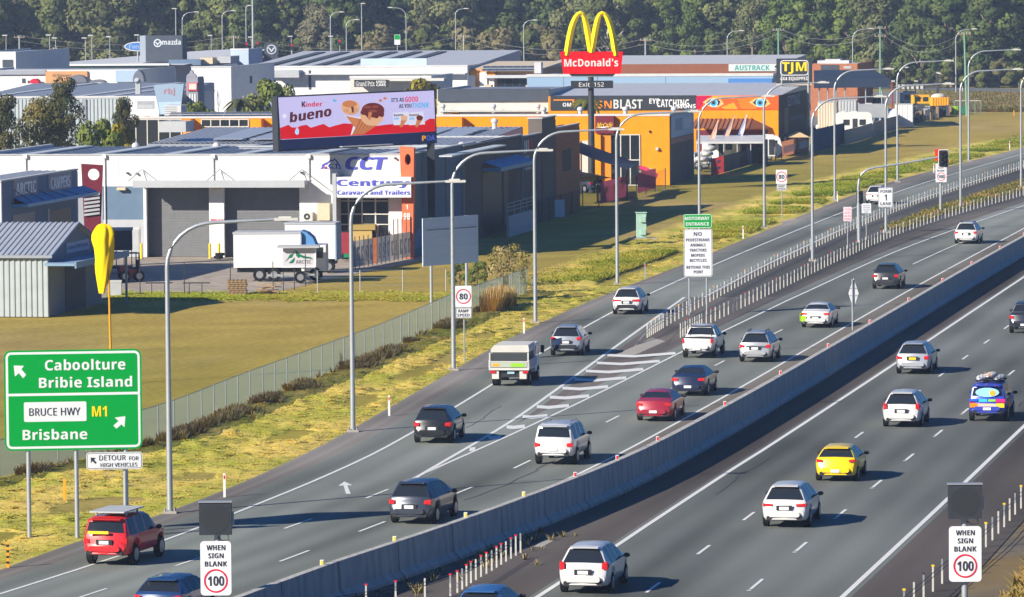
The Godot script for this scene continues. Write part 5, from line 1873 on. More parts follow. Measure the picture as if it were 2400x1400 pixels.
func billboard():
	var foot := g(1012, 597)
	var t := thing("advertising_screen", "huge lit advertising screen with red waves and two ice cream cones on a black post", "billboard", foot)
	var s := tool()
	var h := loc(foot, 1012, 336).y
	box2(s, Vector3(-0.28, 0, -0.28), Vector3(0.28, h, 0.28))
	put("post", s, M.charcoal, t)
	var hub := Node3D.new()
	hub.name = "screen"
	t.add_child(hub)
	var yaw := 0.52
	var wid := (loc(foot, 1021, 300).x - loc(foot, 645, 300).x) / cos(yaw) * 0.965
	var top := loc(foot, 1021, 209).y
	var bot := loc(foot, 1025, 336).y
	hub.position = Vector3(loc(foot, 1029, 300).x, 0, 0)
	hub.transform.basis = Basis(Vector3.UP, yaw) * Basis(Vector3.BACK, 0.022)
	var hh := top - bot
	# in the screen's own axes: x from -wid to 0, y from bot to top
	var X := func(px): return -wid + wid * (px - 645.0) / 376.0
	var Y := func(px, py): return top - hh * (py - lerpf(226.0, 209.0, (px - 645.0) / 376.0)) / 125.0
	s = tool()
	box2(s, Vector3(-wid, bot, -0.9), Vector3(0, top, -0.02))
	put("cabinet", s, M.charcoal, hub)
	var lit := func(c) -> StandardMaterial3D:
		var key := "lit%s" % [c]
		if not M.has(key):
			var m := paint([c[0] * 0.06, c[1] * 0.06, c[2] * 0.06], 0.6)
			m.emission_enabled = true
			m.emission = Color(c[0], c[1], c[2]).linear_to_srgb()
			m.emission_energy_multiplier = 0.66
			m.metallic_specular = 0.0
			M[key] = m
		return M[key]
	var shape := func(called, pts: Array, z: float, m):
		var poly := PackedVector2Array()
		for i in range(0, pts.size(), 2):
			poly.append(Vector2(X.call(pts[i]), Y.call(pts[i], pts[i + 1])))
		var q := tool()
		prism(q, poly, z - 0.012, z)
		put(called, q, m, hub)
	var words := func(text, x0, y0, x1, y1, m, z, slope := 0.0):
		var w: float = X.call(x1) - X.call(x0)
		var h2: float = Y.call(x0, y0) - Y.call(x0, y1)
		letters(hub, text, (X.call(x0) + X.call(x1)) / 2, Y.call((x0 + x1) / 2.0, (y0 + y1) / 2.0), w, h2, z, m, font_bold)
	var lav = lit.call([0.54, 0.50, 0.80])
	var red = lit.call([0.62, 0.006, 0.012])
	var navy = lit.call([0.012, 0.02, 0.07])
	var cocoa = lit.call([0.10, 0.018, 0.03])
	var wafer = lit.call([0.56, 0.20, 0.07])
	var cream = lit.call([0.72, 0.40, 0.22])
	var choc = lit.call([0.14, 0.02, 0.015])
	var white = lit.call([0.75, 0.72, 0.85])
	var sky_b = lit.call([0.09, 0.42, 0.80])
	shape.call("screen_image", [648, 228, 1017, 212, 1018, 306, 651, 324], 0.0, lav)
	shape.call("lower_panel", [650, 325, 1019, 307, 1020, 332, 651, 347], 0.002, navy)
	shape.call("red_wave", [650, 297, 670, 290, 677, 296, 690, 296, 700, 292, 712, 290, 722, 297, 735, 293, 752, 288, 765, 296, 780, 292, 800, 287, 830, 289, 870, 294, 905, 290, 930, 288, 945, 280, 960, 284, 975, 291, 990, 285, 1005, 277, 1017, 277, 1018, 306, 651, 323], 0.012, red)
	shape.call("cone", [802, 269, 838, 273, 876, 292, 850, 303, 815, 314, 822, 292], 0.026, white)
	shape.call("cone", [804, 270, 836, 276, 832, 300, 824, 295], 0.04, wafer)
	shape.call("cone", [836, 276, 884, 287, 846, 312, 818, 313, 828, 294], 0.05, wafer)
	var blob := func(called, cx, cy, rx, ry, z, m):
		var pts := []
		for k in 22:
			var a := TAU * k / 22.0
			pts.append(cx + cos(a) * rx)
			pts.append(cy + sin(a) * ry)
		shape.call(called, pts, z, m)
	blob.call("ice_cream", 816, 251, 22, 17, 0.062, cream)
	blob.call("chocolate_top", 814, 243, 17, 8, 0.076, wafer)
	shape.call("wafer_stick", [817, 249, 823, 249, 823, 261, 819, 263], 0.09, choc)
	blob.call("ice_cream", 866, 268, 28, 25, 0.066, cream)
	blob.call("chocolate_top", 869, 257, 27, 17, 0.08, choc)
	for c in [[846, 262, 7, 6], [858, 270, 5, 5], [876, 271, 6, 5], [889, 266, 6, 7]]:
		blob.call("chocolate_drip", c[0], c[1], c[2], c[3], 0.084 + 0.002 * (c[0] % 5), choc)
	for c in [[856, 250, 9, 3], [874, 249, 8, 3], [868, 259, 10, 3]]:
		blob.call("chocolate_shine", c[0], c[1], c[2], c[3], 0.098 + 0.002 * (c[0] % 3), lit.call([0.26, 0.06, 0.04]))
	for c in [[806, 258, 7, 5], [828, 257, 6, 6], [818, 264, 9, 3]]:
		blob.call("cream_fold", c[0], c[1], c[2], c[3], 0.068 + 0.002 * (c[0] % 5), lit.call([0.62, 0.31, 0.16]))
	for k in 5:
		shape.call("wafer_line", [838 + k * 9, 277 + k * 2.0, 841 + k * 9, 277.6 + k * 2.0, 824 + k * 5, 311 + k * 0.2, 822 + k * 5, 311 + k * 0.2], 0.054 + 0.002 * (k % 2), lit.call([0.36, 0.11, 0.04]))
	shape.call("wafer_stick", [858, 262, 866, 262, 862, 280, 856, 278], 0.094, wafer)
	words.call("Kinder", 702, 238, 750, 249, lit.call([0.65, 0.01, 0.06]), 0.02)
	words.call("K", 702, 237, 711, 249, navy, 0.03)
	var bu = "bueno"
	for k in 2:
		words.call(bu, 679 + k * 1.2, 253, 776 + k * 1.2, 277, cocoa, 0.02 + 0.003 * k)
		var w2 = hub.get_child(hub.get_child_count() - 1)
		w2.transform.basis = Basis(Vector3.BACK, 0.10) * w2.transform.basis
		w2.transform.basis.y += Vector3(0.18, 0, 0) * w2.transform.basis.y.length()
		w2.position += Vector3(-0.2, -0.02, 0)
	words.call("IT'S AS", 914, 229, 944, 238, navy, 0.02)
	words.call("GOOD", 947, 226, 978, 238, lit.call([0.70, 0.02, 0.09]), 0.02)
	words.call("AS YOU", 932, 243, 962, 252, navy, 0.02)
	words.call("THINK", 963, 240, 1004, 252, sky_b, 0.02)
	for k in 2:
		var x := 917 + k * 37
		shape.call("pack", [x, 263, x + 36, 260, x + 39, 290, x + 1, 292], 0.02 + 0.012 * k, lit.call([0.66, 0.66, 0.80]))
		words.call("bueno", x + 2, 265, x + 24, 271, cocoa, 0.04 + 0.012 * k)
		blob.call("pack_ice_cream", x + 26, 275, 8, 6, 0.05 + 0.012 * k, choc if k else cream)
		shape.call("pack_cone", [x + 19, 279, x + 33, 279, x + 20, 297, x + 15, 296], 0.045 + 0.012 * k, wafer)
		words.call("NEW", x + 2, 274, x + 13, 279, sky_b, 0.04 + 0.012 * k)
	shape.call("water_drop", [690, 295, 694, 303, 693, 311, 688, 313, 684, 309, 685, 302], 0.03, lit.call([0.45, 0.62, 0.95]))
	shape.call("heart", [656, 268, 661, 265, 667, 268, 665, 273, 659, 276], 0.014, white)
	shape.call("doodle", [775, 232, 786, 234, 778, 239], 0.014, sky_b)
	for p in [[888, 235], [899, 230]]:
		blob.call("nut", p[0], p[1], 4, 3, 0.02, wafer)
	words.call("P", 985, 316, 994, 328, lit.call([0.75, 0.33, 0.01]), 0.02)
	words.call("OA", 996, 315, 1016, 327, lit.call([0.06, 0.10, 0.45]), 0.02)
	s = tool()
	box2(s, Vector3(-wid * 0.62, bot + 0.1, 0.005), Vector3(-wid * 0.3, bot + 0.16, 0.5))
	put("service_step", s, M.pale_grey, hub)

func arches():
	var foot := g(1387, 452)
	var t := thing("arches_pylon", "tall dark pole with yellow double arch emblem over a red name box", "pylon sign", foot)
	var P := func(px, py): return loc(foot, px, py)
	var s := tool()
	tube(s, [Vector3.ZERO, Vector3(0, P.call(1387, 180).y, 0)], [0.36, 0.26], 12)
	put("pole", s, M.dark_steel, t)
	s = tool()
	var box_pts := PackedVector2Array([P.call(1313, 121), P.call(1460, 121), P.call(1455, 173), P.call(1320, 173)])
	prism(s, box_pts, -0.45, 0.45)
	var nb := put("name_box", s, M.logo_red, t)
	s = tool()
	var lo := PackedVector2Array([P.call(1334, 173.2), P.call(1442, 173.2), P.call(1436, 179), P.call(1340, 179)])
	prism(s, lo, -0.35, 0.35)
	put("underside", s, M.dark_steel, nb)
	say(t, foot, "McDonald's", 1322, 137, 1449, 156, M.clean_white, 0.455)
	var curve := [[1328.5, 130], [1330.5, 116], [1332.8, 100], [1336, 82], [1340, 65], [1344.5, 51], [1349.5, 40], [1355, 33], [1360.5, 30.5], [1365.5, 33.5], [1369.5, 41], [1373, 53], [1376, 68], [1379.5, 88], [1383, 108], [1386, 123]]
	for half in 2:
		s = tool()
		var pts := []
		for q in curve:
			var v: Vector2 = P.call(q[0] if half == 0 else 2772.0 - q[0], q[1])
			pts.append(Vector3(v.x, v.y, 0.02 * half))
		var last := pts.size() - 1
		var prev := []
		for k in pts.size():
			var d: Vector3 = (pts[mini(k + 1, last)] - pts[maxi(k - 1, 0)]).normalized()
			var nrm := Vector3(d.y, -d.x, 0)
			var w: float = lerpf(0.31, 0.20, exp(-pow((k - 8.0) / 3.0, 2.0)))
			var ringv := [pts[k] + nrm * w + Vector3(0, 0, -0.3), pts[k] + nrm * w + Vector3(0, 0, 0.34), pts[k] + Vector3(0, 0, 0.62), pts[k] - nrm * w + Vector3(0, 0, 0.34), pts[k] - nrm * w + Vector3(0, 0, -0.3)]
			if prev:
				for j in 5:
					var jj := (j + 1) % 5
					quad(s, prev[j], prev[jj], ringv[jj], ringv[j], (prev[j] + prev[jj]) * 0.5 - (pts[k - 1] + Vector3(0, 0, 0.1)))
			if k == 0 or k == last:
				for j in [1, 2, 3]:
					tri(s, ringv[0], ringv[j], ringv[j + 1], -d if k == 0 else d)
			prev = ringv
		put("arch", s, M.logo_yellow, t)
	s = tool()
	var ex := prect(foot, 1338, 189, 1437, 207)
	box2(s, Vector3(ex.position.x, ex.position.y, 0.3), Vector3(ex.end.x, ex.end.y, 0.5))
	put("exit_panel", s, M.charcoal, t)
	say(t, foot, "Exit", 1357, 193, 1382, 203, M.clean_white, 0.51, font_plain)
	say(t, foot, "152", 1392, 193, 1415, 203, M.clean_white, 0.51, font_plain)

func yellow_building():
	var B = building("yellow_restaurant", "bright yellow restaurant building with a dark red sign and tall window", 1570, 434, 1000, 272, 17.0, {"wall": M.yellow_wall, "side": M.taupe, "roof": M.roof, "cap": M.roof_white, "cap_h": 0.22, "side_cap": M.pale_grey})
	for x in [1046, 1245, 1383]:
		fbox(B, "panel_joint", x, 274, x + 1.2, 430, 0.01, M.orange_wall)
	fbox(B, "yellow_fin", 1075, 276, 1083, 440, 1.2, M.yellow_wall)
	var sg = fbox(B, "sign_box", 1395, 272, 1439, 313, 0.6, M.maroon, 0.01)
	var tx = ftext(B, "McCafé", 1399, 287, 1435, 299, M.sign_yellow, 0.61, font_serif, sg)
	tx.transform.basis.y += Vector3(0.3, 0, 0) * tx.transform.basis.y.length()
	fpoly(B, "swoosh", [1398, 299, 1415, 297, 1430, 297, 1415, 300], 0.62, M.clean_white, sg)
	glazing(B, 1433, 316, 1500, 440, 3, 2, M.off_white)
	fbox(B, "recess", 1360, 330, 1394, 430, 0.02, M.off_white)
	fbox(B, "pier", 1394, 316, 1408, 434, 0.7, M.yellow_wall)
	fbox(B, "recess", 1408, 316, 1432, 434, 0.3, M.orange_wall)
	fbox(B, "wall_light", 1537, 346, 1543, 352, 0.35, M.off_white)
	fbox(B, "wall_knob", 1521, 306, 1525, 311, 0.15, M.charcoal)
	for x in [1274, 1360, 1466, 1580]:
		vent(B, fpl(B, x, 262, -9.0).x, B.H + 0.15, -9.0)
	rbox(B, "banner", 1573, 266, 1625, 318, 0.03, tint([0.40, 0.52, 0.68]))
	rbox(B, "print", 1583, 277, 1599, 306, 0.012, tint([0.20, 0.28, 0.42]), 0.031)
	rbox(B, "print", 1604, 276, 1620, 300, 0.012, tint([0.52, 0.62, 0.76]), 0.031)
	rbox(B, "band", 1573, 320, 1625, 332, 0.02, tint([0.30, 0.14, 0.13]))
	rbox(B, "panel_joint", 1612, 335, 1613, 420, 0.01, M.charcoal)
	# the long rear wing with its glass strip
	var C = building("glass_wing", "long low wing with a dark glass strip and yellow panels behind the grey roofs", 1035, 10530, 290, 276, 10.0, {"wall": M.yellow_wall, "roof": M.roof, "cap": M.roof_white, "cap_h": 0.2})
	glazing(C, 292, 280, 425, 345, 5, 1, M.off_white)
	glazing(C, 472, 280, 582, 297, 5, 1, M.off_white)
	fbox(C, "yellow_fin", 432, 279, 446, 320, 1.5, M.yellow_wall)
	fbox(C, "yellow_fin", 604, 279, 612, 320, 1.2, M.yellow_wall)
	solar_rows(C, 395, 263, 650, 274, 12, 2, -2.0, 0.3)
	fbox(C, "louvre_box", 385, 247, 424, 272, 2.5, M.roof_white, -5.5)
	var lr := fr(C, 385, 247, 424, 272, -3.0)
	for k in 5:
		var s := tool()
		box2(s, Vector3(lr.position.x, lr.position.y + lr.size.y * (k + 0.2) / 5.0, -2.99), Vector3(lr.end.x - 0.5, lr.position.y + lr.size.y * (k + 0.45) / 5.0, -2.93))
		put("louvre", s, M.pale_grey, C.root)
	# play yard: shade sails, slide, posts, banners
	var sail := func(label, pts: Array, m):
		var o := thing("shade_sail", label, "shade sail")
		var v := []
		for p in pts:
			v.append(far(p[0], p[1], p[2]))
		var q := tool()
		var n := 10
		for i in n:
			for j in n:
				var c := []
				for d in [[0, 0], [1, 0], [1, 1], [0, 1]]:
					var u := float(i + d[0]) / n
					var w := float(j + d[1]) / n
					c.append(v[0].lerp(v[1], u).lerp(v[3].lerp(v[2], u), w) - Vector3(0, 0.5 * sin(u * PI) * sin(w * PI), 0))
				quad(q, c[0], c[1], c[2], c[3], Vector3.UP)
		put("cloth", q, m, o)
		for p in pts:
			var e := far(p[0], p[1], p[2])
			q = tool()
			tube(q, [Vector3(e.x, 0, e.z), e + Vector3(0, 0.15, 0)], [0.08, 0.08], 6)
			put("post", q, M.dark_steel, o)
	sail.call("navy shade sail stretched from the brown block towards the yellow wall", [[1308, 342, 478.0], [1362, 334, 500.0], [1497, 383, 508.0], [1470, 398, 486.0]], M.shade_cloth)
	sail.call("black shade sail low over the parked cars beside the arch pole", [[1292, 420, 478.0], [1360, 402, 500.0], [1440, 418, 504.0], [1400, 412, 484.0]], M.charcoal)
	var base := g(1520, 440)
	var t := thing("play_slide", "pink and blue playground slide at the yellow wall", "slide", base)
	for k in 3:
		var a := far(1498, 392 + k * 1.5, -base.z + 0.5 * k) - base
		var b := far(1540, 412 + k * 1.5, -base.z + 0.5 * k) - base
		var s := tool()
		tube(s, [a, a.lerp(b, 0.35) + Vector3(0, 0.1, 0), b], [0.2, 0.22, 0.2], 8)
		put("slide_tube", s, [tint([0.7, 0.05, 0.15]), tint([0.10, 0.25, 0.75]), tint([0.12, 0.2, 0.6])][k], t)
	var s2 := tool()
	for x in [1500, 1524]:
		var e := far(x, 395, -base.z) - base
		box2(s2, Vector3(e.x - 0.1, 0, -0.8), Vector3(e.x + 0.1, e.y, -0.6))
	put("frame", s2, M.mint, t)
	var fb := thing("yard_wall_fence", "dark play yard fence with plum coloured banners below the yellow building", "fence")
	var fx := [1236, 1262, 1288, 1314, 1340, 1366, 1404, 1436, 1468, 1492, 1514, 1536, 1560]
	for i in fx.size():
		var p := g(fx[i], RB(fx[i]) - 4 + (6 if fx[i] < 1400 else 10))
		var s := tool()
		tube(s, [p, p + Vector3(0, 2.0, 0)], [0.05, 0.05], 6)
		put("post", s, M.dark_steel, fb)
		if i:
			var q := g(fx[i - 1], RB(fx[i - 1]) - 4 + (6 if fx[i - 1] < 1400 else 10))
			s = tool()
			quad(s, q, p, p + Vector3(0, 1.9, 0), q + Vector3(0, 1.9, 0), Vector3.BACK)
			put("mesh_panel", s, M.thin_mesh, fb)
	for c in [[1404, 1468, 0], [1492, 1535, 1]]:
		var a := g(c[0], RB(c[0]) + 6)
		var b := g(c[1], RB(c[1]) + 6)
		var s := tool()
		var n := 8
		for k in n:
			var u := a.lerp(b, float(k) / n) + Vector3(0.05 * sin(k * 2.0), 0, 0)
			var v := a.lerp(b, float(k + 1) / n) + Vector3(0.05 * sin(k * 2.0 + 2.0), 0, 0)
			quad(s, u + Vector3(0.12, 0.35, 0.12), v + Vector3(0.12, 0.35, 0.12), v + Vector3(0.12, 2.25, 0.12), u + Vector3(0.12, 2.25, 0.12), Vector3.BACK)
		var o := put("banner", s, cloth([0.26, 0.05, 0.085]), fb)
		if c[2] == 0:
			for k in 3:
				var m := a.lerp(b, 0.2 + 0.3 * k) + Vector3(0.2, 1.5, 0.25)
				s = tool()
				ball(s, m, Vector3(0.1, 0.36, 0.55), 10, 6)
				put("yellow_print", s, tint([0.50, 0.30, 0.05]), o)
	# board leaning in the shade
	var wb := g(1310, 512)
	var sb := thing("white_board", "pale blue white sheet hung on the shaded yard fence", "board", wb, 0.5)
	var s3 := tool()
	box2(s3, Vector3(-0.4, 0.1, 0), Vector3(0.55, 1.6, 0.04))
	put("sheet", s3, tint([0.45, 0.55, 0.62]), sb)

func sign_strip():
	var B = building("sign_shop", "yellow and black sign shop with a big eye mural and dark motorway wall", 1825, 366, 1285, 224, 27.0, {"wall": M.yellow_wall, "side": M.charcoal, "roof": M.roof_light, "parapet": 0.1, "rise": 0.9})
	fbox(B, "black_fascia", 1290, 224, 1632, 258, 0.12, M.charcoal, 0.01)
	fbox(B, "orange_frame", 1297, 233, 1346, 236, 0.06, M.orange_wall, 0.13)
	fbox(B, "orange_frame", 1342, 236, 1346, 248, 0.06, M.orange_wall, 0.13)
	ftext(B, "OM", 1319, 241, 1339, 250, M.clean_white, 0.13)
	ftext(B, "GN", 1395, 236, 1434, 254, tint([0.72, 0.22, 0.02]), 0.13)
	ftext(B, "BLAST", 1438, 233, 1506, 255, tint([0.55, 0.55, 0.54]), 0.13)
	ftext(B, "EYE", 1522, 231, 1545, 243, M.clean_white, 0.13)
	ftext(B, "CATCHING", 1540, 233, 1615, 251, M.clean_white, 0.135)
	ftext(B, "SIGNS", 1587, 244, 1631, 254, M.clean_white, 0.14)
	var mu = fbox(B, "eye_mural", 1632, 224, 1825, 257, 0.10, tint([0.74, 0.10, 0.012]), 0.01)
	for c in [[1632, 225, 1668, 225, 1650, 240, 1640, 256, 1632, 256, 0], [1668, 225, 1735, 225, 1720, 232, 1690, 230, 1672, 235, 1, 1], [1728, 232, 1765, 228, 1775, 256, 1738, 256, 2], [1690, 252, 1720, 240, 1730, 256, 1700, 256, 1]]:
		var n: int = c.size() - (1 if c.size() % 2 else 2)
		fpoly(B, "mural_patch", c.slice(0, n), 0.112 + 0.004 * (c[n] + 1) + 0.001 * (c[0] % 4), [tint([0.45, 0.005, 0.05]), tint([0.86, 0.30, 0.02]), tint([0.84, 0.17, 0.01])][c[n]], mu, 0.004)
	for e in [1673, 1782]:
		var al := [e - 26, 240, e - 12, 230, e + 4, 228, e + 18, 234, e + 24, 244, e + 10, 252, e - 10, 250]
		fpoly(B, "eye_rim", al, 0.13, tint([0.86, 0.42, 0.16]), mu, 0.004)
		fpoly(B, "eye_shadow", [e - 18, 241, e - 8, 232, e + 6, 231, e + 16, 238, e + 12, 247, e - 6, 249], 0.136, M.black, mu, 0.004)
		var ctr := fpl(B, e, 241)
		var rr := (fpl(B, e + 10, 241) - ctr).length()
		for k in 3:
			var s := tool()
			prism(s, circle(ctr.x, ctr.y, rr * [1.0, 0.75, 0.4][k], 20), 0.142 + 0.006 * k, 0.146 + 0.006 * k)
			put("iris", s, [tint([0.30, 0.62, 0.85]), tint([0.05, 0.32, 0.62]), M.black][k], mu)
	for x in [1689, 1765]:
		fbox(B, "panel_joint", x, 259, x + 1.2, 300, 0.01, M.orange_wall)
	# brown ribbed awning roof
	var a := fpl(B, 1630, 279)
	var b := fpl(B, 1790, 279)
	var s := tool()
	var lo := fpl(B, 1630, 303, 3.5)
	corrugated(s, Vector3(a.x, lo.y, 3.5), Vector3(b.x - 1.2, lo.y, 3.5), Vector3(0, a.y - lo.y, -3.48), Vector3(0, 0.9, 0.4), 0.5, 0.1)
	quad(s, Vector3(b.x - 1.2, lo.y, 3.5), Vector3(b.x - 1.2, a.y, 0.02), Vector3(b.x + 1.0, lo.y, 0.02), Vector3(b.x + 1.0, lo.y, 0.02), Vector3(1, 0.5, 0))
	put("ribbed_awning", s, M.brown_red, B.root)
	fbox(B, "dark_shopfront", 1632, 305, 1800, 350, 0.05, M.maroon, 0.01)
	rtext(B, "EZYTRAIL", 1846, 222, 1876, 246, tint([0.22, 0.26, 0.34]))
	rtext(B, "adventure gear", 1852, 270, 1882, 282, tint([0.16, 0.20, 0.27]))
	rbox(B, "narrow_recess", 1838, 253, 1848, 312, 0.02, M.black)
	# TJM roof board
	var foot := under(1862, 300, 612.0)
	var t := thing("roof_board", "black board with yellow rounded emblem above the dark building", "sign", foot)
	board(t, "panel", prect(foot, 1820, 137, 1904, 195), 0.0, M.charcoal, null, 0.03)
	board(t, "emblem_edge", prect(foot, 1829, 141, 1895, 177), 0.01, M.clean_white, null, 0.35)
	board(t, "emblem_field", prect(foot, 1831, 143, 1893, 175), 0.02, M.charcoal, null, 0.3)
	say(t, foot, "TJM", 1833, 146, 1891, 173, M.sign_yellow, 0.025)
	say(t, foot, "4X4 EQUIPPED", 1829, 180, 1895, 190, M.clean_white, 0.01)
	legs(t, foot, [1832, 1895], 150, 0.15)
	var q := prect(foot, 1821, 194, 1903, 200)
	var s4 := tool()
	box2(s4, Vector3(q.position.x, q.position.y, -0.5), Vector3(q.end.x, q.end.y, -0.05))
	put("cream_base", s4, M.cream, t)

func back_buildings():
	# behind the sign strip
	var B = building("blue_grey_hall", "blue grey long hall with a white roof edge behind the sign shop", 1812, 10660, 1235, 178, 24.0, {"wall": tint([0.20, 0.29, 0.40]), "roof": M.roof_light, "cap": M.roof_white, "cap_h": 0.35})
	fbox(B, "blue_sign", 1707, 184, 1810, 201, 0.15, M.blue_panel, 0.01)
	ftext(B, "Supercheap Outdoor Centre", 1714, 191, 1800, 197, tint([0.16, 0.32, 0.62]), 0.16)
	for x in [1320, 1400, 1560]:
		fbox(B, "panel_joint", x, 180, x + 1.0, 205, 0.01, M.slate)
	var C = building("brown_hall", "long brown fronted hall with solar panels, behind the blue grey hall", 1832, 10770, 1268, 149, 30.0, {"wall": M.brown_red, "roof": M.roof_white, "parapet": 0.05, "rise": 0.8})
	fbox(C, "sign_panel", 1708, 150, 1832, 167, 0.12, tint([0.50, 0.56, 0.56]), 0.01)
	ftext(C, "AUSTRACK", 1722, 153, 1804, 165, tint([0.02, 0.22, 0.20]), 0.13)
	ftext(C, "S", 1816, 153, 1826, 165, M.black, 0.13)
	solar_rows(C, 1268, 149, 1430, 163, 12, 3, 0.8, 0.5)
	var D = building("orange_store", "orange store with white panels and dark glass left of the golden arches", 1272, 10690, 1086, 160, 18.0, {"wall": M.tan_wall, "roof": M.cream, "parapet": 0.0, "rise": 0.6})
	fbox(D, "orange_pillar", 1085, 157, 1098, 208, 0.8, M.orange_wall, 0.01)
	for c in [[1096, 176, 1112, 206], [1124, 170, 1141, 206], [1146, 183, 1158, 208]]:
		fbox(D, "white_panel", c[0], c[1], c[2], c[3], 0.5, M.clean_white, 0.01)
	fbox(D, "orange_panel", 1102, 165, 1120, 176, 0.45, M.yellow_wall, 0.02)
	fbox(D, "orange_panel", 1141, 166, 1160, 176, 0.45, M.yellow_wall, 0.02)
	glazing(D, 1166, 184, 1236, 209, 4, 1, M.dark_steel)
	fbox(D, "white_band", 1136, 176, 1272, 183, 1.2, M.roof_light, 0.01)
	solar_rows(D, 1130, 154, 1270, 167, 8, 2, 0.8, 0.4)
	fbox(D, "cool_unit", 1134, 199, 1151, 210, 1.5, M.cream, 1.3)
	fbox(D, "cool_unit", 1232, 200, 1248, 209, 1.5, M.cream, 1.3)
	fbox(D, "roof_box", 1252, 146, 1268, 172, 1.5, M.roof_white, 0.3)
	var E2 = building("dark_parapet_store", "low store with a broad charcoal parapet right of the advertising screen", 1290, 10600, 1024, 208, 20.0, {"wall": M.off_white, "roof": M.roof, "category": "building"})
	fbox(E2, "charcoal_band", 1026, 208, 1288, 237, 0.3, M.slate, 0.01)
	for x in [1037, 1156, 1260]:
		vent(E2, fpl(E2, x, 255, 1.4).x, fpl(E2, x, 255, 1.4).y, 1.2)
	fbox(E2, "ledge", 1026, 259, 1290, 262, 1.5, M.off_white, 0.01)
	var O = building("orange_hall", "orange brown hall with stepped white roof behind the black shade canopy", 2010, 10740, 1900, 149, 20.0, {"wall": M.terracotta, "roof": M.roof_white})
	fbox(O, "dark_window", 1924, 152, 1967, 164, 0.05, M.slate, 0.01)
	fbox(O, "pale_sign", 1978, 155, 1996, 161, 0.05, M.pale_grey, 0.01)
	fbox(O, "white_step", 1916, 142, 1990, 149, 4.0, M.roof_white, -8.0)
	fbox(O, "white_step", 1934, 139, 1970, 142, 3.0, M.roof_white, -8.0)
	# black shade canopy
	var foot := under(1995, 230, 690.0)
	var t := thing("shade_canopy", "large black shade canopy on thin posts in front of the orange brown hall", "canopy", foot)
	var s := tool()
	var q := []
	for p in [[1908, 165, 16.0], [2046, 163, 16.0], [2086, 184, 0.0], [1908, 184, 0.0], [1908, 207, 0.0], [2086, 204, 0.0]]:
		q.append(far(p[0], p[1], 690.0 + p[2]) - foot)
	quad(s, q[0], q[1], q[2], q[3], Vector3.UP)
	quad(s, q[3], q[2], q[5], q[4], Vector3.BACK)
	quad(s, q[1], q[2], q[5], q[1] + Vector3(0, -1.2, 0), Vector3.RIGHT)
	put("cloth", s, M.shade_cloth, t)
	for x in [1921, 1941, 1961, 1982, 2030, 2068]:
		var e := loc(foot, x, 206)
		s = tool()
		tube(s, [Vector3(e.x, 0, -0.5), Vector3(e.x, e.y, -0.5)], [0.1, 0.1], 6)
		put("post", s, M.steel, t)
	# the long white roofs in the middle
	var W1 = building("white_hall", "long white hall with striped roof behind the advertising screen", 1095, 10690, 560, 157, 40.0, {"wall": M.white, "side": M.white, "roof": M.roof_light, "rise": 1.6, "parapet": 0.1, "cap": M.roof_white, "cap_h": 0.25})
	for k in 6:
		var s2 := tool()
		box(s2, Vector3(-27.5 + k * 3.4, W1.H + 0.75, -19.0), Vector3(1.3, 0.06, 34.0), Basis(Vector3.UP, -0.02) * Basis(Vector3.RIGHT, atan(1.6 / 40.0)))
		put("dark_roof_sheet", s2, M.slate, W1.root)
	fbox(W1, "blue_parapet", 845, 137, 1000, 156, 0.3, tint([0.42, 0.52, 0.62]), -4.0)
	fbox(W1, "ledge", 600, 172, 1090, 175, 1.2, M.roof_white, 0.01)
	fbox(W1, "flat_awning", 640, 165, 700, 182, 2.0, M.pale_grey, 0.02)
	fbox(W1, "dark_joint", 723, 165, 729, 210, 0.03, M.slate, 0.01)
	var W2 = building("car_sales_building", "white car sales building with black name sign above the advertising screen", 1010, 10640, 820, 183, 14.0, {"wall": M.off_white, "roof": M.roof_light, "cap": M.roof_white, "cap_h": 0.3})
	fbox(W2, "canopy", 820, 184, 1040, 190, 2.5, M.off_white, 0.01)
	fbox(W2, "name_sign", 830, 187, 909, 204, 0.3, M.black, 2.55)
	ftext(W2, "Grand Prix", 834, 190, 878, 202, M.clean_white, 2.85, font_serif)
	ftext(W2, "USED", 882, 189, 904, 195, M.clean_white, 2.85)
	ftext(W2, "CARS", 882, 196, 904, 202, M.clean_white, 2.85)
	var W3 = building("white_store", "plain white store with bright front and blue shaded side in the left background", 541, 10640, 448, 158, 24.0, {"wall": M.white, "side": M.white, "roof": M.roof_light, "cap": M.roof_white, "cap_h": 0.15})
	rbox(W3, "dark_slot", 585, 178, 590, 195, 0.05, M.slate)
	# left rows
	var H1 = building("long_grey_hall", "grey roofed hall with pale ribbed walls behind the gum trees at the left", 372, 10570, -70, 229, 26.0, {"wall": M.shed_sheet, "roof": M.roof, "rise": 1.0, "parapet": 0.0, "cap": M.roof_white, "cap_h": 0.2})
	s = tool()
	var c0 := fpl(H1, 0, 233)
	var c1 := fpl(H1, 300, 233)
	corrugated(s, Vector3(c0.x, 0, 0.02), Vector3(c1.x, 0, 0.02), Vector3(0, c0.y, 0), Vector3.BACK, 0.42, 0.1)
	put("ribbed_sheet", s, M.shed_sheet, H1.root)
	fbox(H1, "dark_joint", 193, 232, 201, 330, 0.2, M.grey_wall, 0.02)
	fbox(H1, "white_end", 306, 226, 372, 300, 0.3, M.white, 0.02)
	fbox(H1, "name_panel", 320, 236, 360, 254, 0.05, M.pale_grey, 0.33)
	ftext(H1, "PROBAH", 323, 238, 357, 245, tint([0.25, 0.25, 0.3]), 0.38, font_serif)
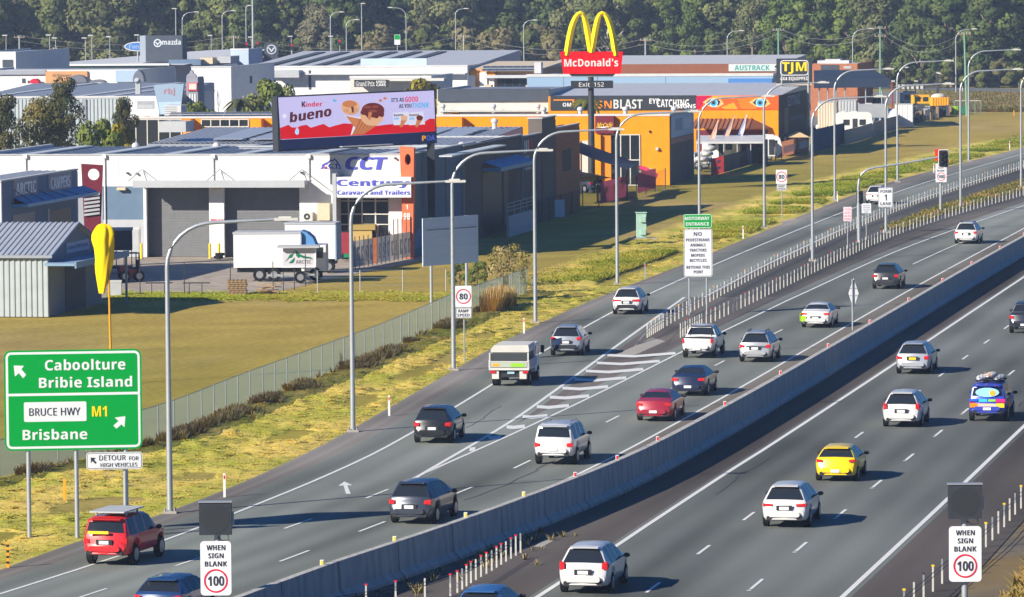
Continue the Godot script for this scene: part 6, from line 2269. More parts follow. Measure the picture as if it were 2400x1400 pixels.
	for x in [60, 270, 340]:
		var p := fpl(H1, x, 229)
		s = tool()
		box(s, Vector3(p.x - 2.0, H1.H + 0.55, -13.0), Vector3(0.9, 0.05, 25.0), Basis(Vector3.UP, -0.25) * Basis(Vector3.RIGHT, atan(1.0 / 26.0)))
		put("roof_light", s, M.skylight, H1.root)
	var ch := fpl(H1, 313, 215)
	s = tool()
	box(s, Vector3(ch.x, H1.H + 1.0, -2.0), Vector3(0.55, 1.3, 0.55))
	tube(s, [Vector3(ch.x, H1.H + 1.6, -2.0), Vector3(ch.x - 0.1, H1.H + 1.9, -1.6)], [0.33, 0.28], 8)
	put("flue", s, M.steel, H1.root)
	fpoly(H1, "slanted_parapet", [362, 200, 372, 198, 433, 196, 424, 268, 376, 268], 0.6, tint([0.20, 0.27, 0.36]), null, 0.5)
	fpoly(H1, "lower_face", [371, 240, 425, 238, 423, 268, 376, 268], 1.11, tint([0.36, 0.48, 0.62]), null, 0.03)
	ftext(H1, "rbj", 383, 206, 409, 224, tint([0.30, 0.16, 0.20]), 1.12)
	var T1 = building("pointed_gateway", "slim grey gateway tower with pointed top and red and white sign", 463, 10580, 436, 180, 3.0, {"wall": tint([0.20, 0.21, 0.25]), "roof": M.roof, "category": "tower"})
	fpoly(T1, "pointed_top", [438, 181, 440, 175, 445, 172, 447, 166, 450, 164, 453, 166, 455, 172, 460, 175, 462, 181], -0.4, tint([0.20, 0.21, 0.25]), null, 0.4)
	fbox(T1, "red_sign", 439, 194, 462, 213, 0.15, M.reflector_red, 0.01)
	fbox(T1, "white_sign", 442, 196, 460, 210, 0.05, M.off_white, 0.17)
	for x in [443, 449, 455]:
		fbox(T1, "white_bar", x, 221, x + 3, 242, 0.05, M.clean_white, 0.01)
	var R1 = building("shop_row", "row of white and tan shops with dark rounded awnings in the left background", 322, 10660, -70, 163, 20.0, {"wall": M.white, "side": M.pale_grey, "roof": M.roof_light})
	fbox(R1, "tan_front", 106, 167, 204, 195, 0.3, M.tan_wall, 0.01)
	ftext(R1, "Ali Rainswest", 122, 173, 167, 180, M.sign_ink, 0.31, font_serif)
	fbox(R1, "grey_front", -70, 165, 106, 175, 0.3, M.grey_wall, 0.02)
	fbox(R1, "blue_front", 270, 165, 322, 192, 0.4, tint([0.32, 0.42, 0.54]), 0.02)
	for c in [[186, 193, 22, 18, 0], [233, 193, 18, 7, 0], [85, 195, 11, 11, 1], [329, 191, 13, 26, 0]]:
		var pts := []
		for k in 13:
			var a := PI * k / 12.0
			pts.append(c[0] + cos(a) * c[2])
			pts.append(c[1] - sin(a) * c[3])
		fpoly(R1, "rounded_awning", pts, 0.6, tint([0.5, 0.02, 0.05]) if c[4] else tint([0.11, 0.12, 0.15]), null, 1.2)
	fbox(R1, "dark_door", 51, 184, 59, 195, 0.03, M.slate, 0.02)
	fbox(R1, "dark_door", 64, 189, 68, 195, 0.03, M.slate, 0.02)
	# the dealership with the curved roof
	var Z1 = building("car_dealership", "car dealership with a broad white curved roof and green glass below its eave", 396, 10800, 88, 155, 60.0, {"wall": tint([0.30, 0.40, 0.36]), "side": M.pale_grey, "roof": M.roof_white, "parapet": 0.0})
	s = tool()
	var n := 18
	for i in n:
		for j in 3:
			var v := []
			for d in [[0, 0], [1, 0], [1, 1], [0, 1]]:
				var u := float(i + d[0]) / n
				var w := float(j + d[1]) / 3.0
				var x := lerpf(-fpl(Z1, 88, 150).x * -1.0 - 1.5, fpl(Z1, 575, 125, -40.0).x, u)
				var back := -62.0 * w * smoothstep(0.0, 0.35, u)
				v.append(Vector3(x, Z1.H + 0.2 + 0.6 * w * sin(minf(u * 1.2, 1.0) * PI / 2) * 2.2, 2.0 + back))
			quad(s, v[0], v[1], v[2], v[3], Vector3.UP)
	put("curved_roof", s, tint([0.50, 0.51, 0.54], 0.7), Z1.root)
	fbox(Z1, "eave", 90, 150, 396, 154, 1.0, M.clean_white, 1.3)
	fbox(Z1, "plant_screen", 395, 140, 470, 153, 3.0, M.blue_grey, -6.0)
	fbox(Z1, "glass_corner", 508, 132, 540, 148, 6.0, M.pale_grey, -12.0)
	fbox(Z1, "cream_plant", 468, 135, 498, 150, 3.0, M.cream, -8.0)
	var Z2 = building("white_end_building", "plain white end wall with blue grey roof at the far left edge", 36, 10760, -60, 121, 30.0, {"wall": M.white, "roof": M.roof, "side": M.white})
	fbox(Z2, "window", 5, 140, 30, 158, 0.05, M.slate, 0.01)
	var Z4 = building("white_return", "bright white low wall at the right end of the dealership", 582, 10830, 540, 116, 10.0, {"wall": tint([0.42, 0.5, 0.62]), "roof": M.roof_white, "cap": M.clean_white})
	var foot2 := under(378, 140, 806.0)
	t = thing("dealer_box_sign", "large dark box sign with silver round emblem and name on the dealership roof", "sign", foot2, LOT)
	var b0 := loc(foot2, 340, 130)
	var b1 := loc(foot2, 428, 83)
	s = tool()
	box2(s, Vector3(b0.x, b0.y - 1.0, -3.0), Vector3(b1.x, b1.y, 0))
	put("box", s, M.slate, t)
	s = tool()
	box2(s, Vector3(b0.x - 0.9, b0.y - 1.0, -2.9), Vector3(b0.x - 0.002, b1.y, -0.01))
	put("box_end", s, tint([0.24, 0.27, 0.32]), t)
	var lc := loc(foot2, 369, 101)
	s = tool()
	ring(s, lc.x, lc.y, 0.45, 0.62, 0.01, 0.1, 24)
	put("emblem_ring", s, tint([0.62, 0.68, 0.74]), t)
	s = tool()
	prism(s, PackedVector2Array([lc + Vector2(-0.46, 0.2), lc + Vector2(-0.25, 0.2), lc + Vector2(0, -0.1), lc + Vector2(0.25, 0.2), lc + Vector2(0.46, 0.2), lc + Vector2(0, -0.35)]), 0.01, 0.08)
	put("emblem_wing", s, tint([0.62, 0.68, 0.74]), t)
	say(t, foot2, "mazda", 379, 92, 425, 105, tint([0.62, 0.68, 0.74]), 0.05)
	foot2 = under(635, 128, 850.0)
	t = thing("square_badge_sign", "dark square sign with a round silver winged emblem behind the white roofs", "sign", foot2)
	var rq := prect(foot2, 619, 102, 651, 132)
	s = tool()
	box2(s, Vector3(rq.position.x, 0, -0.6), Vector3(rq.end.x, rq.end.y, 0))
	put("panel", s, M.slate, t)
	lc = loc(foot2, 636, 116)
	s = tool()
	ring(s, lc.x, lc.y, 0.62, 0.78, 0.01, 0.08, 24)
	put("emblem_ring", s, tint([0.62, 0.68, 0.74]), t)
	s = tool()
	prism(s, PackedVector2Array([lc + Vector2(-0.6, 0.3), lc + Vector2(-0.3, 0.3), lc + Vector2(0, -0.1), lc + Vector2(0.3, 0.3), lc + Vector2(0.6, 0.3), lc + Vector2(0, -0.45)]), 0.01, 0.07)
	put("emblem_wing", s, tint([0.62, 0.68, 0.74]), t)
	foot2 = under(315, 118, 812.0)
	t = thing("oval_badge_sign", "blue oval dealer sign with white edge half hidden by the dark box sign", "sign", foot2)
	lc = loc(foot2, 322, 109)
	for k in 2:
		s = tool()
		var ov := PackedVector2Array()
		for j in 28:
			ov.append(lc + Vector2(cos(TAU * j / 28) * (2.05 - 0.14 * k), sin(TAU * j / 28) * (0.72 - 0.12 * k)))
		prism(s, ov, -0.3 + 0.31 * k, 0.0 + 0.03 * k)
		put(["white_edge", "blue_oval"][k], s, [M.clean_white, M.blue_panel][k], t)
	letters(t, "Ford", lc.x - 0.4, lc.y, 1.9, 0.6, 0.035, tint([0.45, 0.55, 0.75]), font_serif)
	s = tool()
	tube(s, [Vector3(lc.x, 0, -0.2), Vector3(lc.x, lc.y, -0.2)], [0.15, 0.15], 6)
	put("post", s, M.steel, t)

func near_left():
	# camper shop seen from its motorway side
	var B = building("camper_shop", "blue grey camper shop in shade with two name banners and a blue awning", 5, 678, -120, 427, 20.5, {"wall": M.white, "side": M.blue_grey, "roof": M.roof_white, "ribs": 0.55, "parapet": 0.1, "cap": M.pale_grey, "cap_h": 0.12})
	var a := rpl(B, 28, 482)
	var b := rpl(B, 196, 455)
	var s := tool()
	box2(s, Vector3(0.003, a.y - 0.12, a.x), Vector3(1.1, a.y + 0.1, b.x))
	quad(s, Vector3(0.004, a.y + 0.55, a.x), Vector3(0.004, a.y + 0.55, b.x), Vector3(1.1, a.y + 0.1, b.x), Vector3(1.1, a.y + 0.1, a.x), Vector3.UP)
	put("awning", s, M.blue_awning, B.root)
	for c in [[30, 86, 418, 472, "ARCTIC"], [112, 166, 405, 459, "CAMPERS"]]:
		var o = rbox(B, "name_banner", c[0], c[2], c[1], c[3], 0.04, tint([0.22, 0.22, 0.24]), 0.003)
		rtext(B, c[4], c[0] + 5, c[2] + 8, c[1] - 4, c[3] - 18, tint([0.95, 0.95, 0.95]), 0.05)
		rbox(B, "dark_print", c[0] + 3, c[3] - 14, c[1] - 3, c[3] - 3, 0.012, M.charcoal, 0.044)
	for x in [30, 57, 86, 112, 140, 166]:
		var p := rpl(B, x, 445)
		s = tool()
		tube(s, [Vector3(0.05, p.y, p.x), Vector3(1.05, a.y + 0.15, p.x - 1.2)], [0.035, 0.035], 5)
		put("awning_stay", s, M.dark_steel, B.root)
	rbox(B, "roller_door", 29, 500, 81, 560, 0.03, M.shutter, 0.003)
	rbox(B, "dark_opening", 115, 490, 165, 560, 0.03, M.black, 0.003)
	rbox(B, "door_post", 110, 490, 114, 560, 0.06, M.pale_grey, 0.003)
	# the red fin
	var foot := g(217, 625)
	var t := thing("red_fin", "dark red tapered sign fin with a round hole and grey slats", "sign pylon", foot)
	var P := func(px, py): return loc(foot, px, py)
	var out := PackedVector2Array([P.call(190, 384), P.call(241, 387), P.call(236, 520), Vector2(P.call(234, 560).x, 0), Vector2(P.call(201, 560).x, 0)])
	var hole := PackedVector2Array()
	var hc: Vector2 = P.call(219, 409)
	for k in 24:
		hole.append(hc + Vector2(cos(TAU * k / 24), sin(TAU * k / 24)) * 0.42)
	s = tool()
	for part in [PackedVector2Array([Vector2(-99, -1), Vector2(hc.x, -1), Vector2(hc.x, 99), Vector2(-99, 99)]), PackedVector2Array([Vector2(hc.x, -1), Vector2(99, -1), Vector2(99, 99), Vector2(hc.x, 99)])]:
		for piece in Geometry2D.intersect_polygons(out, part):
			for cut in Geometry2D.clip_polygons(piece, hole):
				prism(s, cut, -0.15, 0.15)
	put("fin", s, M.maroon, t)
	for k in 6:
		var q := prect(foot, 197, 454 + k * 9, 234, 459 + k * 9)
		s = tool()
		box(s, Vector3(q.get_center().x, q.get_center().y, 0.25), Vector3(q.size.x, q.size.y, 0.12), Basis(Vector3.BACK, 0.12))
		put("slat", s, M.pale_grey, t)
	# ribbed shed
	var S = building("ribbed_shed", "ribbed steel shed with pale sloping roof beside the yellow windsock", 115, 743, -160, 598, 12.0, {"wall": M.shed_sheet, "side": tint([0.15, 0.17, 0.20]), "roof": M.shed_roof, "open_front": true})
	var D := 13.0
	var W: float = S.W
	var H: float = S.H
	S.root.get_node("roof").free()
	S.root.get_node("wall").free()
	S.root.get_node("side_wall").free()
	s = tool()
	corrugated(s, Vector3(-W, 0, 0), Vector3(0, 0, 0), Vector3(0, H, 0), Vector3.BACK, 0.36, 0.07)
	put("front_wall", s, M.shed_sheet, S.root)
	var rise := 1.75
	s = tool()
	corrugated(s, Vector3(-W, H - 0.05, 0.3), Vector3(0.35, H - 0.05, 0.3), Vector3(0, rise, -D / 2 - 0.3), Vector3(0, 1, 0.25), 0.36, 0.06)
	corrugated(s, Vector3(-W, H - 0.05, -D - 0.3), Vector3(0.35, H - 0.05, -D - 0.3), Vector3(0, rise, D / 2 + 0.3), Vector3(0, 1, -0.25), 0.36, 0.06)
	put("roof", s, M.shed_roof, S.root)
	s = tool()
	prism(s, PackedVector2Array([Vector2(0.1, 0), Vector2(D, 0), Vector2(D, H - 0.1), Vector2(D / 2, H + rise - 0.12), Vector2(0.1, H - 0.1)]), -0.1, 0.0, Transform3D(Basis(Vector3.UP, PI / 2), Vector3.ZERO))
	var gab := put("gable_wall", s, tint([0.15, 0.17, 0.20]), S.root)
	s = tool()
	box2(s, Vector3(0.003, 0, -D / 2 - 2.4), Vector3(0.05, 3.2, -D / 2 + 2.6))
	put("shed_door", s, M.slate, gab)
	s = tool()
	box2(s, Vector3(-W, 0, -D - 0.1), Vector3(0, H - 0.1, -D))
	put("rear_wall", s, M.shed_sheet, S.root)
	s = tool()
	box2(s, Vector3(-W, H - 0.18, 0.1), Vector3(0.3, H + 0.0, 0.34))
	put("gutter", s, M.grey_wall, S.root)
	s = tool()
	box2(s, Vector3(0.01, 3.25, -D + 0.5), Vector3(2.0, 3.42, 1.0))
	box2(s, Vector3(1.95, 3.1, -D + 0.5), Vector3(2.05, 3.5, 1.0))
	put("side_awning", s, tint([0.16, 0.24, 0.34]), S.root)
	for z in [-D + 0.8]:
		s = tool()
		box2(s, Vector3(1.85, 0, z), Vector3(1.98, 3.25, z + 0.13))
		put("awning_post", s, M.pale_grey, S.root)
	s = tool()
	box2(s, Vector3(0.004, H - 0.15, -D / 2 - 3.4), Vector3(0.05, H + 0.5, -D / 2 + 2.2))
	var sgn := put("name_panel", s, tint([0.42, 0.48, 0.58]), gab)
	letters(gab, "Caravan CANVAS Repairs", D / 2 + 0.6, H + 0.17, 5.0, 0.34, 0.06, tint([0.18, 0.2, 0.3]), null, "lettering", Basis(Vector3.UP, PI / 2))
	# windsock
	var wf := g(261, 900)
	t = thing("windsock", "limp bright yellow windsock hanging from a rusty yellow pole", "windsock", wf)
	s = tool()
	var hp := loc(wf, 256, 535).y
	tube(s, [Vector3.ZERO, Vector3(-0.05, loc(wf, 258, 745).y, 0), Vector3(-0.1, hp, 0)], [0.07, 0.06, 0.04], 8)
	put("pole", s, M.yellow_pole, t)
	s = tool()
	var prof := [[524, 240, 3], [528, 242, 13], [536, 243, 18], [548, 243, 21], [562, 242, 22], [580, 243, 20.5], [600, 243, 18.5], [620, 242, 17], [640, 241, 15], [660, 240, 11.5], [678, 239, 8], [688, 238.5, 6.5]]
	var rows := []
	for i in prof.size():
		var c: Vector2 = loc(wf, prof[i][1], prof[i][0])
		var r: float = (loc(wf, 240.0 + prof[i][2], 600).x - loc(wf, 240, 600).x)
		var row := []
		for k in 28:
			var an := TAU * k / 28.0
			var w := 1.0 + 0.20 * sin(an * 4.0 + i * 0.35) + 0.13 * sin(an * 7.0 - i * 0.6) + 0.06 * sin(an * 13.0 + i * 1.7) + 0.05 * sin(i * 2.1 + an * 2.0)
			row.append(Vector3(c.x + cos(an) * r * w, c.y, sin(an) * r * w * 0.5))
		rows.append(row)
	for i in rows.size() - 1:
		for k in 28:
			var kk := (k + 1) % 28
			s.set_smooth_group(1)
			var q := [rows[i][k], rows[i][kk], rows[i + 1][kk], rows[i + 1][k]]
			for tr in [[0, 1, 2], [0, 2, 3]]:
				var p := [q[tr[0]], q[tr[1]], q[tr[2]]]
				var mid: Vector3 = (p[0] + p[1] + p[2]) / 3.0
				var ctr := Vector3(loc(wf, prof[i][1], 600).x, mid.y, 0)
				if (p[1] - p[0]).cross(p[2] - p[0]).dot(mid - ctr) > 0.0:
					p = [p[0], p[2], p[1]]
				for v in p:
					s.add_vertex(v)
	s.generate_normals()
	put("sock", s, M.sock, t)
	s = tool()
	tube(s, [Vector3(-0.1, hp, 0), Vector3(loc(wf, 243, 548).x, hp - 0.1, 0)], [0.03, 0.03], 6)
	put("ring_arm", s, M.steel, t)

# ---------------------------------------------------------------- yards
func boxes(t, called, list: Array, m):
	var s := tool()
	for c in list:
		box2(s, c[0], c[1])
	return put(called, s, m, t)

func wheels(t, list: Array, r: float, w := 0.24):
	for p in list:
		var s := tool()
		tube(s, [Vector3(p[0], r, p[1] - w / 2), Vector3(p[0], r, p[1] + w / 2)], [r, r], 16)
		var o := put("wheel", s, M.tyre, t)
		s = tool()
		tube(s, [Vector3(p[0], r, p[1] + w / 2), Vector3(p[0], r, p[1] + w / 2 + 0.01)], [r * 0.55, r * 0.55], 12)
		put("rim", s, M.rim, o)

func caravan(label, px, py, length, height, turn, m, windows := true, group := ""):
	# side-on body with rounded ends, the side facing +z
	var b := g(px, py)
	var t := thing("caravan", label, "caravan", b, turn, group)
	var s := tool()
	var h: float = height
	var l: float = length / 2.0
	var prof := PackedVector2Array([Vector2(-l, 0.7), Vector2(-l + 0.3, 0.45), Vector2(l - 0.5, 0.45), Vector2(l - 0.1, 0.8), Vector2(l, 1.5), Vector2(l - 0.25, h - 0.25), Vector2(l - 0.6, h), Vector2(-l + 0.4, h), Vector2(-l + 0.05, h - 0.3)])
	prism(s, prof, -2.2, 0.0)
	put("body", s, m, t)
	if windows:
		for x in [-0.62, 0.25]:
			boxes(t, "window", [[Vector3(l * x, 1.5, 0.0), Vector3(l * x + length * 0.17, 2.2, 0.03)]], M.glass)
		boxes(t, "door", [[Vector3(-l * 0.12, 0.6, 0.0), Vector3(-l * 0.12 + 0.62, 2.3, 0.02)]], M.charcoal)
	boxes(t, "roof_hatch", [[Vector3(-0.4, h, -1.4), Vector3(0.4, h + 0.12, -0.8)], [Vector3(-l + 0.7, h, -1.3), Vector3(-l + 1.2, h + 0.15, -0.9)]], M.off_white)
	wheels(t, [[-0.1, -0.15]], 0.33)
	return t

func truck_yard():
	# white box truck, second box truck, the booth in front
	var b := g(600, 660)
	var t := thing("box_truck", "white box truck body in front of the right roller door", "truck", b, -0.05)
	var P := func(px, py): return loc(b, px, py)
	var lo: Vector2 = P.call(547, 628)
	var hi: Vector2 = P.call(703, 548)
	boxes(t, "cargo_box", [[Vector3(lo.x, lo.y, -2.4), Vector3(hi.x, hi.y, 0)]], M.clean_white)
	boxes(t, "roof_edge", [[Vector3(lo.x - 0.05, hi.y, -2.45), Vector3(hi.x + 0.05, hi.y + 0.12, 0.05)], [Vector3(hi.x, lo.y, -0.1), Vector3(hi.x + 0.1, hi.y, 0.06)]], M.pale_grey)
	boxes(t, "chassis", [[Vector3(lo.x + 0.2, lo.y - 0.35, -1.8), Vector3(P.call(760, 640).x, lo.y - 0.02, -0.4)]], M.black)
	var cx: float = P.call(706, 600).x
	boxes(t, "cab", [[Vector3(cx, 0.7, -2.3), Vector3(cx + 1.7, 2.5, -0.1)]], M.clean_white)
	var s := tool()
	prism(s, PackedVector2Array([Vector2(cx, 2.5), Vector2(cx + 1.0, 2.5), Vector2(cx + 0.8, 3.0), Vector2(cx + 0.4, 3.35), Vector2(cx, 3.5)]), -2.2, -0.2)
	put("wind_deflector", s, tint([0.10, 0.25, 0.50]), t)
	boxes(t, "cab_window", [[Vector3(cx + 0.5, 1.6, -0.1), Vector3(cx + 1.5, 2.35, -0.06)]], M.glass)
	wheels(t, [[P.call(608, 640).x, -0.2], [P.call(625, 640).x + 0.5, -0.2], [cx + 1.0, -0.2]], 0.46, 0.3)
	b = g(740, 640)
	t = thing("box_truck", "second white box truck with shaded blue end, right of the first", "truck", b, -0.12)
	lo = P.call(700, 626) - Vector2(loc(g(600, 660), 740, 640).x, 0)
	boxes(t, "cargo_box", [[Vector3(-2.2, 1.0, -2.4), Vector3(1.4, 3.45, 0)]], M.clean_white)
	boxes(t, "roof_edge", [[Vector3(-2.25, 3.45, -2.45), Vector3(1.45, 3.56, 0.05)]], M.pale_grey)
	boxes(t, "rear_frame", [[Vector3(1.4, 0.9, -2.4), Vector3(1.5, 3.45, 0.03)]], tint([0.2, 0.28, 0.38]))
	boxes(t, "chassis", [[Vector3(-2.1, 0.6, -1.8), Vector3(1.3, 0.98, -0.3)]], M.black)
	wheels(t, [[-1.0, -0.2], [0.9, -0.2]], 0.46, 0.3)
	b = g(700, 664)
	t = thing("advert_trailer", "small roofed trailer board with a green mountain emblem", "trailer", b)
	P = func(px, py): return loc(b, px, py)
	lo = P.call(663, 625)
	hi = P.call(737, 581)
	boxes(t, "panel", [[Vector3(lo.x, lo.y, -1.2), Vector3(hi.x, hi.y, 0)]], tint([0.62, 0.60, 0.66]))
	boxes(t, "frame", [[Vector3(lo.x - 0.06, lo.y - 0.08, -1.22), Vector3(hi.x + 0.06, lo.y - 0.001, 0.05)], [Vector3(hi.x + 0.001, lo.y, -1.2), Vector3(hi.x + 0.09, hi.y, 0.05)]], M.clean_white)
	var r0: Vector2 = P.call(650, 581)
	var r1: Vector2 = P.call(748, 577)
	boxes(t, "roof", [[Vector3(r0.x, hi.y + 0.01, -1.5), Vector3(r1.x, hi.y + 0.14, 0.5)]], M.pale_grey)
	var emb := func(called, pts, z, m):
		var poly := PackedVector2Array()
		for i in range(0, pts.size(), 2):
			poly.append(P.call(pts[i], pts[i + 1]))
		var q := tool()
		prism(q, poly, z, z + 0.012)
		put(called, q, m, t)
	var dg := tint([0.01, 0.12, 0.06])
	emb.call("mountain", [692, 586, 700, 594, 707, 598, 716, 601, 712, 606, 704, 602, 699, 605, 694, 600], 0.002, dg)
	emb.call("mountain", [692, 586, 686, 595, 679, 597, 675, 604, 668, 614, 678, 605, 684, 604], 0.004, dg)
	emb.call("mountain", [716, 601, 728, 603, 734, 609, 724, 606, 714, 606], 0.006, dg)
	emb.call("mountain", [690, 604, 676, 617, 686, 617, 690, 610], 0.008, dg)
	letters(t, "ARCTIC", P.call(711, 614).x, P.call(711, 614).y, P.call(728, 614).x - P.call(692, 614).x, 0.24, 0.006, tint([0.14, 0.15, 0.15]))
	wheels(t, [[P.call(704, 650).x, 0.1]], 0.42, 0.26)
	boxes(t, "drawbar", [[Vector3(P.call(625, 640).x, 0.45, -0.5), Vector3(lo.x + 0.4, 0.6, -0.3)], [Vector3(lo.x, 0.5, -1.0), Vector3(hi.x, 0.62, -0.2)]], M.steel)
	# tan camper behind the banners
	b = g(850, 606)
	t = thing("camper_box", "tan and black camper box in front of the shop window", "camper", b)
	boxes(t, "body", [[Vector3(-0.75, 0.9, -1.8), Vector3(0.7, 2.1, 0)]], tint([0.40, 0.28, 0.10]))
	boxes(t, "lid", [[Vector3(-0.8, 2.12, -1.9), Vector3(0.95, 2.5, 0.1)]], tint([0.30, 0.22, 0.07]))
	boxes(t, "black_base", [[Vector3(-1.5, 0.2, -1.7), Vector3(1.2, 0.88, -0.05)]], M.black)
	letters(t, "ARCTIC", 0.0, 0.72, 1.0, 0.24, -0.03, M.reflector_yellow)
	boxes(t, "spare_tyre", [[Vector3(0.72, 1.0, -1.0), Vector3(1.0, 1.9, -0.2)]], M.tyre)
	b = g(812, 612)
	t = thing("stacked_equipment", "dark cluttered camping equipment stacked left of the tan camper box", "equipment", b)
	for k in 14:
		boxes(t, "piece", [[Vector3(rng.randf_range(-0.6, 0.2), rng.randf_range(0, 1.8), rng.randf_range(-1, 0)), Vector3(rng.randf_range(0.3, 0.7), rng.randf_range(0.4, 2.2), rng.randf_range(-0.4, 0.2))]], [M.black, M.slate, M.bin_green, M.machine_red][k % 4])
	# banners on the yard fence
	t = thing("banner_fence", "fence hung with grey and orange printed banners at the corner of the caravan shop", "fence", Vector3.ZERO)
	var a := g(822, 632)
	var e := g(972, 604)
	var n := 15
	for k in n:
		var u := a.lerp(e, float(k) / n)
		var v := a.lerp(e, float(k + 1) / n)
		var w0 := Vector3(0.02, 0, 0.05) * sin(k * 1.7)
		var s2 := tool()
		for j in 3:
			var f0 := lerpf(0.12, 2.0, j / 3.0)
			var f1 := lerpf(0.12, 2.0, (j + 1) / 3.0)
			quad(s2, u + Vector3(0, f0, 0.05 * sin(k + j)), v + Vector3(0, f0, 0.05 * sin(k + 1 + j)), v + Vector3(0, f1, 0.05 * sin(k + 2 + j)) + w0, u + Vector3(0, f1, 0.05 * sin(k + 1 + j)) + w0, Vector3.BACK)
		put("banner", s2, cloth([0.60, 0.20, 0.09]) if k in [5, 14] else (cloth([0.16, 0.17, 0.20]) if k in [0, 4, 7, 8] else (cloth([0.34, 0.31, 0.28]) if k in [1, 2, 9, 11] else cloth([0.22, 0.20, 0.19]))), t)
		s2 = tool()
		tube(s2, [u, u + Vector3(0, 2.3 + (0.8 if k > 9 else 0.0), 0)], [0.035, 0.035], 5)
		put("post", s2, M.dark_steel, t)
		if not k in [0, 5, 14]:
			s2 = tool()
			var m := u.lerp(v, 0.5)
			var sx := rng.randf_range(0.1, 0.2)
			prism(s2, PackedVector2Array([Vector2(-sx, 0.4), Vector2(sx, 0.5), Vector2(sx * 0.4, 1.1), Vector2(sx, 1.6), Vector2(-sx * 0.6, 1.5), Vector2(-sx * 0.2, 0.9)]), 0.08, 0.09, Transform3D(Basis(), m))
			put("pale_print", s2, tint([0.40, 0.38, 0.37]), t)
	# pallets, tyres, machines, trestles
	b = g(556, 690)
	t = thing("pallet_stack", "stack of old wooden pallets at the yard edge", "pallets", b)
	for k in 7:
		var s3 := tool()
		for q in 3:
			box(s3, Vector3(0.04 * sin(k * 2.0), 0.06 + k * 0.14, -0.5 + q * 0.48), Vector3(1.25, 0.09, 0.1))
		for q in 5:
			box(s3, Vector3(-0.55 + q * 0.27 + 0.04 * sin(k * 2.0), 0.12 + k * 0.14, 0), Vector3(0.13, 0.03, 1.1))
		put("pallet", s3, M.wood, t)
	b = g(630, 690)
	t = thing("plank_pile", "low untidy pile of broken pallets and planks", "planks", b)
	for k in 9:
		var s3 := tool()
		box(s3, Vector3(rng.randf_range(-0.3, 0.3), 0.1 + 0.07 * k, rng.randf_range(-0.4, 0.4)), Vector3(1.3, 0.06, 0.14), Basis(Vector3.UP, rng.randf_range(-0.5, 0.5)) * Basis(Vector3.BACK, rng.randf_range(-0.15, 0.15)))
		put("plank", s3, M.wood, t)
	b = g(512, 607)
	t = thing("tyre_pile", "two old tyres lying at the foot of the white pier", "tyres", b)
	for k in 2:
		var s3 := tool()
		tube(s3, [Vector3(0.12 * k, 0.05 + 0.22 * k, 0.3), Vector3(0.12 * k, 0.24 + 0.22 * k, 0.3)], [0.36, 0.36], 16)
		put("tyre", s3, M.tyre, t)
	b = g(305, 660)
	t = thing("ride_mower", "red and black ride on machine with a roll frame and roof", "mower", b, 0.3)
	boxes(t, "body", [[Vector3(-0.7, 0.25, -0.6), Vector3(0.7, 0.85, 0.5)]], M.machine_red)
	boxes(t, "hood", [[Vector3(-0.8, 0.3, -0.5), Vector3(-0.2, 1.1, 0.4)]], M.machine_red)
	boxes(t, "seat", [[Vector3(0.1, 0.86, -0.3), Vector3(0.55, 0.98, 0.2)], [Vector3(0.45, 0.98, -0.3), Vector3(0.58, 1.5, 0.2)]], M.black)
	boxes(t, "roll_frame", [[Vector3(0.5, 0.8, -0.5), Vector3(0.57, 1.95, -0.43)], [Vector3(0.5, 0.8, 0.4), Vector3(0.57, 1.95, 0.47)], [Vector3(-0.6, 1.95, -0.55), Vector3(0.6, 2.02, 0.52)]], M.black)
	wheels(t, [[-0.5, 0.5], [0.5, 0.5]], 0.4, 0.25)
	b = g(283, 640)
	t = thing("cage_trailer", "dark caged trailer beside the door of the caravan shop", "trailer", b)
	for k in 4:
		boxes(t, "bar", [[Vector3(-0.9 + k * 0.55, 0.3, -0.1), Vector3(-0.84 + k * 0.55, 3.2, 0)]], M.dark_steel)
	boxes(t, "bin", [[Vector3(-0.9, 1.6, -1.4), Vector3(0.75, 3.0, -0.12)]], M.slate)
	boxes(t, "lid", [[Vector3(-0.95, 3.02, -1.5), Vector3(0.8, 3.2, 0.05)]], M.pale_grey)
	boxes(t, "base", [[Vector3(-0.9, 0.3, -1.4), Vector3(0.75, 0.5, -0.12)]], M.black)
	b = g(270, 693)
	t = thing("fridge_box", "old pale fridge box by the awning post of the shed", "box", b)
	boxes(t, "cabinet", [[Vector3(-0.35, 0, -0.6), Vector3(0.4, 0.9, 0)]], M.pale_grey)
	boxes(t, "lid", [[Vector3(-0.37, 0.91, -0.62), Vector3(0.42, 1.0, 0.02)]], M.off_white)
	for k in 2:
		b = g([372, 460][k], 690)
		t = thing("trestle", ["black trestle bench in the yard shadow, left of the lamp", "black trestle with bent bars, right of the lamp"][k], "trestle", b)
		boxes(t, "top", [[Vector3(-0.9, 0.72, -0.3), Vector3(0.9, 0.78, 0.0)]], M.black)
		boxes(t, "leg", [[Vector3(-0.5, 0, -0.05), Vector3(-0.45, 0.72, 0)]], M.black)
		boxes(t, "leg", [[Vector3(0.35, 0, -0.05), Vector3(0.4, 0.72, 0)]], M.black)

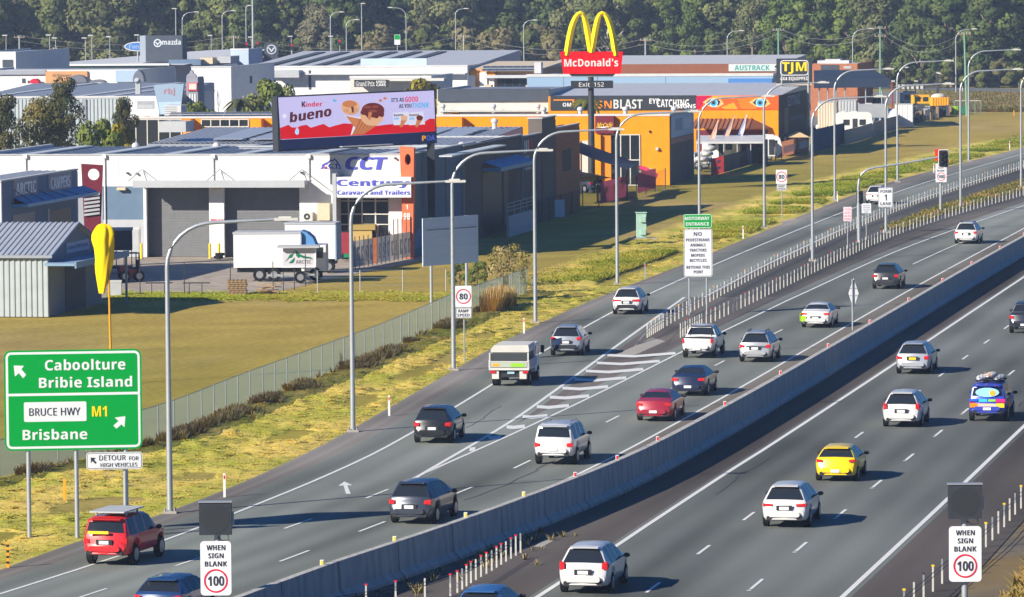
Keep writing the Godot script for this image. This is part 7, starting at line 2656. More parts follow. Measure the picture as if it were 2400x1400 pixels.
func flag(label, px, py, tip_x, tip_y, dist, m, m2):
	var b := under(px, py, dist)
	var t := thing("feather_flag", label, "flag", b, 0.0, "feather flags of the sales yard")
	var p0 := loc(b, px, py)
	var p1 := loc(b, tip_x, tip_y)
	var s := tool()
	tube(s, [Vector3(p0.x, 0, 0), Vector3(p0.x, p0.y, 0), Vector3(p1.x, p1.y, 0)], [0.04, 0.04, 0.02], 5)
	put("pole", s, M.off_white, t)
	var d := (p1 - p0)
	var nrm := Vector2(d.y, -d.x).normalized()
	for half in 2:
		s = tool()
		var n := 8
		for k in n:
			var v := []
			for q in [[k, 0], [k + 1, 0], [k + 1, 1], [k, 1]]:
				var u := float(q[0]) / n
				var w := 0.75 * sin(clampf(u * 1.05 + 0.12, 0, 1) * PI * 0.92) * (0.5 if q[1] else 0.0)
				var c: Vector2 = p0 + d * u + nrm * (w if half else (0.0 if q[1] else -0.0) - w * 0.4)
				v.append(Vector3(c.x, c.y, 0.06 * sin(u * 7.0) + 0.02))
			quad(s, v[0], v[1], v[2], v[3], Vector3.BACK)
		put(["cloth_edge", "cloth"][half], s, [m2, m][half], t)

func sales_yard():
	flag("orange and white feather flag, leftmost of the three by the yellow wall", 1660, 345, 1683, 281, 570.0, tint([0.72, 0.45, 0.36]), tint([0.70, 0.22, 0.08]))
	flag("dark striped orange feather flag in the middle by the yellow wall", 1688, 342, 1722, 270, 572.0, tint([0.70, 0.40, 0.28]), tint([0.08, 0.06, 0.14]))
	flag("white and blue feather flag, rightmost by the yellow wall", 1726, 336, 1750, 268, 572.0, tint([0.68, 0.70, 0.76]), tint([0.15, 0.22, 0.45]))
	flag("white feather flag at the plain white store on the left", 512, 250, 508, 211, 600.0, tint([0.55, 0.56, 0.62]), tint([0.28, 0.32, 0.42]))
	flag("curved white feather flag beside the palm on the left", 592, 260, 568, 226, 590.0, tint([0.68, 0.60, 0.64]), tint([0.5, 0.4, 0.45]))
	flag("blue and white feather flag left of the advertising screen", 648, 262, 630, 238, 560.0, tint([0.55, 0.58, 0.68]), tint([0.12, 0.16, 0.35]))
	# long pale roof of the sales shelter
	var b := g(1712, 388)
	var t := thing("sales_shelter", "long white roofed shelter among the caravans below the feather flags", "shelter", b, LOT * 0.5)
	var lo := loc(b, 1632, 332)
	var hi := loc(b, 1792, 312)
	var s := tool()
	quad(s, Vector3(lo.x, lo.y, 0), Vector3(hi.x, lo.y, 0), Vector3(hi.x, hi.y - 0.4, -6.0), Vector3(lo.x, hi.y - 0.4, -6.0), Vector3.UP)
	box2(s, Vector3(lo.x, lo.y - 0.25, -0.06), Vector3(hi.x, lo.y - 0.01, 0.0))
	put("roof", s, M.roof_white, t)
	for k in 6:
		var x := lerpf(lo.x, hi.x - 0.1, k / 5.0)
		boxes(t, "post", [[Vector3(x, 0, -0.2), Vector3(x + 0.1, lo.y - 0.26, -0.1)]], M.pale_grey)
	boxes(t, "back_wall", [[Vector3(lo.x, 0, -6.2), Vector3(hi.x, lo.y, -6.0)]], M.maroon)
	boxes(t, "end_wall", [[Vector3(hi.x, 0, -6.0), Vector3(hi.x + 0.12, lo.y, -0.3)]], M.slate)
	caravan("white caravan with a rounded front below the leftmost feather flag", 1690, 384, 4.2, 2.9, -0.2, M.clean_white, true, "caravans of the sales yard")
	caravan("open white caravan with red print right of the flags' feet", 1742, 382, 2.6, 2.5, -0.1, M.white, true, "caravans of the sales yard")
	caravan("white caravan close to the dark motorway wall of the sign shop", 1806, 376, 2.6, 2.7, 0.0, M.clean_white, true, "caravans of the sales yard")
	for k in 3:
		b = g([1646, 1656, 1664][k], [402, 396, 390][k])
		t = thing("boat_trailer", ["small boat trailer load at the grey wall corner, front one", "small boat trailer load at the grey wall corner, middle one", "small boat trailer load at the grey wall corner, rear one"][k], "trailer", b)
		s = tool()
		ball(s, Vector3(0, 1.3 + k * 0.3, -0.5), Vector3(0.8, 0.35, 1.5), 10, 6)
		put("hull", s, M.off_white, t)
		boxes(t, "frame", [[Vector3(-0.6, 0.5, -1.5), Vector3(0.6, 0.7, 0.5)], [Vector3(-0.1, 0.6, 0.4), Vector3(0.0, 2.0, 0.5)]], M.steel)
		wheels(t, [[-0.3, 0.4]], 0.35)
	# fence with banners
	t = thing("sales_fence", "dark yard fence with a red banner and torn shade cloth beside the sales shelter", "fence")
	var fx := [1640, 1668, 1697, 1716, 1734, 1752, 1772, 1792]
	for i in fx.size() - 1:
		var p := g(fx[i], RB(fx[i]) + 7)
		var q := g(fx[i + 1], RB(fx[i + 1]) + 7)
		s = tool()
		tube(s, [p, p + Vector3(0, 2.0, 0)], [0.05, 0.05], 5)
		put("post", s, M.dark_steel, t)
		s = tool()
		quad(s, p, q, q + Vector3(0, 1.75, 0), p + Vector3(0, 1.75, 0), Vector3.BACK)
		put("cloth_panel", s, [M.thin_mesh, cloth([0.55, 0.05, 0.05]), M.slate, M.slate, M.charcoal, tint([0.10, 0.14, 0.18]), M.slate][i], t)
		if i == 1:
			for k in 2:
				s = tool()
				box(s, p.lerp(q, 0.5) + Vector3(0.04, 1.3 - 0.65 * k, 0.04), Vector3(0.85, 0.28, 0.03), Basis(Vector3.UP, 0.9))
				put("pale_print", s, tint([0.62, 0.42, 0.42]), t)
	t = thing("orange_banner_fence", "fence with orange and pale printed banners beside the beige gazebo", "fence")
	fx = [1818, 1832, 1866, 1870, 1897]
	for i in fx.size() - 1:
		var p := g(fx[i], RB(fx[i]) + 14)
		var q := g(fx[i + 1], RB(fx[i + 1]) + 14)
		s = tool()
		quad(s, p + Vector3(0, 0.2, 0), q + Vector3(0, 0.2, 0), q + Vector3(0, 1.9, 0), p + Vector3(0, 1.9, 0), Vector3.BACK)
		var o := put("banner", s, [cloth([0.10, 0.11, 0.13]), cloth([0.50, 0.22, 0.11]), cloth([0.10, 0.11, 0.13]), cloth([0.50, 0.22, 0.11])][i], t)
		if i % 2:
			s = tool()
			var d := Vector3(0.05, 0, 0.05)
			quad(s, p.lerp(q, 0.1) + d + Vector3(0, 0.55, 0), p.lerp(q, 0.95) + d + Vector3(0, 0.55, 0), p.lerp(q, 0.95) + d + Vector3(0, 1.35, 0), p.lerp(q, 0.1) + d + Vector3(0, 1.35, 0), Vector3.BACK)
			put("pale_print", s, cloth([0.50, 0.47, 0.46]), o)
		s = tool()
		tube(s, [p, p + Vector3(0, 2.0, 0)], [0.05, 0.05], 5)
		put("post", s, M.dark_steel, t)
	b = g(1870, 365)
	t = thing("gazebo", "beige pop up gazebo behind the orange banners", "gazebo", b)
	s = tool()
	for k in 4:
		var a := TAU * k / 4.0 + PI / 4
		var c := TAU * (k + 1) / 4.0 + PI / 4
		tri(s, Vector3(0, 2.75, -1.5), Vector3(cos(a) * 2.0, 2.05, sin(a) * 2.0 - 1.5), Vector3(cos(c) * 2.0, 2.05, sin(c) * 2.0 - 1.5), Vector3(cos((a + c) / 2) * 0.5, 0.85, sin((a + c) / 2) * 0.5).normalized())
	put("canopy", s, M.beige_cloth, t)
	for k in 4:
		var a := TAU * k / 4.0 + PI / 4
		boxes(t, "leg", [[Vector3(cos(a) * 1.9 - 0.04, 0, sin(a) * 1.9 - 1.54), Vector3(cos(a) * 1.9 + 0.04, 2.05, sin(a) * 1.9 - 1.46)]], M.steel)

func machine_yard():
	# blue shade cloth fence and the concrete panel fence
	var t := thing("shade_cloth_fence", "dark blue shade cloth fence left of the concrete panels", "fence")
	var fx := [1903, 1920, 1940, 1960, 1980]
	var fy := [356, 352, 347, 342, 337]
	for i in 4:
		var p := g(fx[i], fy[i])
		var q := g(fx[i + 1], fy[i + 1])
		var s := tool()
		quad(s, p, q, q + Vector3(0, 2.5, 0), p + Vector3(0, 2.5, 0), Vector3.BACK)
		put("cloth_panel", s, tint([0.018, 0.065, 0.13], 0.9), t)
		s = tool()
		tube(s, [p, p + Vector3(0, 2.6, 0)], [0.05, 0.05], 5)
		put("post", s, M.dark_steel, t)
	t = thing("concrete_panel_fence", "stained grey concrete panel fence in front of the white caravan", "fence")
	fx = [1980, 2004, 2028, 2054, 2076, 2094, 2106]
	fy = [340, 334, 327, 318, 311, 306, 303]
	for i in 6:
		var p := g(fx[i], fy[i])
		var q := g(fx[i + 1], fy[i + 1])
		var d := (q - p).normalized() * 0.04
		var s := tool()
		var n := Vector3((q - p).z, 0, -(q - p).x).normalized() * 0.12
		quad(s, p + d, q - d, q - d + Vector3(0, 1.75, 0), p + d + Vector3(0, 1.75, 0), -n)
		quad(s, p + d + n, q - d + n, q - d + n + Vector3(0, 1.75, 0), p + d + n + Vector3(0, 1.75, 0), n)
		quad(s, p + d + Vector3(0, 1.75, 0), q - d + Vector3(0, 1.75, 0), q - d + n + Vector3(0, 1.75, 0), p + d + n + Vector3(0, 1.75, 0), Vector3.UP)
		put("panel", s, M.concrete if i < 3 else M.apron, t)
	var gc := "caravans of the machinery yard"
	caravan("white caravan with dark windows and door behind the concrete panels", 2004, 322, 4.6, 3.1, 0.03, M.clean_white, true, gc)
	caravan("grey white caravan directly behind the white one", 2040, 302, 5.0, 3.2, 0.1, M.pale_grey, false, gc)
	var b := g(2068, 301)
	t = thing("tank_trailer", "long white tank trailer in the machinery yard", "trailer", b, -0.1)
	var s := tool()
	tube(s, [Vector3(-2.0, 1.5, 0), Vector3(-1.8, 1.5, 0), Vector3(1.8, 1.5, 0), Vector3(2.0, 1.5, 0)], [0.8, 1.05, 1.05, 0.8], 16)
	put("tank", s, M.clean_white, t)
	boxes(t, "chassis", [[Vector3(-2.0, 0.4, -0.6), Vector3(2.0, 0.55, 0.6)]], M.black)
	wheels(t, [[-1.0, 0.6], [1.0, 0.6]], 0.45)
	var cont := func(label, x0, y0, x1, y1, yb, m, dep):
		var f := g(x0, yb)
		var o := thing("shipping_container", label, "container", f, LOT * 0.6)
		var hi := loc(f, x1, y0)
		var q := tool()
		corrugated(q, Vector3(0, 0.1, 0), Vector3(hi.x, 0.1, 0), Vector3(0, hi.y - 0.1, 0), Vector3.BACK, 0.35, 0.05)
		box2(q, Vector3(0, 0.1, -dep), Vector3(hi.x, hi.y, -0.01))
		put("body", q, m, o)
		boxes(o, "top_rail", [[Vector3(-0.03, hi.y, -dep), Vector3(hi.x + 0.03, hi.y + 0.1, 0.06)]], M.pale_grey)
	cont.call("beige shipping container left of the machinery yard", 1917, 240, 1961, 278, 322, tint([0.55, 0.47, 0.38]), 4.0)
	cont.call("grey shipping container behind the beige one", 1966, 236, 2008, 270, 316, M.pale_grey, 4.0)
	cont.call("white shipping container next to the dark red pole", 2098, 245, 2140, 280, 299, M.clean_white, 2.4)
	b = g(2042, 262)
	t = thing("camper_tent", "dark grey rounded camper body behind the white tank", "camper", b, -0.1)
	s = tool()
	prism(s, PackedVector2Array([Vector2(-1.9, 0.5), Vector2(1.7, 0.5), Vector2(1.7, 1.9), Vector2(1.4, 2.2), Vector2(-1.2, 2.25), Vector2(-1.7, 1.6)]), -4.0, 0)
	put("body", s, M.charcoal, t)
	boxes(t, "window", [[Vector3(-1.2, 1.2, 0), Vector3(-0.2, 1.75, 0.03)], [Vector3(0.3, 0.8, 0), Vector3(0.8, 1.9, 0.03)]], M.glass)
	boxes(t, "roof_hatch", [[Vector3(-0.9, 2.25, -1.6), Vector3(-0.3, 2.42, -0.9)], [Vector3(0.6, 2.2, -1.6), Vector3(1.1, 2.38, -0.9)]], M.off_white)
	# truck and yellow machines
	b = g(2132, 262)
	t = thing("tipper_truck", "truck with white cab and yellow bonnet in the machinery yard", "truck", b, 0.2)
	boxes(t, "cab", [[Vector3(-0.9, 1.0, -1.8), Vector3(0.9, 2.7, 0)]], M.clean_white)
	boxes(t, "cab_window", [[Vector3(-0.75, 1.7, 0), Vector3(0.1, 2.5, 0.03)], [Vector3(0.25, 1.7, 0), Vector3(0.8, 2.45, 0.03)]], M.glass)
	boxes(t, "bonnet", [[Vector3(-1.2, 0.6, 0.04), Vector3(1.4, 1.35, 1.4)]], M.machine_yellow)
	boxes(t, "roof_fairing", [[Vector3(-0.5, 2.72, -1.6), Vector3(0.85, 2.95, -0.2)]], M.off_white)
	wheels(t, [[-0.8, 1.3], [0.9, 1.3]], 0.45)
	b = g(2162, 275)
	t = thing("wheel_loader", "yellow loader cab with dark windows over a bare grey engine", "loader", b, 0.1)
	boxes(t, "cab", [[Vector3(-1.25, 1.9, -1.8), Vector3(1.05, 3.1, 0)]], M.machine_yellow)
	boxes(t, "window", [[Vector3(-1.0, 2.2, 0), Vector3(-0.25, 2.8, 0.03)]], M.glass)
	boxes(t, "window", [[Vector3(0.1, 2.2, 0), Vector3(0.85, 2.8, 0.03)]], M.glass)
	for k in 16:
		boxes(t, "engine_piece", [[Vector3(rng.randf_range(-1.2, 0.6), rng.randf_range(0.4, 1.3), rng.randf_range(-0.5, 0)), Vector3(rng.randf_range(0.6, 1.2) - 0.6 * (k % 3), rng.randf_range(1.0, 1.85), rng.randf_range(0.02, 0.4))]], [M.steel, M.pale_grey, M.slate, M.off_white][k % 4])
	wheels(t, [[-0.8, 0.5], [0.8, 0.5]], 0.55)
	b = g(2206, 268)
	t = thing("yellow_hopper", "yellow ribbed hopper with a white bundle on top", "machine", b, 0.1)
	boxes(t, "hopper", [[Vector3(-1.3, 1.2, -1.8), Vector3(1.2, 2.4, 0)]], M.machine_yellow)
	for k in 7:
		boxes(t, "rib", [[Vector3(-1.2 + k * 0.36, 1.22, 0.001), Vector3(-1.1 + k * 0.36, 2.38, 0.09)]], M.machine_yellow)
	s = tool()
	ball(s, Vector3(-0.2, 2.5, -0.8), Vector3(1.1, 0.45, 0.8), 10, 6)
	put("white_bundle", s, M.off_white, t)
	boxes(t, "frame", [[Vector3(-1.2, 0, -1.6), Vector3(-1.0, 1.2, -0.1)], [Vector3(0.9, 0, -1.6), Vector3(1.1, 1.2, -0.1)]], M.dark_steel)
	t = thing("scrap_heap", "heap of dark scrap machinery along the tan slope, below the yellow machines", "scrap", g(2160, 285))
	for k in 60:
		var u := rng.randf()
		var p := g(lerpf(2118, 2236, u), lerpf(296, 266, u)) - t.position
		var sz := Vector3(rng.randf_range(0.15, 0.5), rng.randf_range(0.3, 1.5), rng.randf_range(0.2, 0.7))
		boxes(t, "scrap_piece", [[p + Vector3(-sz.x, 0, -sz.z - 1.0), p + Vector3(sz.x, sz.y, sz.z - 1.0)]], [M.charcoal, M.dark_steel, M.wood, M.slate, M.black, M.machine_yellow][k % (6 if k % 5 == 0 else 5)])
	for k in 2:
		b = g([2241, 2261][k], 268)
		t = thing("wheelie_bin", ["lime green wheelie bin at the wire enclosure", "dark green wheelie bin at the wire enclosure"][k], "bin", b)
		boxes(t, "bin", [[Vector3(-0.35, 0.05, -0.6), Vector3(0.35, 1.05, 0)]], [M.lime, M.bin_green][k])
		boxes(t, "lid", [[Vector3(-0.38, 1.06, -0.65), Vector3(0.38, 1.14, 0.04)]], [M.lime, M.bin_green][k])
	t = thing("wire_enclosure", "wire enclosure with pale top rail at the end of the machinery yard", "enclosure")
	var ex := [2238, 2254, 2270, 2286, 2300]
	for i in 5:
		var p := g(ex[i], 268)
		s = tool()
		tube(s, [p, p + Vector3(0, 1.9, 0)], [0.05, 0.05], 5)
		put("post", s, M.green_pole, t)
		if i:
			var q := g(ex[i - 1], 268)
			s = tool()
			quad(s, q, p, p + Vector3(0, 1.85, 0), q + Vector3(0, 1.85, 0), Vector3.BACK)
			put("mesh_panel", s, M.thin_mesh, t)
			s = tool()
			tube(s, [q + Vector3(0, 1.9, 0), p + Vector3(0, 1.9, 0)], [0.05, 0.05], 5)
			put("rail", s, M.off_white, t)
	t = thing("guard_rail", "black and white chevron boards on a guard rail at the far road", "guard rail")
	for k in 6:
		var p := g(2108 + k * 11, 211)
		s = tool()
		box(s, p + Vector3(0, 0.55, 0), Vector3(0.78, 0.75, 0.06))
		var o := put("board", s, M.off_white, t)
		s = tool()
		box(s, p + Vector3(0.24, 0.55, 0.04), Vector3(0.3, 0.72, 0.03))
		put("black_half", s, M.black, o)
		s = tool()
		box(s, p + Vector3(0, 0.08, 0), Vector3(0.1, 0.2, 0.05))
		put("post", s, M.steel, t)
	# cabinet on the verge
	b = g(1504, 561)
	t = thing("control_cabinet", "pale green roadside control cabinet on a concrete slab", "cabinet", b, 0.08)
	var w := loc(b, 1515, 540).x
	var h := loc(b, 1504, 500).y
	boxes(t, "cabinet", [[Vector3(-w, 0.12, -0.5), Vector3(w, h, 0)]], M.mint)
	boxes(t, "lid", [[Vector3(-w - 0.06, h, -0.56), Vector3(w + 0.06, h + 0.08, 0.06)]], M.mint)
	for y in [0.35, 1.35]:
		boxes(t, "meter_box", [[Vector3(-0.1, y, 0.001), Vector3(w - 0.06, y + 0.42, 0.16)]], M.mint)
	boxes(t, "slab", [[Vector3(-1.0, 0.0, -0.9), Vector3(1.2, 0.1, 0.6)]], M.concrete)
	# distant signs
	for c in [[924, 81, 938, 105, "small green and white roadside sign far left of the golden arches", 930.0], [1777, 134, 1808, 146, "dark green street sign above the brown hall", 800.0]]:
		b = under((c[0] + c[2]) / 2.0, c[3], c[5])
		t = thing("road_sign", c[4], "road sign", b)
		var r := prect(b, c[0], c[1], c[2], c[3])
		board(t, "panel", r, 0.0, M.sign_green, M.sign_white, 0.05, 0.05)
		if c[0] == 924:
			boxes(t, "white_part", [[Vector3(r.position.x, r.position.y, 0.009), Vector3(r.end.x, r.position.y + r.size.y * 0.5, 0.02)]], M.sign_white)
		legs(t, b, [(c[0] + c[2]) / 2.0], c[1] + 4, 0.08)
	for c in [[684, 110, "red traffic light over the long white roof"], [796, 100, "red traffic light beside the curved lamps"], [578, 107, "red traffic light right of the dealership"], [603, 105, "dark pair of traffic light heads beside the square badge sign"]]:
		b = under(c[0], c[1], 865.0)
		t = thing("traffic_light", c[2], "traffic light", b, 0.0, "far traffic lights")
		var q := loc(b, c[0], c[1])
		boxes(t, "head", [[Vector3(-0.28, q.y - 0.5, -0.2), Vector3(0.28, q.y + 0.6, 0)]], M.black)
		s = tool()
		prism(s, circle(0, q.y + 0.3, 0.2, 12), 0.0, 0.03)
		put("lens", s, M.tail_red, t)
		s = tool()
		tube(s, [Vector3.ZERO, Vector3(0, q.y - 0.5, -0.1)], [0.08, 0.08], 6)
		put("pole", s, M.steel, t)
	for c in [[757, 131, "dark car on the back road above the long white roof"]]:
		b = under(c[0], c[1], 905.0)
		t = thing("car", c[2], "car", b + Vector3(0, 0, 0), PI / 2)
		boxes(t, "body", [[Vector3(-0.9, 0.3, -2.2), Vector3(0.9, 0.9, 2.2)]], car_paint([0.02, 0.02, 0.03]))
		boxes(t, "cabin", [[Vector3(-0.75, 0.9, -1.2), Vector3(0.75, 1.45, 1.3)]], M.glass)

# ---------------------------------------------------------------- plants
func leaf_crown(blobs: Array, n: int, size: float, base: Color, other: Color, spread: float) -> ArrayMesh:
	# leaf clumps spread through the volume of a set of ellipsoids; each clump is two crossed leaf-sized faces
	var s := tool()
	for b in blobs:
		var c: Vector3 = b[0]
		var r: Vector3 = b[1]
		var kind := rng.randf_range(-0.3, 1.3)
		for i in int(n * b[2]):
			var d := Vector3(rng.randfn(), rng.randfn() * 0.9 + 0.15, rng.randfn()).normalized()
			var p := c + d * r * pow(rng.randf(), 0.28)
			var out := (d + Vector3(0, 0.25, 0)).normalized()
			var col := base.lerp(other, clampf(kind + rng.randf_range(-spread, spread), 0, 1)) * rng.randf_range(1.05, 1.45)
			var k := size * rng.randf_range(0.6, 1.3)
			var face := (out + Vector3(rng.randfn(), rng.randfn(), rng.randfn()) * 0.45).normalized()
			var u := face.cross(Vector3(rng.randfn(), rng.randfn(), rng.randfn())).normalized() * k
			var v := face.cross(u) * 0.75
			s.set_color(col)
			s.set_normal((out + face * 0.5).normalized())
			for q in [p - u, p + v, p + u, p - u, p + u, p - v]:
				s.add_vertex(q)
	return s.commit()

func limb_tree(height: float, spread: float, bark, seed_no: int, blobs_n: int, leaf_n: int, size: float, base: Color, other: Color, low := 0.35) -> Array:
	rng.seed = seed_no
	var wood := tool()
	var lean := Vector3(rng.randf_range(-0.06, 0.06), 0, rng.randf_range(-0.06, 0.06)) * height
	var top := Vector3(0, height * 0.82, 0) + lean
	tube(wood, [Vector3.ZERO, Vector3(0, height * 0.4, 0) + lean * 0.3, top], [height * 0.022, height * 0.016, height * 0.004], 7)
	var blobs := []
	for i in blobs_n:
		var t := lerpf(low, 0.95, pow(float(i) / blobs_n, 0.8))
		var a := i * 2.4 + rng.randf_range(-0.4, 0.4)
		var reach := spread * lerpf(1.0, 0.35, smoothstep(0.5, 1.0, t)) * rng.randf_range(0.4, 1.0) * smoothstep(low - 0.25, low + 0.1, t)
		var c := Vector3(cos(a) * reach, height * t, sin(a) * reach) + lean * t
		var r := spread * rng.randf_range(0.3, 0.52)
		blobs.append([c, Vector3(r, r * rng.randf_range(0.55, 0.85), r), 1.0])
		var from := Vector3(0, height * maxf(t - 0.2, 0.12), 0) + lean * t * 0.8
		tube(wood, [from, from.lerp(c, 0.5) + Vector3(0, height * 0.03, 0), c], [height * 0.008, height * 0.005, height * 0.002], 5, false)
	return [wood.commit(), leaf_crown(blobs, leaf_n, size, base, other, 0.35), bark]

func plant_tree(called, kit, label, at: Vector3, scale: Vector3, turn: float, group := "", category := "tree"):
	var t := thing(called, label, category, at, turn, group)
	t.scale = scale
	put("trunk", kit[0], kit[2], t)
	put("crown", kit[1], M.leaf, t)
	return t

func build_forest():
	var kits := []
	var cols := [[Color(0.076, 0.096, 0.030), Color(0.135, 0.15, 0.052)], [Color(0.050, 0.076, 0.026), Color(0.098, 0.124, 0.040)], [Color(0.10, 0.11, 0.044), Color(0.155, 0.16, 0.070)], [Color(0.064, 0.094, 0.025), Color(0.125, 0.158, 0.036)], [Color(0.054, 0.088, 0.020), Color(0.115, 0.158, 0.034)], [Color(0.11, 0.105, 0.065), Color(0.165, 0.155, 0.095)]]
	for k in 9:
		var c: Array = cols[k % 6]
		kits.append(limb_tree(20.0, 4.6 + 0.5 * (k % 3), M.pale_bark if k in [0, 2, 6] else M.bark, 50 + k, 26, 300, 0.36, c[0], c[1], 0.28 if k in [0, 2, 5, 6] else 0.12))
	var scrub := []
	for k in 3:
		scrub.append(limb_tree(7.0, 3.8, M.bark, 90 + k, 9, 330, 0.34, [Color(0.11, 0.105, 0.038), Color(0.125, 0.108, 0.048), Color(0.085, 0.10, 0.028)][k], [Color(0.16, 0.145, 0.06), Color(0.17, 0.148, 0.075), Color(0.13, 0.145, 0.040)][k], 0.15))
	rng.seed = 7
	var i := 0
	# five ranks from left to right; the right end stands nearer, at the far road
	var marks := [[-400, "left of the car yard floodlights"], [140, "behind the car yard floodlights"], [300, "behind the dark box sign"], [450, "right of the dark box sign"], [620, "behind the square badge sign"], [800, "behind the slim far lamps"], [980, "left of the golden arches"], [1250, "behind the golden arches"], [1480, "right of the golden arches"], [1700, "above the brown hall"], [1860, "above the orange brown hall"], [2030, "behind the transformer pole"], [2190, "behind the leaning green pole"], [2300, "at the right end of the far road"], [2420, "beyond the right edge of the view"]]
	var order := ["first", "second", "third", "fourth", "fifth", "sixth", "seventh", "eighth", "ninth", "tenth", "eleventh", "twelfth"]
	var tones := ["dark olive", "deep green", "grey olive", "mid green", "fresh green", "brownish grey", "dark olive", "deep green", "grey olive"]
	var spots := []
	for rank in 6:
		var x := -125.0 + rank * 2.0
		var seen := {}
		while x < 150.0:
			var edge := 968.0 if x < 40.0 else lerpf(968.0, 905.0, clampf((x - 40.0) / 30.0, 0, 1))
			var z := edge + rank * 11.0 + rng.randf_range(-4, 4)
			var right := x > 20.0
			var k: int = [1, 3, 4, 4, 0, 8, 3][rng.randi() % 7] if right else [0, 1, 2, 5, 6, 0, 8, 7][rng.randi() % 8]
			if right and k in [2, 5]:
				k = 3
			var h := rng.randf_range(0.72, 1.1) + 0.05 * rank
			var gap := x > -26.0 and x < 14.0
			if rank < 3 and gap and rng.randf() < 0.8:
				k = -1
			var px := 1200.0 + x / z * F
			var mark := ""
			for m in marks:
				if px >= m[0]:
					mark = m[1]
			var low := k < 0
			seen[mark + str(low)] = seen.get(mark + str(low), -1) + 1
			var nth: String = order[mini(seen[mark + str(low)], 11)]
			var row: String = ["front", "second", "third"][mini(rank, 2)]
			var f := rng.randf_range(0.8, 1.5)
			var turn := rng.randf_range(0, TAU)
			if low:
				plant_tree("scrub_tree", scrub[rng.randi() % 3], "low brownish scrub, %s row, %s from left, %s" % [row, nth, mark], Vector3(x, -0.05, -z + 8.0), Vector3(f, f, f), turn, "scrub around the golden arches", "bush")
			elif rank < 3:
				plant_tree("forest_tree", kits[k], "%s tree, %s row, %s from left, %s" % [tones[k], row, nth, mark], Vector3(x, -0.05, -z), Vector3(h * rng.randf_range(0.85, 1.2), h, h * rng.randf_range(0.85, 1.2)), turn, "forest trees at the right" if right else "forest trees at the left")
			else:
				spots.append(Transform3D(Basis(Vector3.UP, turn).scaled(Vector3(h, h, h)), Vector3(x, 0, -z)))
			x += rng.randf_range(4.2, 6.4)
	# edge shrubs along the far road
	for k in 20:
		var x := lerpf(52.0, 118.0, k / 19.0) + rng.randf_range(-1, 1)
		var f := rng.randf_range(0.35, 0.75)
		plant_tree("edge_shrub", scrub[2 if k % 3 else 0], "green shrub at the forest foot, number %s of the row along the far road" % ["one", "two", "three", "four", "five", "six", "seven", "eight", "nine", "ten", "eleven", "twelve", "thirteen", "fourteen", "fifteen", "sixteen", "seventeen", "eighteen", "nineteen", "twenty"][k], Vector3(x, -0.05, -lerpf(905.0, 893.0, k / 19.0) + rng.randf_range(0, 4)), Vector3(f, f, f), rng.randf_range(0, TAU), "shrubs along the far road", "bush")
	# the wood behind, one mass
	var mm := MultiMesh.new()
	mm.transform_format = MultiMesh.TRANSFORM_3D
	mm.mesh = kits[1][1]
	for r in 7:
		var x := -190.0
		while x < 230.0:
			spots.append(Transform3D(Basis(Vector3.UP, rng.randf_range(0, TAU)).scaled(Vector3.ONE * rng.randf_range(1.0, 1.45)), Vector3(x, 0, -1040.0 - r * 9.0 + rng.randf_range(-4, 4))))
			x += rng.randf_range(5, 8)
	mm.instance_count = spots.size()
	for k in spots.size():
		mm.set_instance_transform(k, spots[k])
	var o := MultiMeshInstance3D.new()
	o.name = "far_wood"
	o.multimesh = mm
	o.material_override = M.leaf
	o.set_meta("kind", "stuff")
	tag(o, "dark wood standing behind the front trees of the forest belt", "wood")
	add_child(o)

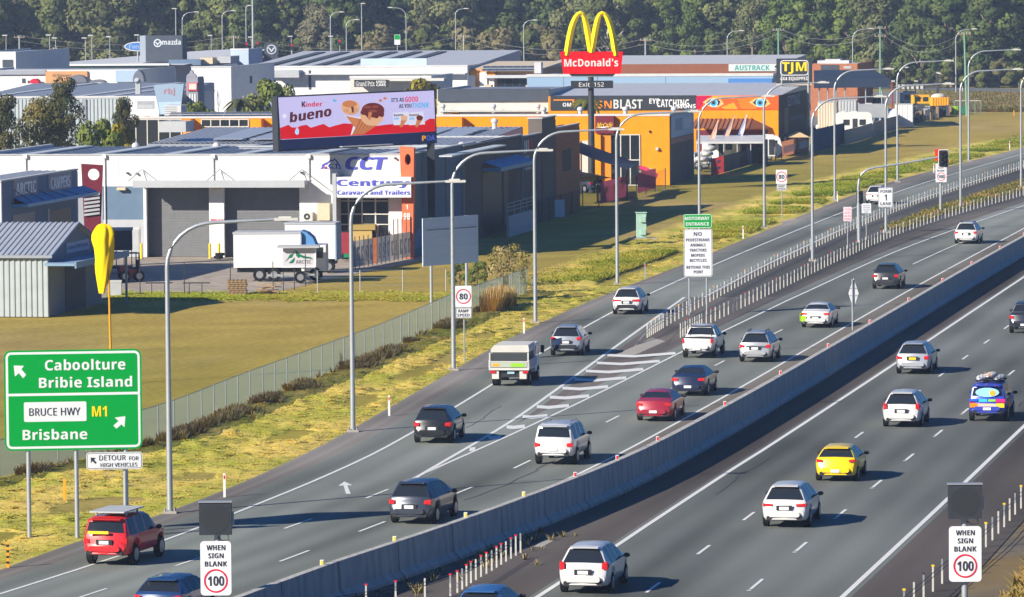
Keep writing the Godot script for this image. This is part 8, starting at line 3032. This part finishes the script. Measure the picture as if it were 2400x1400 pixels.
func build_trees():
	var gum := limb_tree(10.0, 3.6, M.pale_bark, 21, 20, 330, 0.15, Color(0.10, 0.10, 0.028), Color(0.20, 0.155, 0.05), 0.3)
	var dark := limb_tree(11.0, 3.2, M.bark, 22, 20, 330, 0.15, Color(0.045, 0.055, 0.02), Color(0.09, 0.085, 0.032), 0.25)
	var bush := limb_tree(3.2, 1.5, M.bark, 23, 10, 300, 0.10, Color(0.12, 0.155, 0.03), Color(0.20, 0.19, 0.06), 0.15)
	var golden := limb_tree(3.0, 1.3, M.bark, 24, 9, 260, 0.10, Color(0.20, 0.16, 0.015), Color(0.26, 0.22, 0.03), 0.12)
	var place := func(called, kit, full, label, px, dist, top_y, wide, cat = "tree"):
		var at := under(px, 300, dist)
		var h: float = far(px, top_y, dist).y / full
		return plant_tree(called, kit, label, at, Vector3(h * wide, h, h * wide), px * 0.7, "", cat)
	place.call("gum_tree", gum, 9.8, "big brownish gum tree in front of the ribbed hall, left part", 112, 470.0, 232, 0.72)
	place.call("gum_tree", dark, 10.8, "tall dark crown rising behind the big gum tree at the left", 146, 500.0, 182, 0.55)
	place.call("gum_tree", dark, 10.8, "dark tree cut by the left edge of the view", 2, 465.0, 222, 0.62)
	place.call("gum_tree", dark, 10.8, "round dark tree right of the ribbed hall walls", 287, 500.0, 228, 0.50)
	place.call("garden_shrub", bush, 3.1, "pale green shrub between the gum trees", 230, 462.0, 285, 0.62, "bush")
	place.call("garden_shrub", golden, 2.9, "golden shrub at the left end of the glass wing", 276, 480.0, 293, 0.5, "bush")
	place.call("street_tree", bush, 3.1, "round olive tree left of the advertising screen", 618, 575.0, 189, 0.62)
	place.call("street_tree", bush, 3.1, "olive tree top just above the left end of the screen", 655, 585.0, 200, 0.5)
	place.call("street_tree", golden, 2.9, "yellowish tree above the right end of the advertising screen", 985, 605.0, 188, 0.7)
	place.call("street_tree", golden, 2.9, "small yellow green tree at the bright white store", 478, 600.0, 213, 0.3)
	place.call("street_tree", bush, 3.1, "dark hedge like tree below the pointed gateway tower", 455, 560.0, 243, 0.8)
	for c in [[562, 570.0, 208, "grey green palm beside the curved flag"], [1378, 562.0, 208, "golden palm behind the pole of the golden arches"]]:
		var at := under(c[0], 300, c[1])
		var t := thing("palm_tree", c[3], "palm", at)
		var h: float = far(c[0], c[2], c[1]).y
		var s := tool()
		tube(s, [Vector3.ZERO, Vector3(0.1, h * 0.8, 0)], [0.16, 0.11], 7)
		put("trunk", s, M.bark, t)
		rng.seed = int(c[0])
		for k in 16:
			var a := k * 2.4
			var up := rng.randf_range(0.0, 1.0)
			s = tool()
			for q in 7:
				var u0 := q / 7.0
				var u1 := (q + 1) / 7.0
				var pts := []
				for u in [u0, u1]:
					var rr: float = 2.1 * u
					var y: float = h * 0.8 + up * 1.6 * u - 2.0 * u * u + 0.4
					var w: float = 0.34 * sin(PI * clampf(u * 0.95 + 0.04, 0, 1))
					pts.append(Vector3(cos(a) * rr - sin(a) * w, y - w * 0.5, sin(a) * rr + cos(a) * w))
					pts.append(Vector3(cos(a) * rr, y, sin(a) * rr))
					pts.append(Vector3(cos(a) * rr + sin(a) * w, y - w * 0.5, sin(a) * rr - cos(a) * w))
				s.set_color(Color(0.13, 0.13, 0.03) if c[0] > 1000 else Color(0.08, 0.09, 0.04))
				quad(s, pts[0], pts[1], pts[4], pts[3], Vector3.UP)
				quad(s, pts[1], pts[2], pts[5], pts[4], Vector3.UP)
			put("frond", s, M.leaf, t)
	# dry bush and bare shrubs at the end of the wire fence
	var dry := limb_tree(3.0, 1.3, M.wood, 31, 9, 110, 0.07, Color(0.20, 0.17, 0.05), Color(0.30, 0.24, 0.11), 0.3)
	for c in [[1195, 690, 1.15, "bare brown bush at the end of the wire fence"], [1172, 672, 0.95, "thin dry bush behind the end of the wire fence"], [1118, 672, 0.55, "small green bush on the grass below the grey sign back"], [1078, 668, 0.5, "small green bush left of the near ramp speed sign"]]:
		plant_tree("dry_bush", dry if c[0] > 1150 else bush, c[3], g(c[0], c[1]), Vector3.ONE * c[2], c[0], "", "bush")

func tufts(called, label, n: int, place: Callable, height: float, width: float, tone: Array, seed_no: int, blades := 5):
	rng.seed = seed_no
	var s := tool()
	for k in blades:
		var an := k * TAU / blades + rng.randf()
		var out := Vector3(cos(an), 0, sin(an))
		var b := out * 0.15
		var tip := out * rng.randf_range(0.5, 1.1) + Vector3(0, rng.randf_range(0.6, 1.0), 0)
		var side := Vector3(-sin(an), 0, cos(an)) * 0.2
		s.set_color(Color.WHITE)
		s.set_normal(Vector3(0, 1, 0))
		for v in [b - side, tip, b + side]:
			s.add_vertex(v)
	var mm := MultiMesh.new()
	mm.transform_format = MultiMesh.TRANSFORM_3D
	mm.use_colors = true
	mm.mesh = s.commit()
	mm.instance_count = n
	for i in n:
		var p: Vector3 = place.call()
		var k := rng.randf_range(0.5, 1.35)
		var c: Color = tone[0].lerp(tone[1], clampf(0.5 + noise.get_noise_2d(p.x * 6, p.z * 4) * 1.4 + rng.randf_range(-0.35, 0.35), 0, 1)) * rng.randf_range(1.0, 1.5)
		mm.set_instance_transform(i, Transform3D(Basis(Vector3.UP, rng.randf_range(0, TAU)).scaled(Vector3(width * k, height * k, width * k)), p))
		mm.set_instance_color(i, c)
	var o := MultiMeshInstance3D.new()
	o.name = numbered(called)
	o.multimesh = mm
	o.material_override = M.blades
	o.set_meta("kind", "stuff")
	tag(o, label, "grass")
	add_child(o)

func verge_spot(z0: float, z1: float, u0: float, u1: float) -> Vector3:
	var z := lerpf(z0, z1, pow(rng.randf(), 1.3))
	var a := xat("ramp_verge", z) - 0.05
	var w := 9.5
	if z < 352.0:
		w = clampf(a - xat("fence", z), 6.0, 16.0)
	var u := rng.randf_range(u0, u1)
	var p := Vector3(a - w * u, 0, -z)
	p.y = verge_height(u, p) - 0.05
	return p

func build_grass():
	tufts("verge_grass", "rough yellow and green grass on the verge between the wire fence and the ramp", 26000, func(): return verge_spot(175, 420, 0.03, 1.0), 0.08, 0.30, [Color(0.62, 0.48, 0.12), Color(0.39, 0.385, 0.055)], 3)
	tufts("fence_weeds", "tall brown dead weeds along the foot of the wire fence", 1700, func():
		var z := rng.randf_range(228, 345)
		var clump := clampf(0.5 + noise.get_noise_2d(z * 6.0, 5.0) * 2.0, 0.05, 1.2)
		for k in 6:
			if clump > 0.55:
				break
			z = rng.randf_range(228, 345)
			clump = clampf(0.5 + noise.get_noise_2d(z * 6.0, 5.0) * 2.0, 0.05, 1.2)
		return Vector3(xat("fence", z) + absf(rng.randfn()) * 0.5 * clump + 0.1, -0.05, -z), 0.42, 0.45, [Color(0.30, 0.21, 0.10), Color(0.48, 0.36, 0.15)], 4, 6)
	tufts("lush_grass", "lush green grass along the drain beside the upper ramp", 22000, func():
		var z := rng.randf_range(418, 540) if rng.randf() < 0.75 else rng.randf_range(560, 690)
		for k in 5:
			if noise.get_noise_2d(z * 3.0, 77.0) > -0.06:
				break
			z = rng.randf_range(418, 690)
		return Vector3(xat("ramp_verge", z) - rng.randf_range(1.0, 4.2) - absf(rng.randfn()) * 0.9, -0.05, -z), 0.32, 0.6, [Color(0.24, 0.31, 0.02), Color(0.42, 0.40, 0.05)], 5, 6)
	tufts("lush_grass", "green grass clumps around the slab of the control cabinet", 2500, func():
		var z := rng.randf_range(362, 400)
		return Vector3(xat("ramp_verge", z) - 3.2 - absf(rng.randfn()) * 1.6, -0.05, -z), 0.3, 0.5, [Color(0.24, 0.28, 0.02), Color(0.42, 0.37, 0.05)], 6, 6)
	tufts("reed_clump", "tall straw coloured reeds right of the near ramp speed sign", 800, func():
		var p := g(rng.randf_range(1108, 1180), 726)
		var z := -p.z + rng.randf_range(-3, 3)
		return Vector3(xat("fence", minf(z, 350)) + 0.6 + rng.randf_range(0, 1.1), -0.05, -z), 1.3, 0.3, [Color(0.66, 0.46, 0.20), Color(0.72, 0.54, 0.26)], 8, 7)
	tufts("median_grass", "dry grass and weeds in the median between the post rows", 2200, func():
		var z := rng.randf_range(430, 540)
		return Vector3(lerpf(xat("row_a", z) + 1.5, xat("row_b", z) - 0.5, rng.randf_range(0.3, 0.8)), -0.05, -z), 0.3, 0.5, [Color(0.38, 0.28, 0.08), Color(0.20, 0.20, 0.03)], 9)
	tufts("yard_edge_grass", "bright green grass strip along the edge of the caravan yard", 6000, func():
		var p := g(rng.randf_range(260, 1180), 694 + rng.randfn() * 4.0)
		p.y = -0.05
		return p, 0.10, 0.5, [Color(0.36, 0.40, 0.03), Color(0.46, 0.40, 0.06)], 10)
	tufts("corner_weeds", "dry weeds on the dirt verge in the right corner", 2600, func():
		var z := rng.randf_range(165, 260)
		return Vector3(xat("r_right", z) + 5.6 + absf(rng.randfn()) * 2.6, -0.05, -z), 0.4, 0.5, [Color(0.42, 0.28, 0.09), Color(0.26, 0.24, 0.04)], 12, 6)
	tufts("median_weeds", "pale dry weeds at the shaded foot of the concrete barrier", 90, func():
		var z := rng.randf_range(172, 204)
		return Vector3(xat("barrier", z) + 0.7 + absf(rng.randfn()) * 1.3, -0.03, -z), 0.3, 0.26, [Color(0.46, 0.35, 0.18), Color(0.30, 0.24, 0.11)], 13, 6)
	tufts("slope_grass", "long dry grass on the tan slope below the far road", 9000, func():
		var p := g(rng.randf_range(2150, 2460), rng.randf_range(222, 262))
		p.y = -0.05
		return p, 0.7, 0.8, [Color(0.34, 0.25, 0.12), Color(0.24, 0.22, 0.06)], 14)

# ---------------------------------------------------------------- the scene
func _ready():
	# camera
	var pitch := atan(790.0 / F)
	cam_basis = Basis(Vector3.RIGHT, -pitch) * Basis(Vector3.BACK, -0.008)
	var cam := Camera3D.new()
	cam.name = "camera"
	cam.fov = rad_to_deg(2.0 * atan(700.0 / F))
	cam.near = 1.0
	cam.far = 4000.0
	cam.transform = Transform3D(cam_basis, EYE)
	add_child(cam)
	cam.current = true
	# sky and air
	var env := Environment.new()
	var sky := Sky.new()
	var sm := ProceduralSkyMaterial.new()
	sm.sky_top_color = Color(0.022, 0.135, 0.45).linear_to_srgb()
	sm.sky_horizon_color = Color(0.10, 0.34, 0.72).linear_to_srgb()
	sm.sky_curve = 0.12
	sm.ground_bottom_color = Color(0.10, 0.09, 0.07).linear_to_srgb()
	sm.ground_horizon_color = Color(0.16, 0.22, 0.30).linear_to_srgb()
	sky.sky_material = sm
	env.background_mode = Environment.BG_SKY
	env.sky = sky
	env.background_energy_multiplier = 0.46
	env.tonemap_mode = Environment.TONE_MAPPER_LINEAR
	env.tonemap_exposure = 1.62
	env.fog_enabled = true
	env.fog_density = 0.00016
	env.fog_light_color = Color(0.62, 0.70, 0.82)
	env.sdfgi_enabled = true
	env.ssao_enabled = true
	env.ssil_enabled = true
	var we := WorldEnvironment.new()
	we.name = "environment"
	we.environment = env
	add_child(we)
	# sun: from the left and behind, low winter afternoon
	var sun := DirectionalLight3D.new()
	sun.name = "sun"
	sun.light_energy = 1.6
	sun.light_color = Color(1.0, 0.965, 0.90)
	sun.light_angular_distance = 0.5
	sun.shadow_enabled = true
	var el := deg_to_rad(26.5)
	sun.basis = Basis.looking_at(Vector3(0.785 * cos(el), -sin(el), -0.62 * cos(el)))
	add_child(sun)

	noise.seed = 4
	noise.frequency = 0.02
	noise.fractal_octaves = 4
	fine.seed = 9
	fine.frequency = 0.22
	fine.fractal_octaves = 3
	font_bold.font_names = ["Droid Sans"]
	font_bold.font_weight = 700
	font_plain.font_names = ["Droid Sans"]
	font_serif.font_names = ["Droid Serif"]
	rng.seed = 1
	make_materials()
	make_lines()
	build_ground()
	build_verge()
	build_roads()
	build_barrier()
	caravan_shop()
	upper_roofs()
	side_blocks()
	yellow_building()
	sign_strip()
	back_buildings()
	near_left()
	build_forest()
	build_trees()
	billboard()
	arches()
	build_power()
	build_lamps()
	build_signs()
	build_post_rows()
	build_fence()
	truck_yard()
	sales_yard()
	machine_yard()
	build_cars()
	parked_cars()
	small_posts()
	build_grass()
